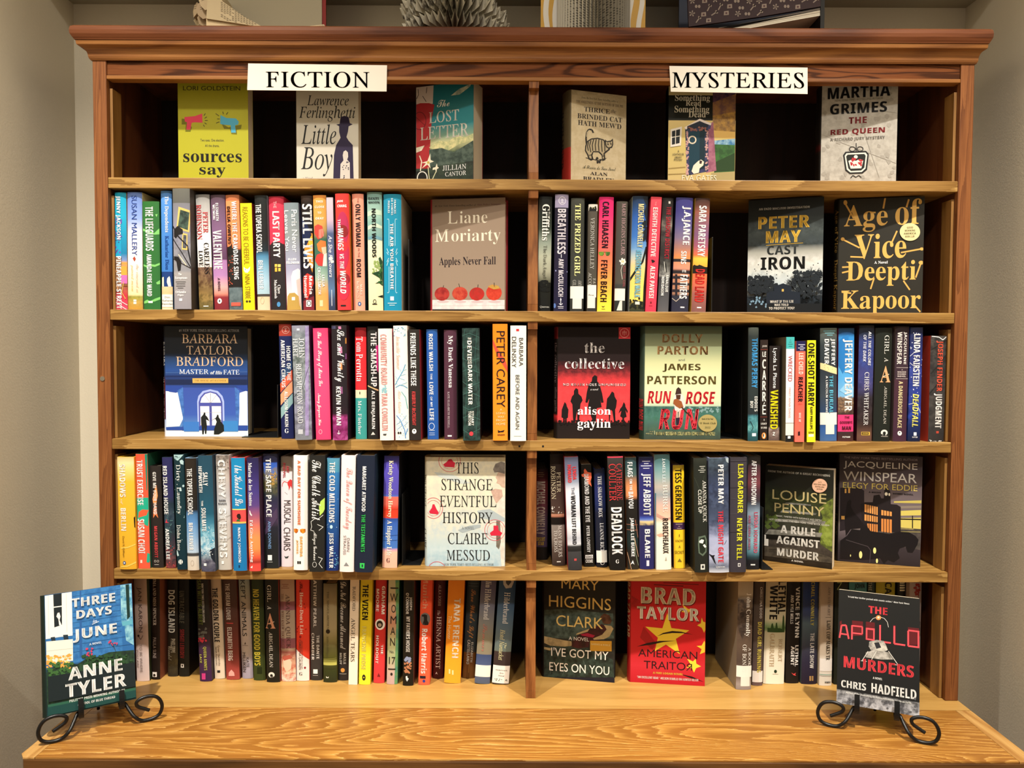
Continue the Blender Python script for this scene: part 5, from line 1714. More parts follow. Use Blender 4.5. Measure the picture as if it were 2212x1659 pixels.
S(500, 622, 502, 632, 45, 1300, '1c1917 55:1c1917 70:2c261c 85:3c3424/544a30 100:2c2820', '''
DOG ISLAND|B|dcdcd4|514,250,598,766
PHILIPPE|B|c4bca8|548,840,602,1010
Claudel|C|b8b09c|508,930,560,1100''', 'black book with hand-drawn white capitals')
S(630, 764, 640, 764, 45, 1300, '1a1a17', '''
UNTRACEABLE|B|646052|642,260,710,650
SERGEI LEBEDEV|B|983434|654,725,710,1076
@r|e8e4e0|666,1145,704,1190
@o|1a1a17|685,1167,9,14''', 'black book with grey and red lettering, set back', side='1c1614')
S(824, 992, 876, 1048, 45, 1358, '201c19 48:201c19 60:34282c 68:402c44 100:3c2048', '''
@n|5c5c54|14|24|865,720,975,830
@n|c83848|12|18|860,830,975,880
SUSAN WITTIG ALBERT|B|60682c|858,60,918,670
NEW YORK TIMES BESTSELLING AUTHOR|B|c4c0b4|924,170,952,640
QUEEN ANNE'S|B|c0c05c|932,935,984,1222
LACE|B|c0c05c|880,1030,914,1132
@r|c83c84|908,1258,964,1334''', 'black and purple book with yellow-green lettering')
S(1000, 1148, 1056, 1206, 45, 1326, 'b8a48c 30:c0ac94 70:c8b8a0 80:dcccb8 100:e0d0bc', '''
THE GOLDEN COUPLE|B|1c1818|1044,225,1124,880
Greer Hendricks|S|645444|1112,920,1142,1164
Sarah Pekkanen|S|645444|1076,935,1102,1160
@r|222|1096,1222,1140,1252''', 'beige book with bold black capitals')
S(1152, 1330, 1210, 1364, 45, 1336, '483028 20:44302a 45:4c2c24 55:5c2c24 80:70302a 90:98403a 100:a44840', '''
THE DREAM LOVER|B|d0c4bc|1200,170,1258,610
@l|c84848|9|1208,648,1292,652
ELIZABETH BERG|B|e0d4cc|1226,700,1284,1102
@p|e8a8a0|1240,1250,1272,1212,1304,1250,1310,1290,1238,1290''', 'brown to brick-red book with a short red line')
S(1342, 1482, 1398, 1528, 45, 1322, '7c9098 15:94988c 30:a09488 55:a8988c 75:a49890 88:a8a0b0 100:a09aac', '''
KEPT ANIMALS|S|242020|1388,130,1446,806
@p|3c2c24|1425,905,1436,875,1446,905
@l|5c4c44|4|1400,918,1470,922
KATE|S|3c3434|1452,1065,1484,1182
MILLIKEN|S|3c3434|1406,1005,1442,1242''', 'grey-beige book with thin black capitals')
crop(540, 1230, 5.531)
S(4, 156, 40, 182, 45, 1342, '242e16 40:2c3818 100:384420', '''
NO HEAVEN FOR GOOD BOYS|B|d0c044|40,240,118,1160
@r|1c2810|85,1180,145,1262''', 'olive green book with yellow capitals')
S(168, 332, 192, 360, 45, 1364, '1a1a15', '''
GIRL|R|d8d4cc|202,190,252,390
A|R|d8d4cc|206,440,256,482
A|G^|c08868|178,528,304,712
@l|e8d0b8|7|215,655,290,630
ABIGAIL DEAN|R|d8d4cc|228,755,272,1180
@o|e4e0d8|256,1274,40,34
@r|1a1a15|212,1290,300,1312
@o|1a1a15|256,1280,18,16''', 'black book with one large flesh-toned letter A', side='a04840')
S(346, 526, 372, 548, 45, 1352, '9c7c68 16:a89080 26:a89484 26.5:845058 34:845460 34.5:9c8c7c 60:a49484 60.5:84505c 69:8c545c 70:a08c74 73:8c4c44 78:a8684c/d8b098 88:e8c8a8/c06850 100:e8dcd0/c87868', '''
@l|7c4034|5|378,182,462,182
@l|7c4034|5|390,204,450,204
@l|7c4034|5|370,226,470,226
@p|e8c8b0|390,1090,470,1070,500,1120,490,1200,440,1240,400,1180
@p|b05848|385,1050,480,1030,510,1070,440,1090,380,1110
AMANDA QUICK|R|4c3430|418,300,482,956
THE GIRL WHO KNEW TOO MUCH|R|6c4c44|370,290,406,960''', 'dusty rose and beige book with portrait at foot')
S(540, 706, 552, 708, 45, 1346, 'cc3824 15:d83c28 70:d83c28 100:d43c2c', '''
@p|ece4e0|548,965,600,1010,700,1085,708,1090,708,1346,550,1346
@n|8c1818|9|12|550,180,700,900
The|C|5c1010|592,150,630,270
Honey-Don't List|G|f4d8cc|584,275,640,782
@o|8c1818|600,812,14,16
CHRISTINA LAUREN|S|54403c|582,845,612,1206
NEW YORK TIMES BESTSELLING AUTHORS|S|54403c|616,860,630,1200
G|G^|444|588,1236,628,1276
@o|8c1828|658,1185,12,14''', 'red book with white slanting foot and hearts')
S(714, 870, 720, 858, 45, 1338, '443e3a 30:4c4642 80:3c3836 100:302e2c', '''
MATTHEW PEARL|B|dcd8d4|756,65,796,696
THE DANTE|B|dcd8d4|796,790,830,1076
CHAMBER|B|dcd8d4|734,765,768,1092
@r|f4f4f0|756,1204,808,1256
@l|b8b4b0|5|752,1278,812,1278''', 'dark taupe book with white spaced capitals')
S(866, 1042, 870, 1038, 172, 1362, '5c543c 4:70664c 20:8c8060 45:988c68 57:7c7448 65:54502c 74:505020 76:48481c 82:c8c868 83:3c401c 88:343c1c 100:2c301c', '''
@l|84843c|5|870,1080,1036,1070
@l|7c7c38|5|870,1110,1036,1104
@l|38381c|5|870,1200,1036,1196
THE SINGULARITIES|R|3c3828|916,265,944,712
@o|20180f|930,746,27,27
JOHN BANVILLE|R|4c4830|912,805,936,1062
@p|e4e0d4|905,1288,925,1300,942,1290,938,1308,908,1308''', 'shorter khaki book with a single black dot')
S(1046, 1192, 1050, 1172, 45, 1338, '26221e 50:2c2823 100:302c2c', '''
Do Not Become Alarmed|C|c8c4bc|1074,150,1154,960
MAILE|B|ccc8c0|1118,1005,1148,1138
MELOY|B|ccc8c0|1070,1005,1098,1144
@o|e0a050|1108,1213,25,26
@l|c0bcb4|5|1068,1258,1152,1258''', 'charcoal book with long white script')
S(1198, 1306, 1172, 1286, 45, 1388, 'd8c8b0 40:dccdb4 75:e4d8c4 80:f4ecdc 100:f4ecdc', '''
RADFORD|R|544c44|1224,200,1262,492
ANGEL TEARS|R|2c2420|1204,580,1254,1106''', 'cream paperback with thin dark serif lettering', 'p')
S(1322, 1462, 1292, 1440, 45, 1388, 'c8b41c 30:d4c020 65:dcc824 74:f0e430 100:f4e838', '''
THE VIXEN|B|16140f|1342,175,1414,602
FRANCINE PROSE|B|e4dc78|1334,680,1386,1202
@o|222|1360,1300,22,36
@o|f4e838|1360,1300,8,8''', 'yellow book with black title above pale name')
crop(800, 1230, 5.53)
S(66, 196, 28, 172, 45, 1368, 'b02824 30:b82c28 70:c8302c 80:dc3c40 100:d43c40', '''
GRAHAM|B|f0e4dc|136,200,176,536
MOORE|B|f0e4dc|68,235,104,506
@o|ece4dc|116,660,62,66
@o|222018|112,660,40,46
@o|a89888|112,668,24,22
THE|B|f0e4dc|128,905,156,1016
HOLDOUT|B|f0e4dc|62,795,98,1132
@p|7c1c20|80,1290,98,1245,122,1290''', 'red book with a round photograph')
S(216, 348, 188, 326, 45, 1382, 'b0b890 12:c0bc98 35:c89c7c 45:c08c70 60:b4b484 75:a8b084 88:c8b0a4 100:c4a4a4', '''
@p|6c9c60/4c8c74|300,45,348,45,340,700,326,1380,290,1380,310,700
@r|2c2420|238,212,334,229
W|S^|201c1c|235,285,330,380
O|S^|201c1c|250,420,306,515
M|S^|201c1c|240,556,314,650
A|S^|201c1c|240,690,300,782
N|S^|201c1c|236,820,296,914
No.|S^|3c3434|230,970,286,1004
17|S^|201c1c|220,1050,300,1136
@r|2c2420|208,1190,304,1206
@o|2c2420|252,1258,15,18''', 'pink-green gradient book with stacked black letters', side='3c8c64')
S(396, 526, 380, 516, 60, 1398, '38180f 8:1c1912 50:1c1812 100:181610', '''
JOSEPH|B|d8d4cc|464,330,500,486
O'CONNOR|B|d8d4cc|424,280,460,536
MY FATHER'S HOUSE|B|e0dcd4|426,565,474,990
@n|8c98b8|16|22|410,1060,480,1120
@n|b87c58|26|18|405,1110,490,1240
@p|f4f0ec|420,1285,440,1275,444,1300,460,1310,438,1345,424,1320''', 'black book with a small painted city scene', side='6c4438', d=.17)
S(604, 742, 566, 712, 45, 1388, 'd84c2c 60:dc5030 78:ec5c3c 100:f06444', '''
Munich|B|ec9878|626,70,694,460
@o|6c6868|655,588,62,76
@p|1c1c1c|612,540,650,530,680,540,680,600,700,640,690,660,620,660,640,600,638,560,615,560
Robert Harris|B|f8f0ec|608,705,682,1248
@r|1c1c28|588,1278,662,1310
@o|2c3c8c|640,1340,18,18''', 'orange book with a grey circle emblem')
S(772, 906, 746, 868, 45, 1312, '400c0f 50:44100f 100:3c1010', '''
ALKA JOSHI|R|ccb8b0|812,180,846,436
The|I|ccb8b0|800,490,836,550
HENNA ARTIST|R|e0d0c8|786,565,842,1190
@p|ccb8b0|775,1260,790,1228,806,1262,790,1250''', 'dark maroon book with pale serif capitals')
S(932, 1136, 878, 1078, 45, 1368, 'd88018 40:dc8418 65:e48c1c 78:f4a428 100:f4a830', '''
TANA FRENCH|B|f8ecd8|988,345,1068,1060
The Hunter|S|f0d8a4|924,555,966,842
@r|f8dc9c|935,1200,955,1255
@r|f8dc9c|975,1210,995,1265''', 'wide orange book with white spaced capitals', side='a84018')
S(1158, 1322, 1100, 1240, 45, 1306, '2c3438 30:303a3e 70:2c3438 75:343434 76:6c421c 100:64401c', '''
@l|5c6464|5|1165,170,1300,170
@l|5c6464|5|1165,200,1300,200
@l|9c7038|5|1180,1130,1175,1240
Save What's Left|C|bc8448|1166,240,1256,822
ELIZABETH|B|c8c4bc|1200,870,1226,1110
CASTELLANO|B|c8c4bc|1154,845,1188,1136''', 'slate and brown book with tan script')
S(1330, 1514, 1238, 1432, 45, 1374, '444258 15:54526c 30:646878 45:787c7c 60:84806c 73:88806c 73.5:3c4c74 83:4c5c84 84:4c5c84 94:54607c 100:545e70', '''
Elin Hilderbrand|R|d8d8d8|1366,80,1438,594
Summer|C|b07468|1336,650,1392,980
@K|eeeae4|1244,1148,1446,1290''', 'clear-covered grey-violet book with white label')
S(1545, 1752, 1448, 1656, 45, 1378, '24405c 20:2c4868 40:4c6478 60:5c6c70 70:647068 70.5:3c3230 84:382c2c 100:4c4040', '''
@p|a8a49c|1580,70,1640,50,1710,70,1720,130,1690,200,1620,215,1590,170
@p|3c3c3c|1620,110,1660,95,1690,130,1650,180,1622,150
Hilderbrand|R|dcdcd8|1590,260,1662,640
The|I|dcd8a8|1604,870,1630,940
Hotel Nantucket|I|dcd8a8|1540,715,1600,1086
@K|f0ece6|1452,1152,1668,1368
Hilderbrand,|S^|444|1496,1200,1640,1218
Erin|S^|444|1548,1234,1592,1250
Hotel|S^|444|1530,1266,1600,1284
@n|3c4c44|16|9|1474,1318,1640,1338''', 'wide plastic-covered blue book with large white label', side='2c4c78', d=.16)
# right bay
crop(1130, 1230, 5.144)
F(238, 1024, 224, 1018, 45, 60, .11, .08, .03, '1b1914 30:1c1a15 42:242620/383c34 60:2c302c/1c1e1c 75:20201c/2c2c28 100:1c1c28', '''
@p|2c3a34/4c5c54|230,460,500,440,800,470,1000,480,1010,760,700,780,230,760
@p|1c241f/34443c|230,860,600,820,1000,1000,1015,1200,230,1200
@l|50605c|4|480,1020,440,1180
@l|50605c|4|660,980,700,1100
@l|50605c|4|320,1040,300,1160
@p|b09c70/8c7c58|225,745,330,765,460,790,540,800,545,850,460,860,300,850,228,820
@p|b09c70/8c7c58|228,865,320,880,300,905,228,890
@p|2c1814/441c20|540,860,545,800,640,710,740,660,880,600,930,640,900,760,830,790,740,800,730,860,620,880
@p|981c38|640,720,720,705,800,730,780,755,660,735
@p|b09c70/9c8c64|900,610,980,620,1004,650,960,740,900,770,790,780,780,765,880,720,930,660
@p|b09c70/9c8c64|600,710,740,655,720,690,590,730
@p|3c2418/5c3c28|860,520,900,480,960,500,985,560,970,600,900,600,880,570
MARY|S|d8bc70|430,115,842,222
HIGGINS|S|d8bc70|290,306,976,434
CLARK|S|d8bc70|370,522,890,645
A NOVEL|S|dcd8d0|510,752,735,792
@r|c09030|748,790,985,905
BARNES & NOBLE|B|e8d090|762,822,968,842
I'VE GOT MY|S|f0ece4|312,888,950,985
EYES ON YOU|S|f0ece4|290,1055,960,1150''', 'black book with gold lettering and reclining woman', 'h', spine='100e0c')
F(1205, 2032, 1190, 2022, 50, 50, .085, .065, .04, 'b01c1e 30:b81e20 70:bc2024 84:c82c38 100:b81c28', '''
@p|98181a/b01c1e|1200,300,1340,380,1330,450,1200,420
@p|98181a|1340,640,1480,820,1440,900,1300,760
@l|5c1010|7|1560,150,1950,158
@l|5c1010|9|1455,176,1780,182
@p|dcbc34|1605,485,1650,650,1848,672,1700,770,1745,940,1590,835,1465,910,1500,760,1360,640,1550,655
@p|dcbc34|1770,380,1830,430,1880,440,1840,470,1832,515,1812,475,1750,465,1790,430
@p|dcbc34|1985,525,2000,570,2032,580,2032,640,2012,695,1985,640,1935,612,1975,590
@p|dcbc34|2015,785,2028,820,2030,910,1965,938,1985,880,1930,845,1985,840
@p|f0d840|1825,990,1890,1020,1920,990,1928,1045,1980,1075,1925,1095,1902,1145,1880,1095,1815,1090,1865,1055
@p|241414|1490,745,1560,705,1660,682,1760,688,1890,720,1780,705,1660,705,1560,720
@p|241414|1265,860,1380,820,1520,795,1700,790,1560,808,1420,840
@p|241414|1740,1160,1880,1190,2010,1250,1860,1205
BRAD|B|7c1818|1320,212,1922,398
BRAD|B|ece0c8|1312,205,1915,388
TAYLOR|B|7c1818|1275,428,1965,572
TAYLOR|B|ece0c8|1268,420,1956,562
AMERICAN|S|2c1418|1280,898,1938,982
TRAITO|S|2c1418|1342,1025,1808,1112
@p|2c1418|1870,1048,1880,1048,1880,1122,1870,1122
@ring|2c1418|1850,1066,22,17,9
@l|2c1418|9|1862,1084,1820,1122
A PIKE LOGAN NOVEL|B|ecd04c|1445,1146,1780,1168
"AN EXCELLENT READ." -NELSON DEMILLE ON HUNTER KILLER|B|f4ece4|1268,1200,1952,1226''', 'red book with yellow stars and white lettering', 'h', spine='8c1416', spitems='''
BRAD TAYLOR|B|b89878|60,4,90,60''')
crop(1540, 1230, 5.531)
S(302, 500, 280, 456, 45, 1428, 'a09078 15:a89c88 20:6c5c4c/3c3430 45:58483c/40342c 60:5c4c40 75:4c403a 88:6c5c54 95:a09490 100:8c807c', '''
@p|2c2420/4c4038|320,480,400,440,410,700,350,800,310,700
John Connolly|R|f0ece4|384,235,458,770
A BOOK|R|f0ece4|424,905,456,1130
OF BONES|R|f0ece4|352,868,400,1200
@K|eeeae2|284,1130,466,1270
@K|e8e4dc|332,1270,440,1384''', 'thick plastic-covered brown-grey book, front corner forward', side='8c8070', d=.17)
S(500, 626, 466, 602, 45, 1378, '443830 40:4c4038 70:4c403c 85:584848 100:6c5858', '''
CHRISTINA DODD|B|c0b8b0|560,190,592,566
DEAD GIRL RUNNING|B|d4c45c|530,610,582,1216
@K|e8e2de|462,1200,602,1336''', 'brown book with yellow capitals and white label')
S(640, 892, 598, 858, 45, 1358, 'b8ac90 30:b4aa8c 42:bcb494 46:8c9c74 49:4c6c3c/7c9058 51:78885c 53:b4ac8c 65:c4bca0 75:e8e0cc 100:f0ead8', '''
@p|2c4420|650,740,650,690,690,690,700,640,715,630,725,690,745,690,752,630,765,620,775,690,800,690,830,700,838,560,848,530,858,560,862,740
LETHAL|B|1c1814|780,125,876,522
WHITE|B|1c1814|680,180,772,586
ROBERT|R|a8906c|782,815,832,1090
GALBRAITH|R|a8906c|676,755,732,1146
@o|1c3424|748,1206,18,20
@l|a0988c|4|710,1238,785,1238''', 'wide cream book with heavy black title', side='1c2414')
S(898, 1056, 860, 1038, 45, 1348, '2c2824 10:1c1815 100:1a1614', '''
VINCE FLYNN|B|e0dcd4|986,205,1040,804
AND KYLE MILLS|B|d0ccc4|926,300,962,640
LETHAL|B|f4f0ec|982,895,1026,1146
AGENT|B|f4f0ec|928,905,972,1132
@p|d84848|935,1220,965,1235,998,1220,985,1240,1000,1258,965,1250''', 'black book with white spaced capitals and red mark')
S(1086, 1270, 1056, 1246, 45, 1358, '20305c 20:24386c 38:343c54 45:4c5c64 52:445058 70:343444 80:2c283c 100:241c2c', '''
MICHAEL CONNELLY|B|b4a854|1170,60,1214,656
THE LATE SHOW|B|e0dcd8|1160,745,1212,1166
@r|a88454|1152,1258,1204,1316
@r|241c2c|1174,1258,1182,1316''', 'dark blue to black book with gold author lettering')
S(1306, 1448, 1266, 1432, 45, 1374, 'a89888 30:b09e8c 60:bcac98 72:c8baa8 76:e4dcd0 100:e0dad0', '''
AMY STEWART|R|6c6460|1372,185,1404,530
@l|544c44|4|1345,552,1418,552
LADY COP MAKES TR|G|2c2820|1354,590,1406,1066
@K|f0ece8|1268,1050,1436,1200
@l|54a494|5|1262,1240,1432,1244
@l|888|4|1262,1256,1432,1260
HMH|B^|3c3c3c|1336,1320,1412,1344''', 'beige book with black slab lettering and white label')
crop(1750, 1230, 3.868)
S(208, 326, 200, 316, 40, 930, '1c2018 20:20241c 100:1c2018', '''
N|S|8c9868|225,100,265,165''', 'dark green book behind the right easel book', s=.075)
S(330, 482, 318, 470, 40, 930, '4a868c 100:3c747c', '''
JOHN|B^|1c2c2c|370,112,458,160''', 'teal book behind the right easel book', s=.075)
S(486, 548, 474, 536, 40, 930, '2c3c3c', '''
THE|B|a8a898|488,100,516,170''', 'thin slate book behind the right easel book', s=.075)
S(556, 718, 540, 702, 40, 930, 'a89c2c', '''
CARL|B|28241c|624,100,682,290''', 'mustard-yellow book behind the right easel book', s=.075)
S(728, 812, 712, 794, 40, 930, '1c1a18', '''
@r|d8d0b0|745,100,800,112
@r|d8d0b0|745,120,800,132
@r|d8d0b0|745,140,800,152
@r|d8d0b0|745,160,800,172
SHADOWS|B|b8b0a0|745,250,775,600''', 'black book with cream bars behind the right easel', s=.075)
S(830, 948, 808, 928, 45, 935, 'a89890 30:a0908a 100:988880', '''
@n|8c2820|22|16|870,105,925,190
@l|8c2820|6|905,150,912,260
STATION|B|5c4c4c|905,400,928,720''', 'greyish book with red splatter, nearest right post', s=.06)
# ================================================================== EASEL BOOKS
EASEL = []
def easel_book(name, BL, yaw, lean, W, h, T, quad, ac, bands, items, hard, spine, spitems, label, elabel):
    root = empty(name, BL, (-lean, 0, yaw))
    (x0, y0), (x1, y1), (x2, y2), (x3, y3) = quad     # TL TR BR BL
    def q(x, y):
        u = v = .5
        for _ in range(6):
            xl = x0+(x3-x0)*v; xr = x1+(x2-x1)*v; u = (x-xl)/(xr-xl)
            yt = y0+(y1-y0)*u; yb = y3+(y2-y3)*u; v = (y-yt)/(yb-yt)
        return u, v
    face, ex = front_book(root, W, h, T, q, bands, items, hard, spine, spitems)
    tag(root, label, 'book')
    # the wire easel it leans on: local a along the book, b behind it, z up from the counter
    e = empty('wire_easel', (BL[0], BL[1], SHZ[4]), (0, 0, yaw)); tag(e, elabel, 'easel', 'wire easels on the counter')
    r = .0033; zb = BL[2]-SHZ[4]; sl = math.tan(lean)
    for sg in (-1, 1):
        fa = ac+sg*.079
        sp = [(-.001, .0215), (.010, .0275), (.0195, .034), (.021, .042), (.013, .0475), (0, .049), (-.013, .045), (-.021, .035), (-.0235, .022), (-.018, .009), (-.004, r), (.012, .0045), (.025, .015), (.034, .028), (.039, .036)]
        pts = [(fa-sg*x, -.017+max(0, z-.008)*.0*0+(.012 if i > 12 else 0)+(.008 if i > 13 else 0), z) for i, (x, z) in enumerate(sp)]
        xa = fa-sg*.039
        pts += [(xa-sg*.003, .012, .034), (xa-sg*.006, T+.011, .036), (xa-sg*.008, T+.015+.03*sl, .07), (xa-sg*.012, T+.012+.10*sl, .14), (ac, T+.011+.125*sl, .165)]
        t = MB(); t.tube(catmull(pts, 5), r, n=10); t.build('scroll_leg', M['black'], e, smooth=True, merge=True)
        pa = ac+sg*.034; t = MB()
        P = [(pa, T+.012, .033), (pa, .0, .0325), (pa, -.008, .0335), (pa, -.0092, zb+.004), (pa, -.0085+.02*sl, zb+.024)]
        P = catmull(P, 4); w = .0045
        for a, b in zip(P, P[1:]):
            n = (b-a).cross(Vector((1, 0, 0))).normalized()*.0018
            c = [Vector((s1*w, 0, 0))+p+n*s2 for p in (a, b) for s1, s2 in ((-1, -1), (1, -1), (1, 1), (-1, 1))]
            for qd in ((0, 1, 5, 4), (1, 2, 6, 5), (2, 3, 7, 6), (3, 0, 4, 7), (0, 1, 2, 3), (4, 5, 6, 7)): t.face([c[i] for i in qd])
        t.build('prong', M['black'], e)
    t = MB(); t.tube([(ac-.042, T+.012, .034), (ac+.042, T+.012, .034)], .0026); t.build('cross_bar', M['black'], e, smooth=True, merge=True)
    t = MB(); t.tube([(ac, T+.013+.125*sl, .165), (ac, T+.055, .08), (ac, T+.06, r)], .0028); t.build('back_leg', M['black'], e, smooth=True, merge=True)
def qd(x0, y0, k, *pts): return [(x*1.0, y*1.0) for x, y in pts]
easel_book('hardcover_book', (-.847, -.1782, .8346), .5636, .2563, .1475, .2184, .022,
  [(370, 220), (1098, 112), (1140, 1085), (395, 1235)], .088, '2c68a0 8:3478b4 50:2c64a0 60:2c64a0 62:24404c 70:1c3034 85:1c2c30 100:1c3c40', '''
@p|3c7cb8/2c64a0|590,190,1005,128,1020,700,600,790
@l|1c4878|4|600,230,1000,165
@l|1c4878|4|600,275,1000,210
@l|1c4878|4|600,320,1000,255
@l|1c4878|4|600,365,1002,300
@l|1c4878|4|600,410,1002,345
@l|1c4878|4|600,455,1005,390
@l|1c4878|4|602,500,1005,435
@l|1c4878|4|602,545,1010,480
@l|1c4878|4|604,590,1010,525
@l|1c4878|4|605,640,1100,560
@l|1c4878|4|605,700,1120,630
@p|2c5c98|655,180,668,178,680,740,655,745
@p|3c80a8/90c4d0|1000,130,1100,115,1118,640,1050,600,1035,470,1008,440
@p|14302c|1045,125,1075,120,1085,400,1060,425
@p|5ca4b8|1010,445,1110,425,1112,460,1020,480
@p|f0eee4|372,225,590,190,598,560,382,585
@p|1c2428|440,212,508,200,512,470,450,492
@l|f0eee4|9|440,322,510,312
@l|c8c8c0|4|400,220,408,560
@l|c8c8c0|4|545,200,552,530
@p|e8e4e0|475,370,490,365,500,400,492,430,508,470,500,485,488,470,482,420,466,400
@p|f0eee4|380,560,598,530,598,555,382,590
@p|20303c|420,575,455,570,462,610,430,612
@p|20303c|520,555,560,552,565,595,528,598
@p|e8e4d4|385,610,600,590,602,770,390,800
@l|b8b8ac|4|388,690,600,668
@l|b8b8ac|4|390,740,600,720
@p|1c2c24/2c4830|385,870,470,800,560,790,640,800,700,760,800,740,900,700,1000,690,1120,680,1130,1000,392,1150
@n|e0a048|46|16|392,720,590,830
@n|f0c860|20|11|420,720,570,800
@n|3c6434|60|18|400,790,600,920
@n|2c4c2c|70|18|680,720,1110,800
@n|c83c5c|10|12|705,665,770,730
@n|c83c5c|10|10|900,595,970,640
@l|3c3c2c|4|930,620,960,690
@l|3c5c34|4|735,700,745,760
@p|1a2426|400,900,1130,780,1136,980,405,1110
@p|2c5c48|400,1130,1138,990,1140,1010,402,1150
@p|1c4440|400,1150,1140,1010,1142,1070,402,1225
THREE|B|f8f8f4|588,222,955,296
DAYS|B|f8f8f4|628,326,925,398
in|I|f4f4f0|765,424,800,450
@l|f4f4f0|4|758,466,815,440
JUNE|B|f8f8f4|600,482,970,590
A NOVEL|B|e8f0f4|736,616,840,634
ANNE|B|fcfcf8|562,788,1018,890
TYLER|B|fcfcf8|540,918,1052,1026
PULITZER PRIZE-WINNING AUTHOR OF|B|f0f0ec|572,1046,1040,1066
A SPOOL OF BLUE THREAD|B|f0f0ec|640,1088,955,1108''', True, '14221c', '', 'blue-clapboard-house book on the left black wire easel', 'black scrolled wire easel at the left end of the counter')
easel_book('paperback_book', (.6277, -.1023, .8346), -.4145, .2284, .1417, .2126, .026,
  [(235, 165), (918, 248), (912, 1235), (225, 1110)], .07, '1e1e1d 88:1c1c1c 88.5:8c8c8c/3c3c3c 94:a8a8ac/4c4c50 100:b8b8bc/5c5c60', '''
"A Cold War thriller packed with cosmic action." -New York Times|B|f0f0ec|312,252,832,270
THE|B|e84850|492,316,650,378
@l|e8e4dc|3|500,470,508,440,530,415,560,405,590,402,625,415,650,445,660,490
@o|f09050|576,408,22,20
@o|fce8c0|576,406,10,9
@p|5c1c20|245,440,262,430,268,550,250,560
@p|5c1c20|352,430,445,440,445,560,352,560
@p|5c1c20|470,440,545,450,545,600,470,590
@p|5c1c20|700,470,720,475,720,620,700,615
@p|5c1c20|820,490,910,500,912,640,820,640
@l|e85058|14|245,575,262,470,300,470,325,585
@l|e85058|12|255,540,320,550
@l|e85058|14|352,590,352,470
@l|e85058|12|352,474,440,484,440,545,352,535
@p|e85058|470,492,545,500,545,605,470,592,470,580,532,590,532,514,483,508,483,580,470,580
@l|e85058|14|590,470,590,610,680,622
@l|e85058|14|708,480,708,628,798,642
@l|e85058|14|822,520,822,648,912,660
@l|e85058|13|822,516,912,528
@l|e85058|13|905,528,905,660
@p|84807c/c8c4b8|500,610,560,595,620,605,640,640,655,680,600,710,520,690,495,650
@p|2c2c30|540,620,580,615,600,660,560,670
@p|e0a850|535,680,580,690,590,740,530,730
@p|b8b4ac/78746c|470,700,540,680,660,700,700,760,600,760,470,740
@l|d8d4cc|5|490,690,440,768
@l|d8d4cc|5|660,690,740,806
@l|d8d4cc|5|560,690,520,760
@l|d8d4cc|4|430,768,480,775
@l|d8d4cc|4|700,802,748,808
MURDERS|B|e84850|284,770,868,868
A NOVEL|B|f0f0ec|532,908,610,926
CHRIS|B|f4f4f0|264,940,475,1000
HADFIELD|B|f4f4f0|520,984,888,1062
Author of the Bestselling An Astronaut's Guide to Life on Earth|B|f4f4f0|306,1066,846,1086
@n|5c5c60|30|14|235,1080,900,1220''', False, '1c1c1c 20:2c1416 85:2c1416 90:1c1c1c', '''
THE APOLLO MURDERS|B|8c2028|30,12,75,72''', 'black space-lander book on the right wire easel', 'black scrolled wire easel at the right end of the counter')

# ================================================================== BOOKCASE
XL0, XL1, XR1, XR0 = -.842, -.8148, .8955, .9225
DEP = .245; ZT = 2.0865; XD = .0415
def part(name, m, parent, f, bevel=0): mb = MB(); f(mb); return mb.build(name, M[m], parent, bevel=bevel)
case = empty('bookcase', (XD, 0, SHZ[4])); tag(case, 'wide honey and red-brown pine bookcase with four shelves, standing on the counter', 'bookcase')
def loc(o): o.location = (-case.location.x, -case.location.y, -case.location.z); return o
zc = SHZ[4]
for a, b, i in ((XL0, XL1, -1), (XR1, XR0, 1)):
    loc(part('upright', 'post', case, lambda q: q.box(a, b, 0, .0125, zc+.0004, ZT), .0012))
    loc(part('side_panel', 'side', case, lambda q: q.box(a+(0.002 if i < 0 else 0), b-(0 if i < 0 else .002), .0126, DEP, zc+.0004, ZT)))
    c0, c1 = (XL1, XL1+.0055) if i < 0 else (XR1-.0055, XR1)
    zs = [(zc, 1.038), (SHZ[3], 1.3055), (SHZ[2], 1.569), (SHZ[1], 1.8325), (SHZ[0], 2.047)]
    for z0, z1 in zs:
        loc(part('shelf_cleat', 'cleat', case, lambda q: q.box(c0, c1, .013, .048, z0+.0005, z1-.012), .0006))
TH = .0213
for k in (3, 2, 1, 0):
    z = SHZ[k]; loc(part('shelf', 'shelf', case, lambda q: q.box(XL1+.0004, XR1-.0004, .0004, DEP-.004, z-TH, z), .0012))
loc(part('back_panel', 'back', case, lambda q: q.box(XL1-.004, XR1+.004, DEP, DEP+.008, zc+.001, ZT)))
# centre divider: shaped uprights between the shelves
def divider(q, z0, z1, top):
    n = 14; P = [(.003, z0), (.003, z0+.014), (.006, z0+.0142)]
    for i in range(n+1):
        t = i/n; P.append((.004+.016*math.sin(min(1, t*1.0)*math.pi/2)**1.2, z0+.0145+(z1-z0-.030)*t))
    P += [(.004, z1-.0152), (.003, z1)]
    w = .0098
    for (y0, a), (y1, b) in zip(P, P[1:]):
        q.face([(XD-w, y0, a), (XD+w, y0, a), (XD+w, y1, b), (XD-w, y1, b)])
        q.face([(XD-w, .20, a), (XD-w, y0, a), (XD-w, y1, b), (XD-w, .20, b)]); q.face([(XD+w, y0, a), (XD+w, .20, a), (XD+w, .20, b), (XD+w, y1, b)])
    q.face([(XD-w, .003, z0), (XD-w, .2, z0), (XD+w, .2, z0), (XD+w, .003, z0)]); q.face([(XD-w, .003, z1), (XD+w, .003, z1), (XD+w, .2, z1), (XD-w, .2, z1)])
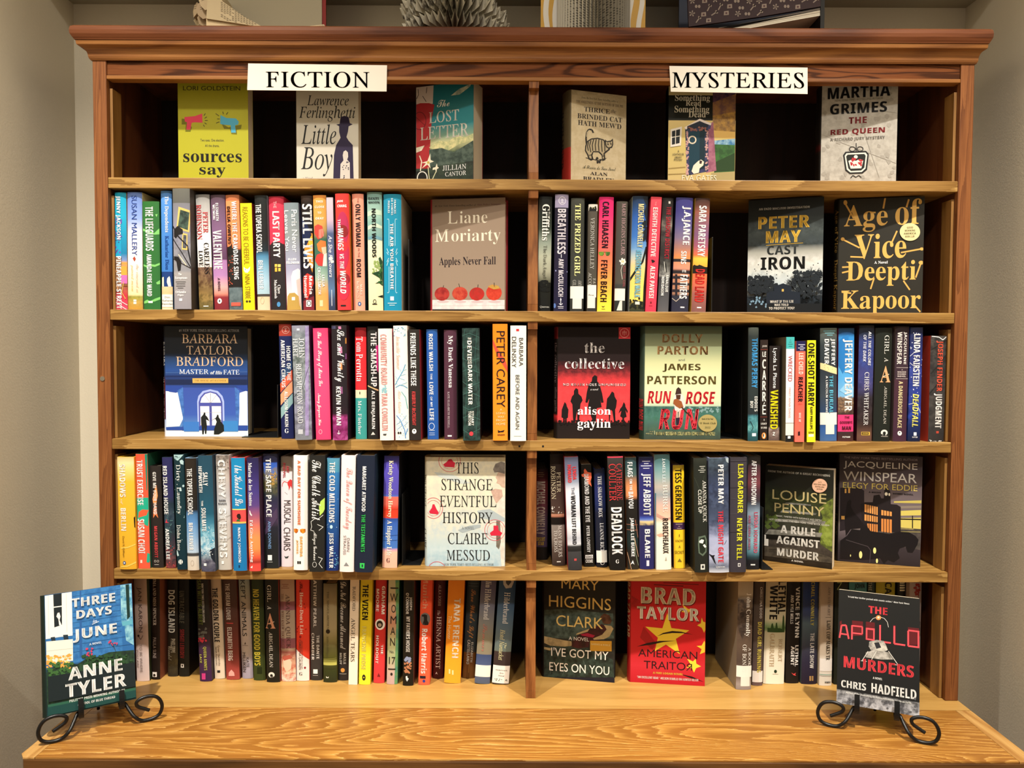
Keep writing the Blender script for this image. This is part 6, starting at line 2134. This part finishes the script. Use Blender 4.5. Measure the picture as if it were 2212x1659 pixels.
for i, (z0, z1) in enumerate([(zc+.0004, SHZ[3]-TH), (SHZ[3], SHZ[2]-TH), (SHZ[2], SHZ[1]-TH), (SHZ[1], SHZ[0]-TH), (SHZ[0], 2.052)]):
    loc(part('divider', 'divider', case, lambda q: divider(q, z0, z1, i == 4)))
loc(part('frieze_board', 'frieze', case, lambda q: q.box(XL1, XR1, .004, .022, 2.0575, ZT), .0008))
loc(part('frieze_lip', 'crown', case, lambda q: q.box(XL1, XR1, .0005, .024, 2.0495, 2.0573), .0015))
loc(part('top_panel', 'side', case, lambda q: q.box(XL0, XR0, .0, DEP+.008, ZT+.0005, ZT+.012)))
def sweep(q, prof):
    "a moulding round the front and both ends; prof = (outward, z)"
    paths = []
    for o, z in prof:
        paths.append([(XL0-o*1.15, DEP, z), (XL0-o*1.15, -o, z), (XR0+o*.75, -o, z), (XR0+o*.75, DEP, z)])
    for A, B in zip(paths, paths[1:]):
        for i in range(3): q.face([A[i], A[i+1], B[i+1], B[i]])
    for e in (0, 3):
        q.face([p[e] for p in paths][::(1 if e else -1)])
cove = [(0, ZT-.001), (.002, ZT-.001), (.004, ZT+.002), (.0045, ZT+.004)]
for i in range(9):
    a = i/8*math.pi/2; cove.append((.005+.012*(1-math.cos(a)), ZT+.005+.018*math.sin(a)))
cove += [(.0185, ZT+.0245), (.019, ZT+.028), (.0195, 2.1185), (.0, 2.1185)]
q = MB(); sweep(q, cove); loc(q.build('crown_moulding', M['crown'], case, smooth=False))
cap = [(0, 2.119), (.021, 2.119), (.0215, 2.1205), (.0235, 2.1235), (.0262, 2.129), (.0268, 2.136), (.0255, 2.143), (.0215, 2.1463), (0, 2.1463)]
q = MB(); sweep(q, cap); q.face([(XL0-.0247, DEP, 2.1463), (XL0-.0247, -.0215, 2.1463), (XR0+.0161, -.0215, 2.1463), (XR0+.0161, DEP, 2.1463)][::-1])
loc(q.build('crown_cap', M['crown_top'], case))
sp_ = unp(221, 818, Y=-.0012); q = MB(); q.tube([(sp_.x, -.0014, sp_.z), (sp_.x, .002, sp_.z)], .0048, n=16); loc(q.build('screw_cap', M['steel'], case))
for px_, py_ in ((1122, 964), (1173, 964)):
    p = unp(px_, py_, Y=.0003); q = MB(); q.tube([(p.x, -.0001, p.z), (p.x, .003, p.z)], .0021, n=12); loc(q.build('peg_hole', M['hole'], case))

# ================================================================== COUNTER
cab = empty('base_cabinet', (.03, 0, 0)); tag(cab, 'wide golden fir counter cabinet the bookcase stands on', 'cabinet')
def lc(o): o.location = (-.03, 0, 0); return o
CX0, CX1, CY0, CY1 = -.8646, .9235, -.238, .262
SEAM = -.0416; TK = .032
lc(part('rear_top_board', 'desk_back', cab, lambda q: q.box(CX0+.0, CX1, SEAM+.0006, CY1-.004, zc-TK, zc-.0), .0005))
EW = .027; G = .0011
lc(part('front_top_board', 'desk', cab, lambda q: q.prism([(CX0+EW+.004, CY0+.001), (CX1-EW-.004, CY0+.001), (CX1-EW-.004, SEAM-G), (CX0+EW+.004, SEAM-G)], zc-.0038, zc), .0005))
for sg, x0 in ((1, CX0), (-1, CX1)):
    X = lambda d: x0+sg*d
    ch = .013
    pts = [(X(ch*.8), CY0), (X(EW+.0034), CY0), (X(EW+.0034), SEAM-G), (X(0), SEAM-G), (X(0), CY0+ch)]
    if sg < 0: pts = pts[::-1]
    lc(part('end_strip', 'desk_end', cab, lambda q: q.prism(pts, zc-.0038, zc), .0006))
    st = [(X(EW*.32), CY0+.012), (X(EW*.40), CY0+.012), (X(EW*.40), SEAM-.003), (X(EW*.32), SEAM-.003)]
pts = [(CX0+.001, CY0+.0145), (CX0+.0118, CY0-.0009), (CX1-.0118, CY0-.0009), (CX1-.001, CY0+.0145), (CX1-.001, SEAM), (CX0+.001, SEAM)]
lc(part('front_edge', 'desk_front', cab, lambda q: q.prism(pts, zc-TK-.012, zc-.0041), .0012))
lc(part('cabinet_body', 'post', cab, lambda q: q.box(CX0+.03, CX1-.03, CY0+.035, CY1-.004, .0, zc-TK-.0125)))
for i in range(4):
    w = (CX1-CX0-.08)/4; a = CX0+.04+i*w
    lc(part('cabinet_door', 'crown', cab, lambda q: q.box(a+.004, a+w-.004, CY0+.017, CY0+.0345, .1, zc-TK-.03), .003))

# ================================================================== ROOM
def struct(name, m, f): mb = MB(); f(mb); o = mb.build(name, M[m]); o['kind'] = 'structure'; return o
WL, WR, WB = -1.029, 1.056, .268
struct('wall_back', 'wall', lambda q: q.box(WL-.1, WR+.1, WB, WB+.1, 0, 3.3))
struct('wall_left', 'wall', lambda q: q.box(WL-.1, WL, -3.2, WB, 0, 3.3))
struct('wall_right', 'wall', lambda q: q.box(WR, WR+.1, -3.2, WB, 0, 3.3))
struct('floor', 'floor', lambda q: q.box(WL-.1, WR+.1, -3.2, WB+.1, -.1, 0))
struct('ceiling', 'ceil', lambda q: q.box(WL-.1, WR+.1, -3.2, WB+.1, 3.3, 3.4))
struct('trim_1', 'ceil', lambda q: q.box(WL, WR, .10, WB, 2.316, 3.3))

# ================================================================== SIGNS
def sign(text, quad, box, label):
    P = [unp(x, y, Y=-.0012) for x, y in quad]; o = MB()      # TL TR BR BL
    c = hx('e6ded0'); base = P[3]
    L = [p-base for p in P]
    o.face([L[3], L[2], L[1], L[0]], c); bk = [p+Vector((0, .0009, 0)) for p in L]; o.face(bk, c)
    for i in range(4): o.face([L[i], L[(i+1) % 4], bk[(i+1) % 4], bk[i]], c)
    V, T = text_geo(text, 'RM'); A = unp(box[0], box[1], Y=-.0016)-base; B = unp(box[2], box[3], Y=-.0016)-base
    o.tris([(A.x+(B.x-A.x)*u, -.0004, B.z+(A.z-B.z)*v) for u, v in V], T, hx('0e0e10'), hx('0e0e10'))
    r = empty('shelf_sign', base); tag(r, label, 'sign', 'section signs'); s = o.build('card', M['print'], r); return r
sign('FICTION', [(536, 137), (836, 141), (835, 197.5), (534, 194.5)], (574, 154, 798, 190), 'white card sign over the left bay, black serif capitals')
sign('MYSTERIES', [(1446, 142.5), (1744.5, 146), (1744.5, 203), (1449, 198)], (1452, 155.5, 1737, 191), 'white card sign over the right bay, black serif capitals')

# ================================================================== BOOKENDS
def bookend(x, row, h, side, y0=.02, label='', fw=.075, fd=.12):
    z = SHZ[row]; r = empty('bookend', (x, y0, z)); tag(r, label, 'bookend', 'black metal bookends')
    q = MB(); q.box(-.001, .001, 0, .12, .0006, h); q.build('upright_plate', M['bookend'], r, bevel=.0004)
    q = MB(); a, b = (.0012, fw) if side > 0 else (-fw, -.0012); q.box(a, b, 0, fd, .0003, .0018); q.build('foot_plate', M['bookend'], r)
X = lambda px, py, Y: unp(px, py, Y=Y).x
bookend(X(883, 600, .03), 1, .148, 1, .03, 'black bookend right of the turquoise book, second shelf', .038)
bookend(X(1538, 600, .03), 1, .155, 1, .03, 'black bookend right of the orange sunset city book')
bookend(X(600, 900, .03), 2, .11, -1, .03, 'black bookend left of the diagonal-striped navy book')
bookend(X(1606, 850, .04), 2, .19, -1, .05, 'black bookend left of the sky-blue lettered book')
bookend(X(869, 1150, .035), 3, .15, 1, .035, 'black bookend right of the striped violet book', .038)
bookend(X(1645, 1150, .02), 3, .13, 1, .012, 'black bookend between dusky red and garden-steps books, fourth shelf', .022, .06)

# ================================================================== THINGS ON TOP OF THE BOOKCASE
ZTOP = 2.1465
def U(px, py, Y): p = unp(px, py, Y=Y); return p.x, p.z
def c1(x, y): return x/3.16, y/3.16
def extr(q, pts, Y0, Y1, col, col_b=None, origin=Vector((0, 0, 0))):
    "pixel outline extruded in depth"
    P = [U(x, y, Y0) for x, y in pts]; P = [(x-origin.x, max(z, ZTOP+.0006)-origin.z) for x, z in P]; a, b = col2(col)
    T = tessellate_polygon([[Vector((x, z, 0)) for x, z in P]])
    for Y in (Y0, Y1): q.tris([(x, Y-origin.y, z) for x, z in P], T, a, b)
    for i in range(len(P)):
        (x0, z0), (x1, z1) = P[i], P[(i+1) % len(P)]; q.face([(x0, Y0-origin.y, z0), (x1, Y0-origin.y, z1), (x1, Y1-origin.y, z1), (x0, Y1-origin.y, z0)], a, b)
# 1 open book with curled pages
o1 = Vector((X(570, 60, .06), .06, ZTOP)); r = empty('altered_book', o1); tag(r, 'open old book with curled folded pages and red cover edge, leftmost on top', 'book', 'paper-craft books on top of the bookcase')
q = MB(); x0, _ = U(440, 50, .15); x1, _ = U(704, 50, .15); x2, _ = U(696, 50, .15)
q.box(x0-o1.x, x1-o1.x, .0902, .094, 0.0006, .24, hx('8c2420')); q.build('cover', M['print'], r); q = MB(); q.box(x0-o1.x+.001, x2-o1.x, .087, .0901, .0006, .238, *col2('a89e86')); q.build('endpaper', M['print'], r)
q = MB(); extr(q, [c1(1408, 128), c1(1408, 230), c1(2226, 230), c1(2210, 200), c1(2000, 215), c1(1800, 192), c1(1600, 160)], .04, .14, 'c8b088', origin=o1)
extr(q, [c1(1424, -140), c1(1408, 126), c1(1600, 156), c1(1800, 188), c1(1660, 108), c1(1520, 10), c1(1440, -140)], .035, .14, 'b4a07c', origin=o1)
extr(q, [c1(2010, 212), c1(2226, 200), c1(2212, 166), c1(2120, 176), c1(2040, 198)], .035, .14, 'c4ae8a', origin=o1)
rd = random.Random(4)
for i in range(13):
    for j in range(9):
        px_ = 1515+i*19; py_ = 16+i*12+j*12
        if py_ < 130+i*4.2 and rd.random() < .85:
            p = unp(px_/3.16, py_/3.16, Y=.0345)-o1; q.face([(p.x-.0022, -.0262, p.z), (p.x+.0018, -.0262, p.z-.0012), (p.x+.0018, -.0262, p.z-.0004), (p.x-.0022, -.0262, p.z+.0008)], hx('4c4030'))
for i in range(14):
    p = unp((2050+i*12)/3.16, (204-i*2.2)/3.16, Y=.0345)-o1; q.face([(p.x-.001, -.0262, p.z-.0012), (p.x, -.0262, p.z-.0012), (p.x, -.0262, p.z+.0012), (p.x-.001, -.0262, p.z+.0012)], hx('4c4030'))
q.build('page_fan', M['print'], r)
petals = [[(1422, -60), (1424, 60), (1400, 70), (1370, 40), (1352, -10), (1362, -60)], [(1424, 20), (1422, 120), (1385, 130), (1350, 100), (1338, 60), (1350, 25), (1385, 10)],
          [(1420, 90), (1424, 150), (1395, 185), (1360, 165), (1345, 120), (1362, 95)], [(1360, 30), (1345, 90), (1322, 120), (1318, 80), (1325, 40), (1345, 15)], [(1350, 110), (1370, 160), (1400, 198), (1412, 226), (1380, 210), (1340, 170), (1320, 140)]]
for k, pl in enumerate(petals):
    q = MB(); Y0 = .04+.012*k; extr(q, [c1(*p) for p in pl], Y0, Y0+.0015, ['b09a78', 'a48c6c', '9c8464', 'ac9470', '94805c'][k], origin=o1)
    P = [unp(x/3.16, y/3.16, Y=Y0)-o1 for x, y in pl]
    for i in range(len(P)-1):
        a, b = P[i], P[i+1]; a.z = max(a.z, .001); b.z = max(b.z, .001)
        q.face([a, b, b+Vector((.004, .05, 0)), a+Vector((.004, .05, 0))], *col2('bca684'))
    c0 = sum(P, Vector())/len(P)
    for j in range(3): q.face([c0+Vector((-.004, -.0003, .004*j)), c0+Vector((.004, -.0003, .004*j+.003)), c0+Vector((.004, -.0003, .004*j+.0038)), c0+Vector((-.004, -.0003, .004*j+.0008))], hx('5c4c38'))
    q.build('curled_page', M['print'], r)
# 2 accordion rosette
o2 = Vector((X(982, 60, .11), .105, ZTOP)); r = empty('paper_rosette', o2); tag(r, 'dome of accordion-folded book pages, centre left on top of bookcase', 'paper ornament')
for k, (rad, z, n, tilt, dx) in enumerate(((.112, .032, 44, 6, 0), (.112, .056, 42, 14, .004), (.104, .078, 38, 10, -.01), (.085, .100, 34, 4, .003), (.05, .112, 24, 0, .0))):
    q = MB(); Mx = Matrix.Translation((dx, 0, z)) @ Matrix.Rotation(R(-tilt), 4, 'X'); rd = random.Random(k)
    pts = []
    for i in range(2*n):
        a = i*math.pi/n; up = .011 if i % 2 else -.011; rr = rad*(1 if i % 2 else .94)*rd.uniform(.96, 1.03)
        pts.append((Vector((rr*math.cos(a), rr*math.sin(a)*.82, max(up, -z+.001))), Vector((.012*math.cos(a), .012*math.sin(a), up*.4))))
    for i in range(2*n):
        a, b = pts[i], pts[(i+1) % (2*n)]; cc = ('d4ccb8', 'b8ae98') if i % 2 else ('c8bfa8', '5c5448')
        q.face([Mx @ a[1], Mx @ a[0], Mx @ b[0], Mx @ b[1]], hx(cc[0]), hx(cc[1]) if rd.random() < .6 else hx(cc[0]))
    q.build('pleated_disc', M['print'], r)
# 3 standing book with pleated pages
o3 = Vector((X(1281, 60, .09), .09, ZTOP)); r = empty('pleated_page_book', o3); tag(r, 'standing open book with pleated pages between yellow and white wavy covers', 'book', 'paper-craft books on top of the bookcase')
q = MB()
def wavy(q, xa, xb, Y, waves):
    (A, _), (B, _) = U(xa, 50, Y), U(xb, 50, Y); A -= o3.x; B -= o3.x; y = Y-o3.y; H = .21
    q.box(min(A, B), max(A, B), y, y+.003, .0006, H, hx('c89a3c'))
    for w0, w1, ph in waves:
        n = 18
        for i in range(n):
            za, zb = H*i/n+.0006, H*(i+1)/n+.0006
            f = lambda w, z: max(0.002, min(.998, w+.07*math.sin(z*48+ph)))
            xs = [A+(B-A)*f(w, z) for w, z in ((w0, za), (w1, za), (w1, zb), (w0, zb))]
            q.face([(xs[0], y-.0005, za), (xs[1], y-.0005, za), (xs[2], y-.0005, zb), (xs[3], y-.0005, zb)], hx('dcd6cc'))
wavy(q, 1168, 1215, .085, ((.18, .42, 1.), (.6, .95, 1.6))); q.build('cover', M['print'], r); q = MB(); wavy(q, 1336, 1394, .085, ((.28, .52, 2.2), (.72, .9, 2.8))); q.build('cover', M['print'], r)
q = MB(); n = 30; P = []
for i in range(2*n+1):
    a = math.pi*(1.02-i/(2*n)*1.04); rr = .076 if i % 2 else .058
    P.append((rr*math.cos(a), -.045*math.sin(a)*(1 if i % 2 else .7)-.01))
rd = random.Random(8)
for i, ((xa, ya), (xb, yb)) in enumerate(zip(P, P[1:])):
    c_ = hx('cfc6b2') if i % 2 else hx('8c8474'); m_ = 40; ph = rd.random(); k_ = hx('6c6456') if i % 2 else hx('4c463c'); xm, ym = xa+(xb-xa)*.25, ya+(yb-ya)*.25; xn, yn = xa+(xb-xa)*.8, ya+(yb-ya)*.8  # every other pleat face is darker: fold shade put into the colour
    q.face([(xa, ya, .0006), (xm, ym, .0006), (xm, ym, .21), (xa, ya, .21)], c_); q.face([(xn, yn, .0006), (xb, yb, .0006), (xb, yb, .21), (xn, yn, .21)], c_)
    for j in range(m_):
        za, zb = .0006+.2094*j/m_, .0006+.2094*(j+1)/m_; zm = za+(zb-za)*.6
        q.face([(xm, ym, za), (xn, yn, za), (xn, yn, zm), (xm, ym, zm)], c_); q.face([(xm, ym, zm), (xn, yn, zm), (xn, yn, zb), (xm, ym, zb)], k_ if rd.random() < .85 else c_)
q.build('pleated_pages', M['print'], r)
# 4 album with patterned cover
def c3(x, y): return 1100+x/3.16, y/3.16
o4 = Vector((X(1630, 60, .07), .07, ZTOP)); r = empty('photo_album', o4); tag(r, 'dark maroon album printed with small cream icons, slanting pages, rightmost on top', 'album')
q = MB(); extr(q, [c3(1212, -160), c3(1226, 182), c3(1700, 116), c3(2126, 44), c3(2126, -160)], .05, .056, '2a1014', origin=o4)
rd = random.Random(12)
for i in range(12):
    for j in range(6):
        px_ = 1250+i*76+(j % 2)*34+rd.uniform(-8, 8); py_ = -90+j*46+rd.uniform(-6, 6)
        if py_ > 165-(px_-1226)*.155: continue
        p = unp(*c3(px_, py_), Y=.0494)-o4; k = rd.randrange(4); s_ = .0052; y_ = -.0206
        col_ = hx('8c7c70')
        if k == 0: q.face([(p.x-s_, y_, p.z-s_*.8), (p.x+s_, y_, p.z-s_*.6), (p.x+s_*.9, y_, p.z+s_), (p.x-s_*.9, y_, p.z+s_*.8)], col_); q.face([(p.x-s_*.4, y_-.0002, p.z-s_*.3), (p.x+s_*.4, y_-.0002, p.z-s_*.3), (p.x+s_*.4, y_-.0002, p.z+s_*.4), (p.x-s_*.4, y_-.0002, p.z+s_*.4)], hx('4c2c2c'))
        elif k == 1:
            a0 = rd.uniform(0, 3)
            for t_ in range(5):
                a = a0+t_*1.256; q.face([(p.x, y_, p.z), (p.x+s_*math.cos(a-.3), y_, p.z+s_*math.sin(a-.3)), (p.x+s_*1.3*math.cos(a), y_, p.z+s_*1.3*math.sin(a)), (p.x+s_*math.cos(a+.3), y_, p.z+s_*math.sin(a+.3))], col_)
        elif k == 2:
            a = rd.uniform(.4, 1.2); d = Vector((math.cos(a), 0, math.sin(a)))*s_*1.4; n_ = Vector((-math.sin(a), 0, math.cos(a)))*s_*.22; P0 = Vector((p.x, y_, p.z)); q.face([P0-d-n_, P0+d-n_, P0+d+n_, P0-d+n_], col_); q.face([P0+d*.5-n_*3, P0+d-n_*3, P0+d+n_*3, P0+d*.5+n_*3], col_)
        else:
            for t_ in (-1, 1): q.face([(p.x+t_*s_*.6+s_*.55*math.cos(w), y_, p.z+s_*.7*math.sin(w)) for w in [h_*1.05 for h_ in range(6)]], col_)
q.build('patterned_cover', M['print'], r)
q = MB()
for i in range(9):
    t0, t1 = i/9, (i+1)/9; L = lambda x, t: (150-(x-1480)*.155) + t*(56)
    cc = ['2c2420', '6c6054', '3c342c', 'b8ac98', 'c8bca8', '9c9080', 'd0c8b4', 'c4b8a4', 'dcd4c0'][i]
    xa = 1230 if i < 3 else 1330+i*26
    extr(q, [c3(xa, L(xa, t0)+14+(30 if xa < 1300 else 0)), c3(2122, L(2122, t0)), c3(2122, L(2122, t1)), c3(xa, L(xa, t1)+14+(30 if xa < 1300 else 0))], .052+.0, .15-.004*i, cc, origin=o4)
q.build('page_stack', M['print'], r)
q = MB(); (a, _), (b, _) = U(*c3(1232, 60), .06), U(*c3(2140, 60), .06); (c, _) = U(*c3(2126, 60), .05)
q.box(a-o4.x, b-o4.x, .094, .099, .0006, .2, hx('343a4c')); q.box(c-o4.x, b-o4.x, -.02, .094, .0006, .2, hx('141210')); q.build('back_board', M['print'], r)

# books squeezed side by side: narrow the pairs that would press into each other
SPINES.sort(key=lambda t: (t[0], t[1])); sq = {}
for a, b in zip(SPINES, SPINES[1:]):
    if a[0] != b[0] or abs(a[4]-b[4]) > .14: continue
    o = max((a[1]+a[2]/2)-(b[1]-b[2]/2), (a[1]+a[3]+a[2]/2)-(b[1]+b[3]-b[2]/2))
    if o > -.0003:
        for t in (a, b): sq[t[5].name] = max(sq.get(t[5].name, 0), (o+.0006)/2/(t[2]/2)*.5*1.0)
for t in SPINES:
    if t[5].name in sq: t[5].scale.x = 1-min(.16, sq[t[5].name]*2)

# ================================================================== LABELS OF THE BOOKS
ORD = 'first second third fourth fifth sixth seventh eighth ninth tenth eleventh twelfth thirteenth fourteenth fifteenth sixteenth seventeenth eighteenth nineteenth twentieth twenty-first twenty-second twenty-third twenty-fourth twenty-fifth twenty-sixth twenty-seventh twenty-eighth'.split()
bays = {}
for row, x, root, desc, fo in BOOKS: bays.setdefault((row, x > XD), []).append((x, root, desc, fo))
for (row, right), L in bays.items():
    L.sort(key=lambda t: t[0]); bay = 'right' if right else 'left'
    for i, (x, root, desc, fo) in enumerate(L):
        w = desc.split(' ')
        tail = f'{ORD[i]} from left, {ROWN[row]}, {bay} bay'
        nd = 16-len(tail.split()); d = desc if len(w) <= nd else ' '.join(w[:nd])
        if d.split()[-1] in ('with', 'and', 'of', 'by', 'a', 'in'): d = ' '.join(d.split()[:-1])
        tag(root, f'{d}, {tail}', 'book', f'books on the {ROWN[row]}, {bay} bay')

# ================================================================== LIGHT
def spot(x, y, z, tx, ty, tz, power, size, blend, rad, col=(1, .935, .835)):
    l = bpy.data.lights.new('ceiling_or_fill_spot', 'SPOT'); l.energy = power; l.spot_size = R(size); l.spot_blend = blend; l.shadow_soft_size = rad; l.color = col
    o = bpy.data.objects.new('ceiling_or_fill_spot', l); COL.objects.link(o); o.location = (x, y, z)
    d = Vector((tx-x, ty-y, tz-z)); o.rotation_euler = d.to_track_quat('-Z', 'Y').to_euler()
spot(-.80, -.97, 3.18, -.70, -.50, .85, 400, 80, 1, .024)
spot(.88, -.97, 3.18, .78, -.50, .85, 400, 80, 1, .024)
spot(-.42, -2.1, 3.2, -1.03, -.8, 1.2, 110, 110, .9, .08)  # added fill, aimed to brighten the left wall
spot(.50, -2.1, 3.2, 1.05, -.8, 1.2, 95, 110, .9, .08)  # matching added fill for the right wall
w = bpy.data.worlds.new('room_light'); sc.world = w; w.use_nodes = True
bg = w.node_tree.nodes['Background']; bg.inputs[0].default_value = (1, .93, .82, 1); bg.inputs[1].default_value = .34
sc.view_settings.view_transform = 'Standard'; sc.view_settings.look = 'None'; sc.view_settings.gamma = 1; sc.view_settings.use_curve_mapping = False
sc.view_settings.exposure = -0.32
sc.cycles.max_bounces = 5; sc.cycles.diffuse_bounces = 3; sc.cycles.glossy_bounces = 2; sc.cycles.sample_clamp_indirect = 4
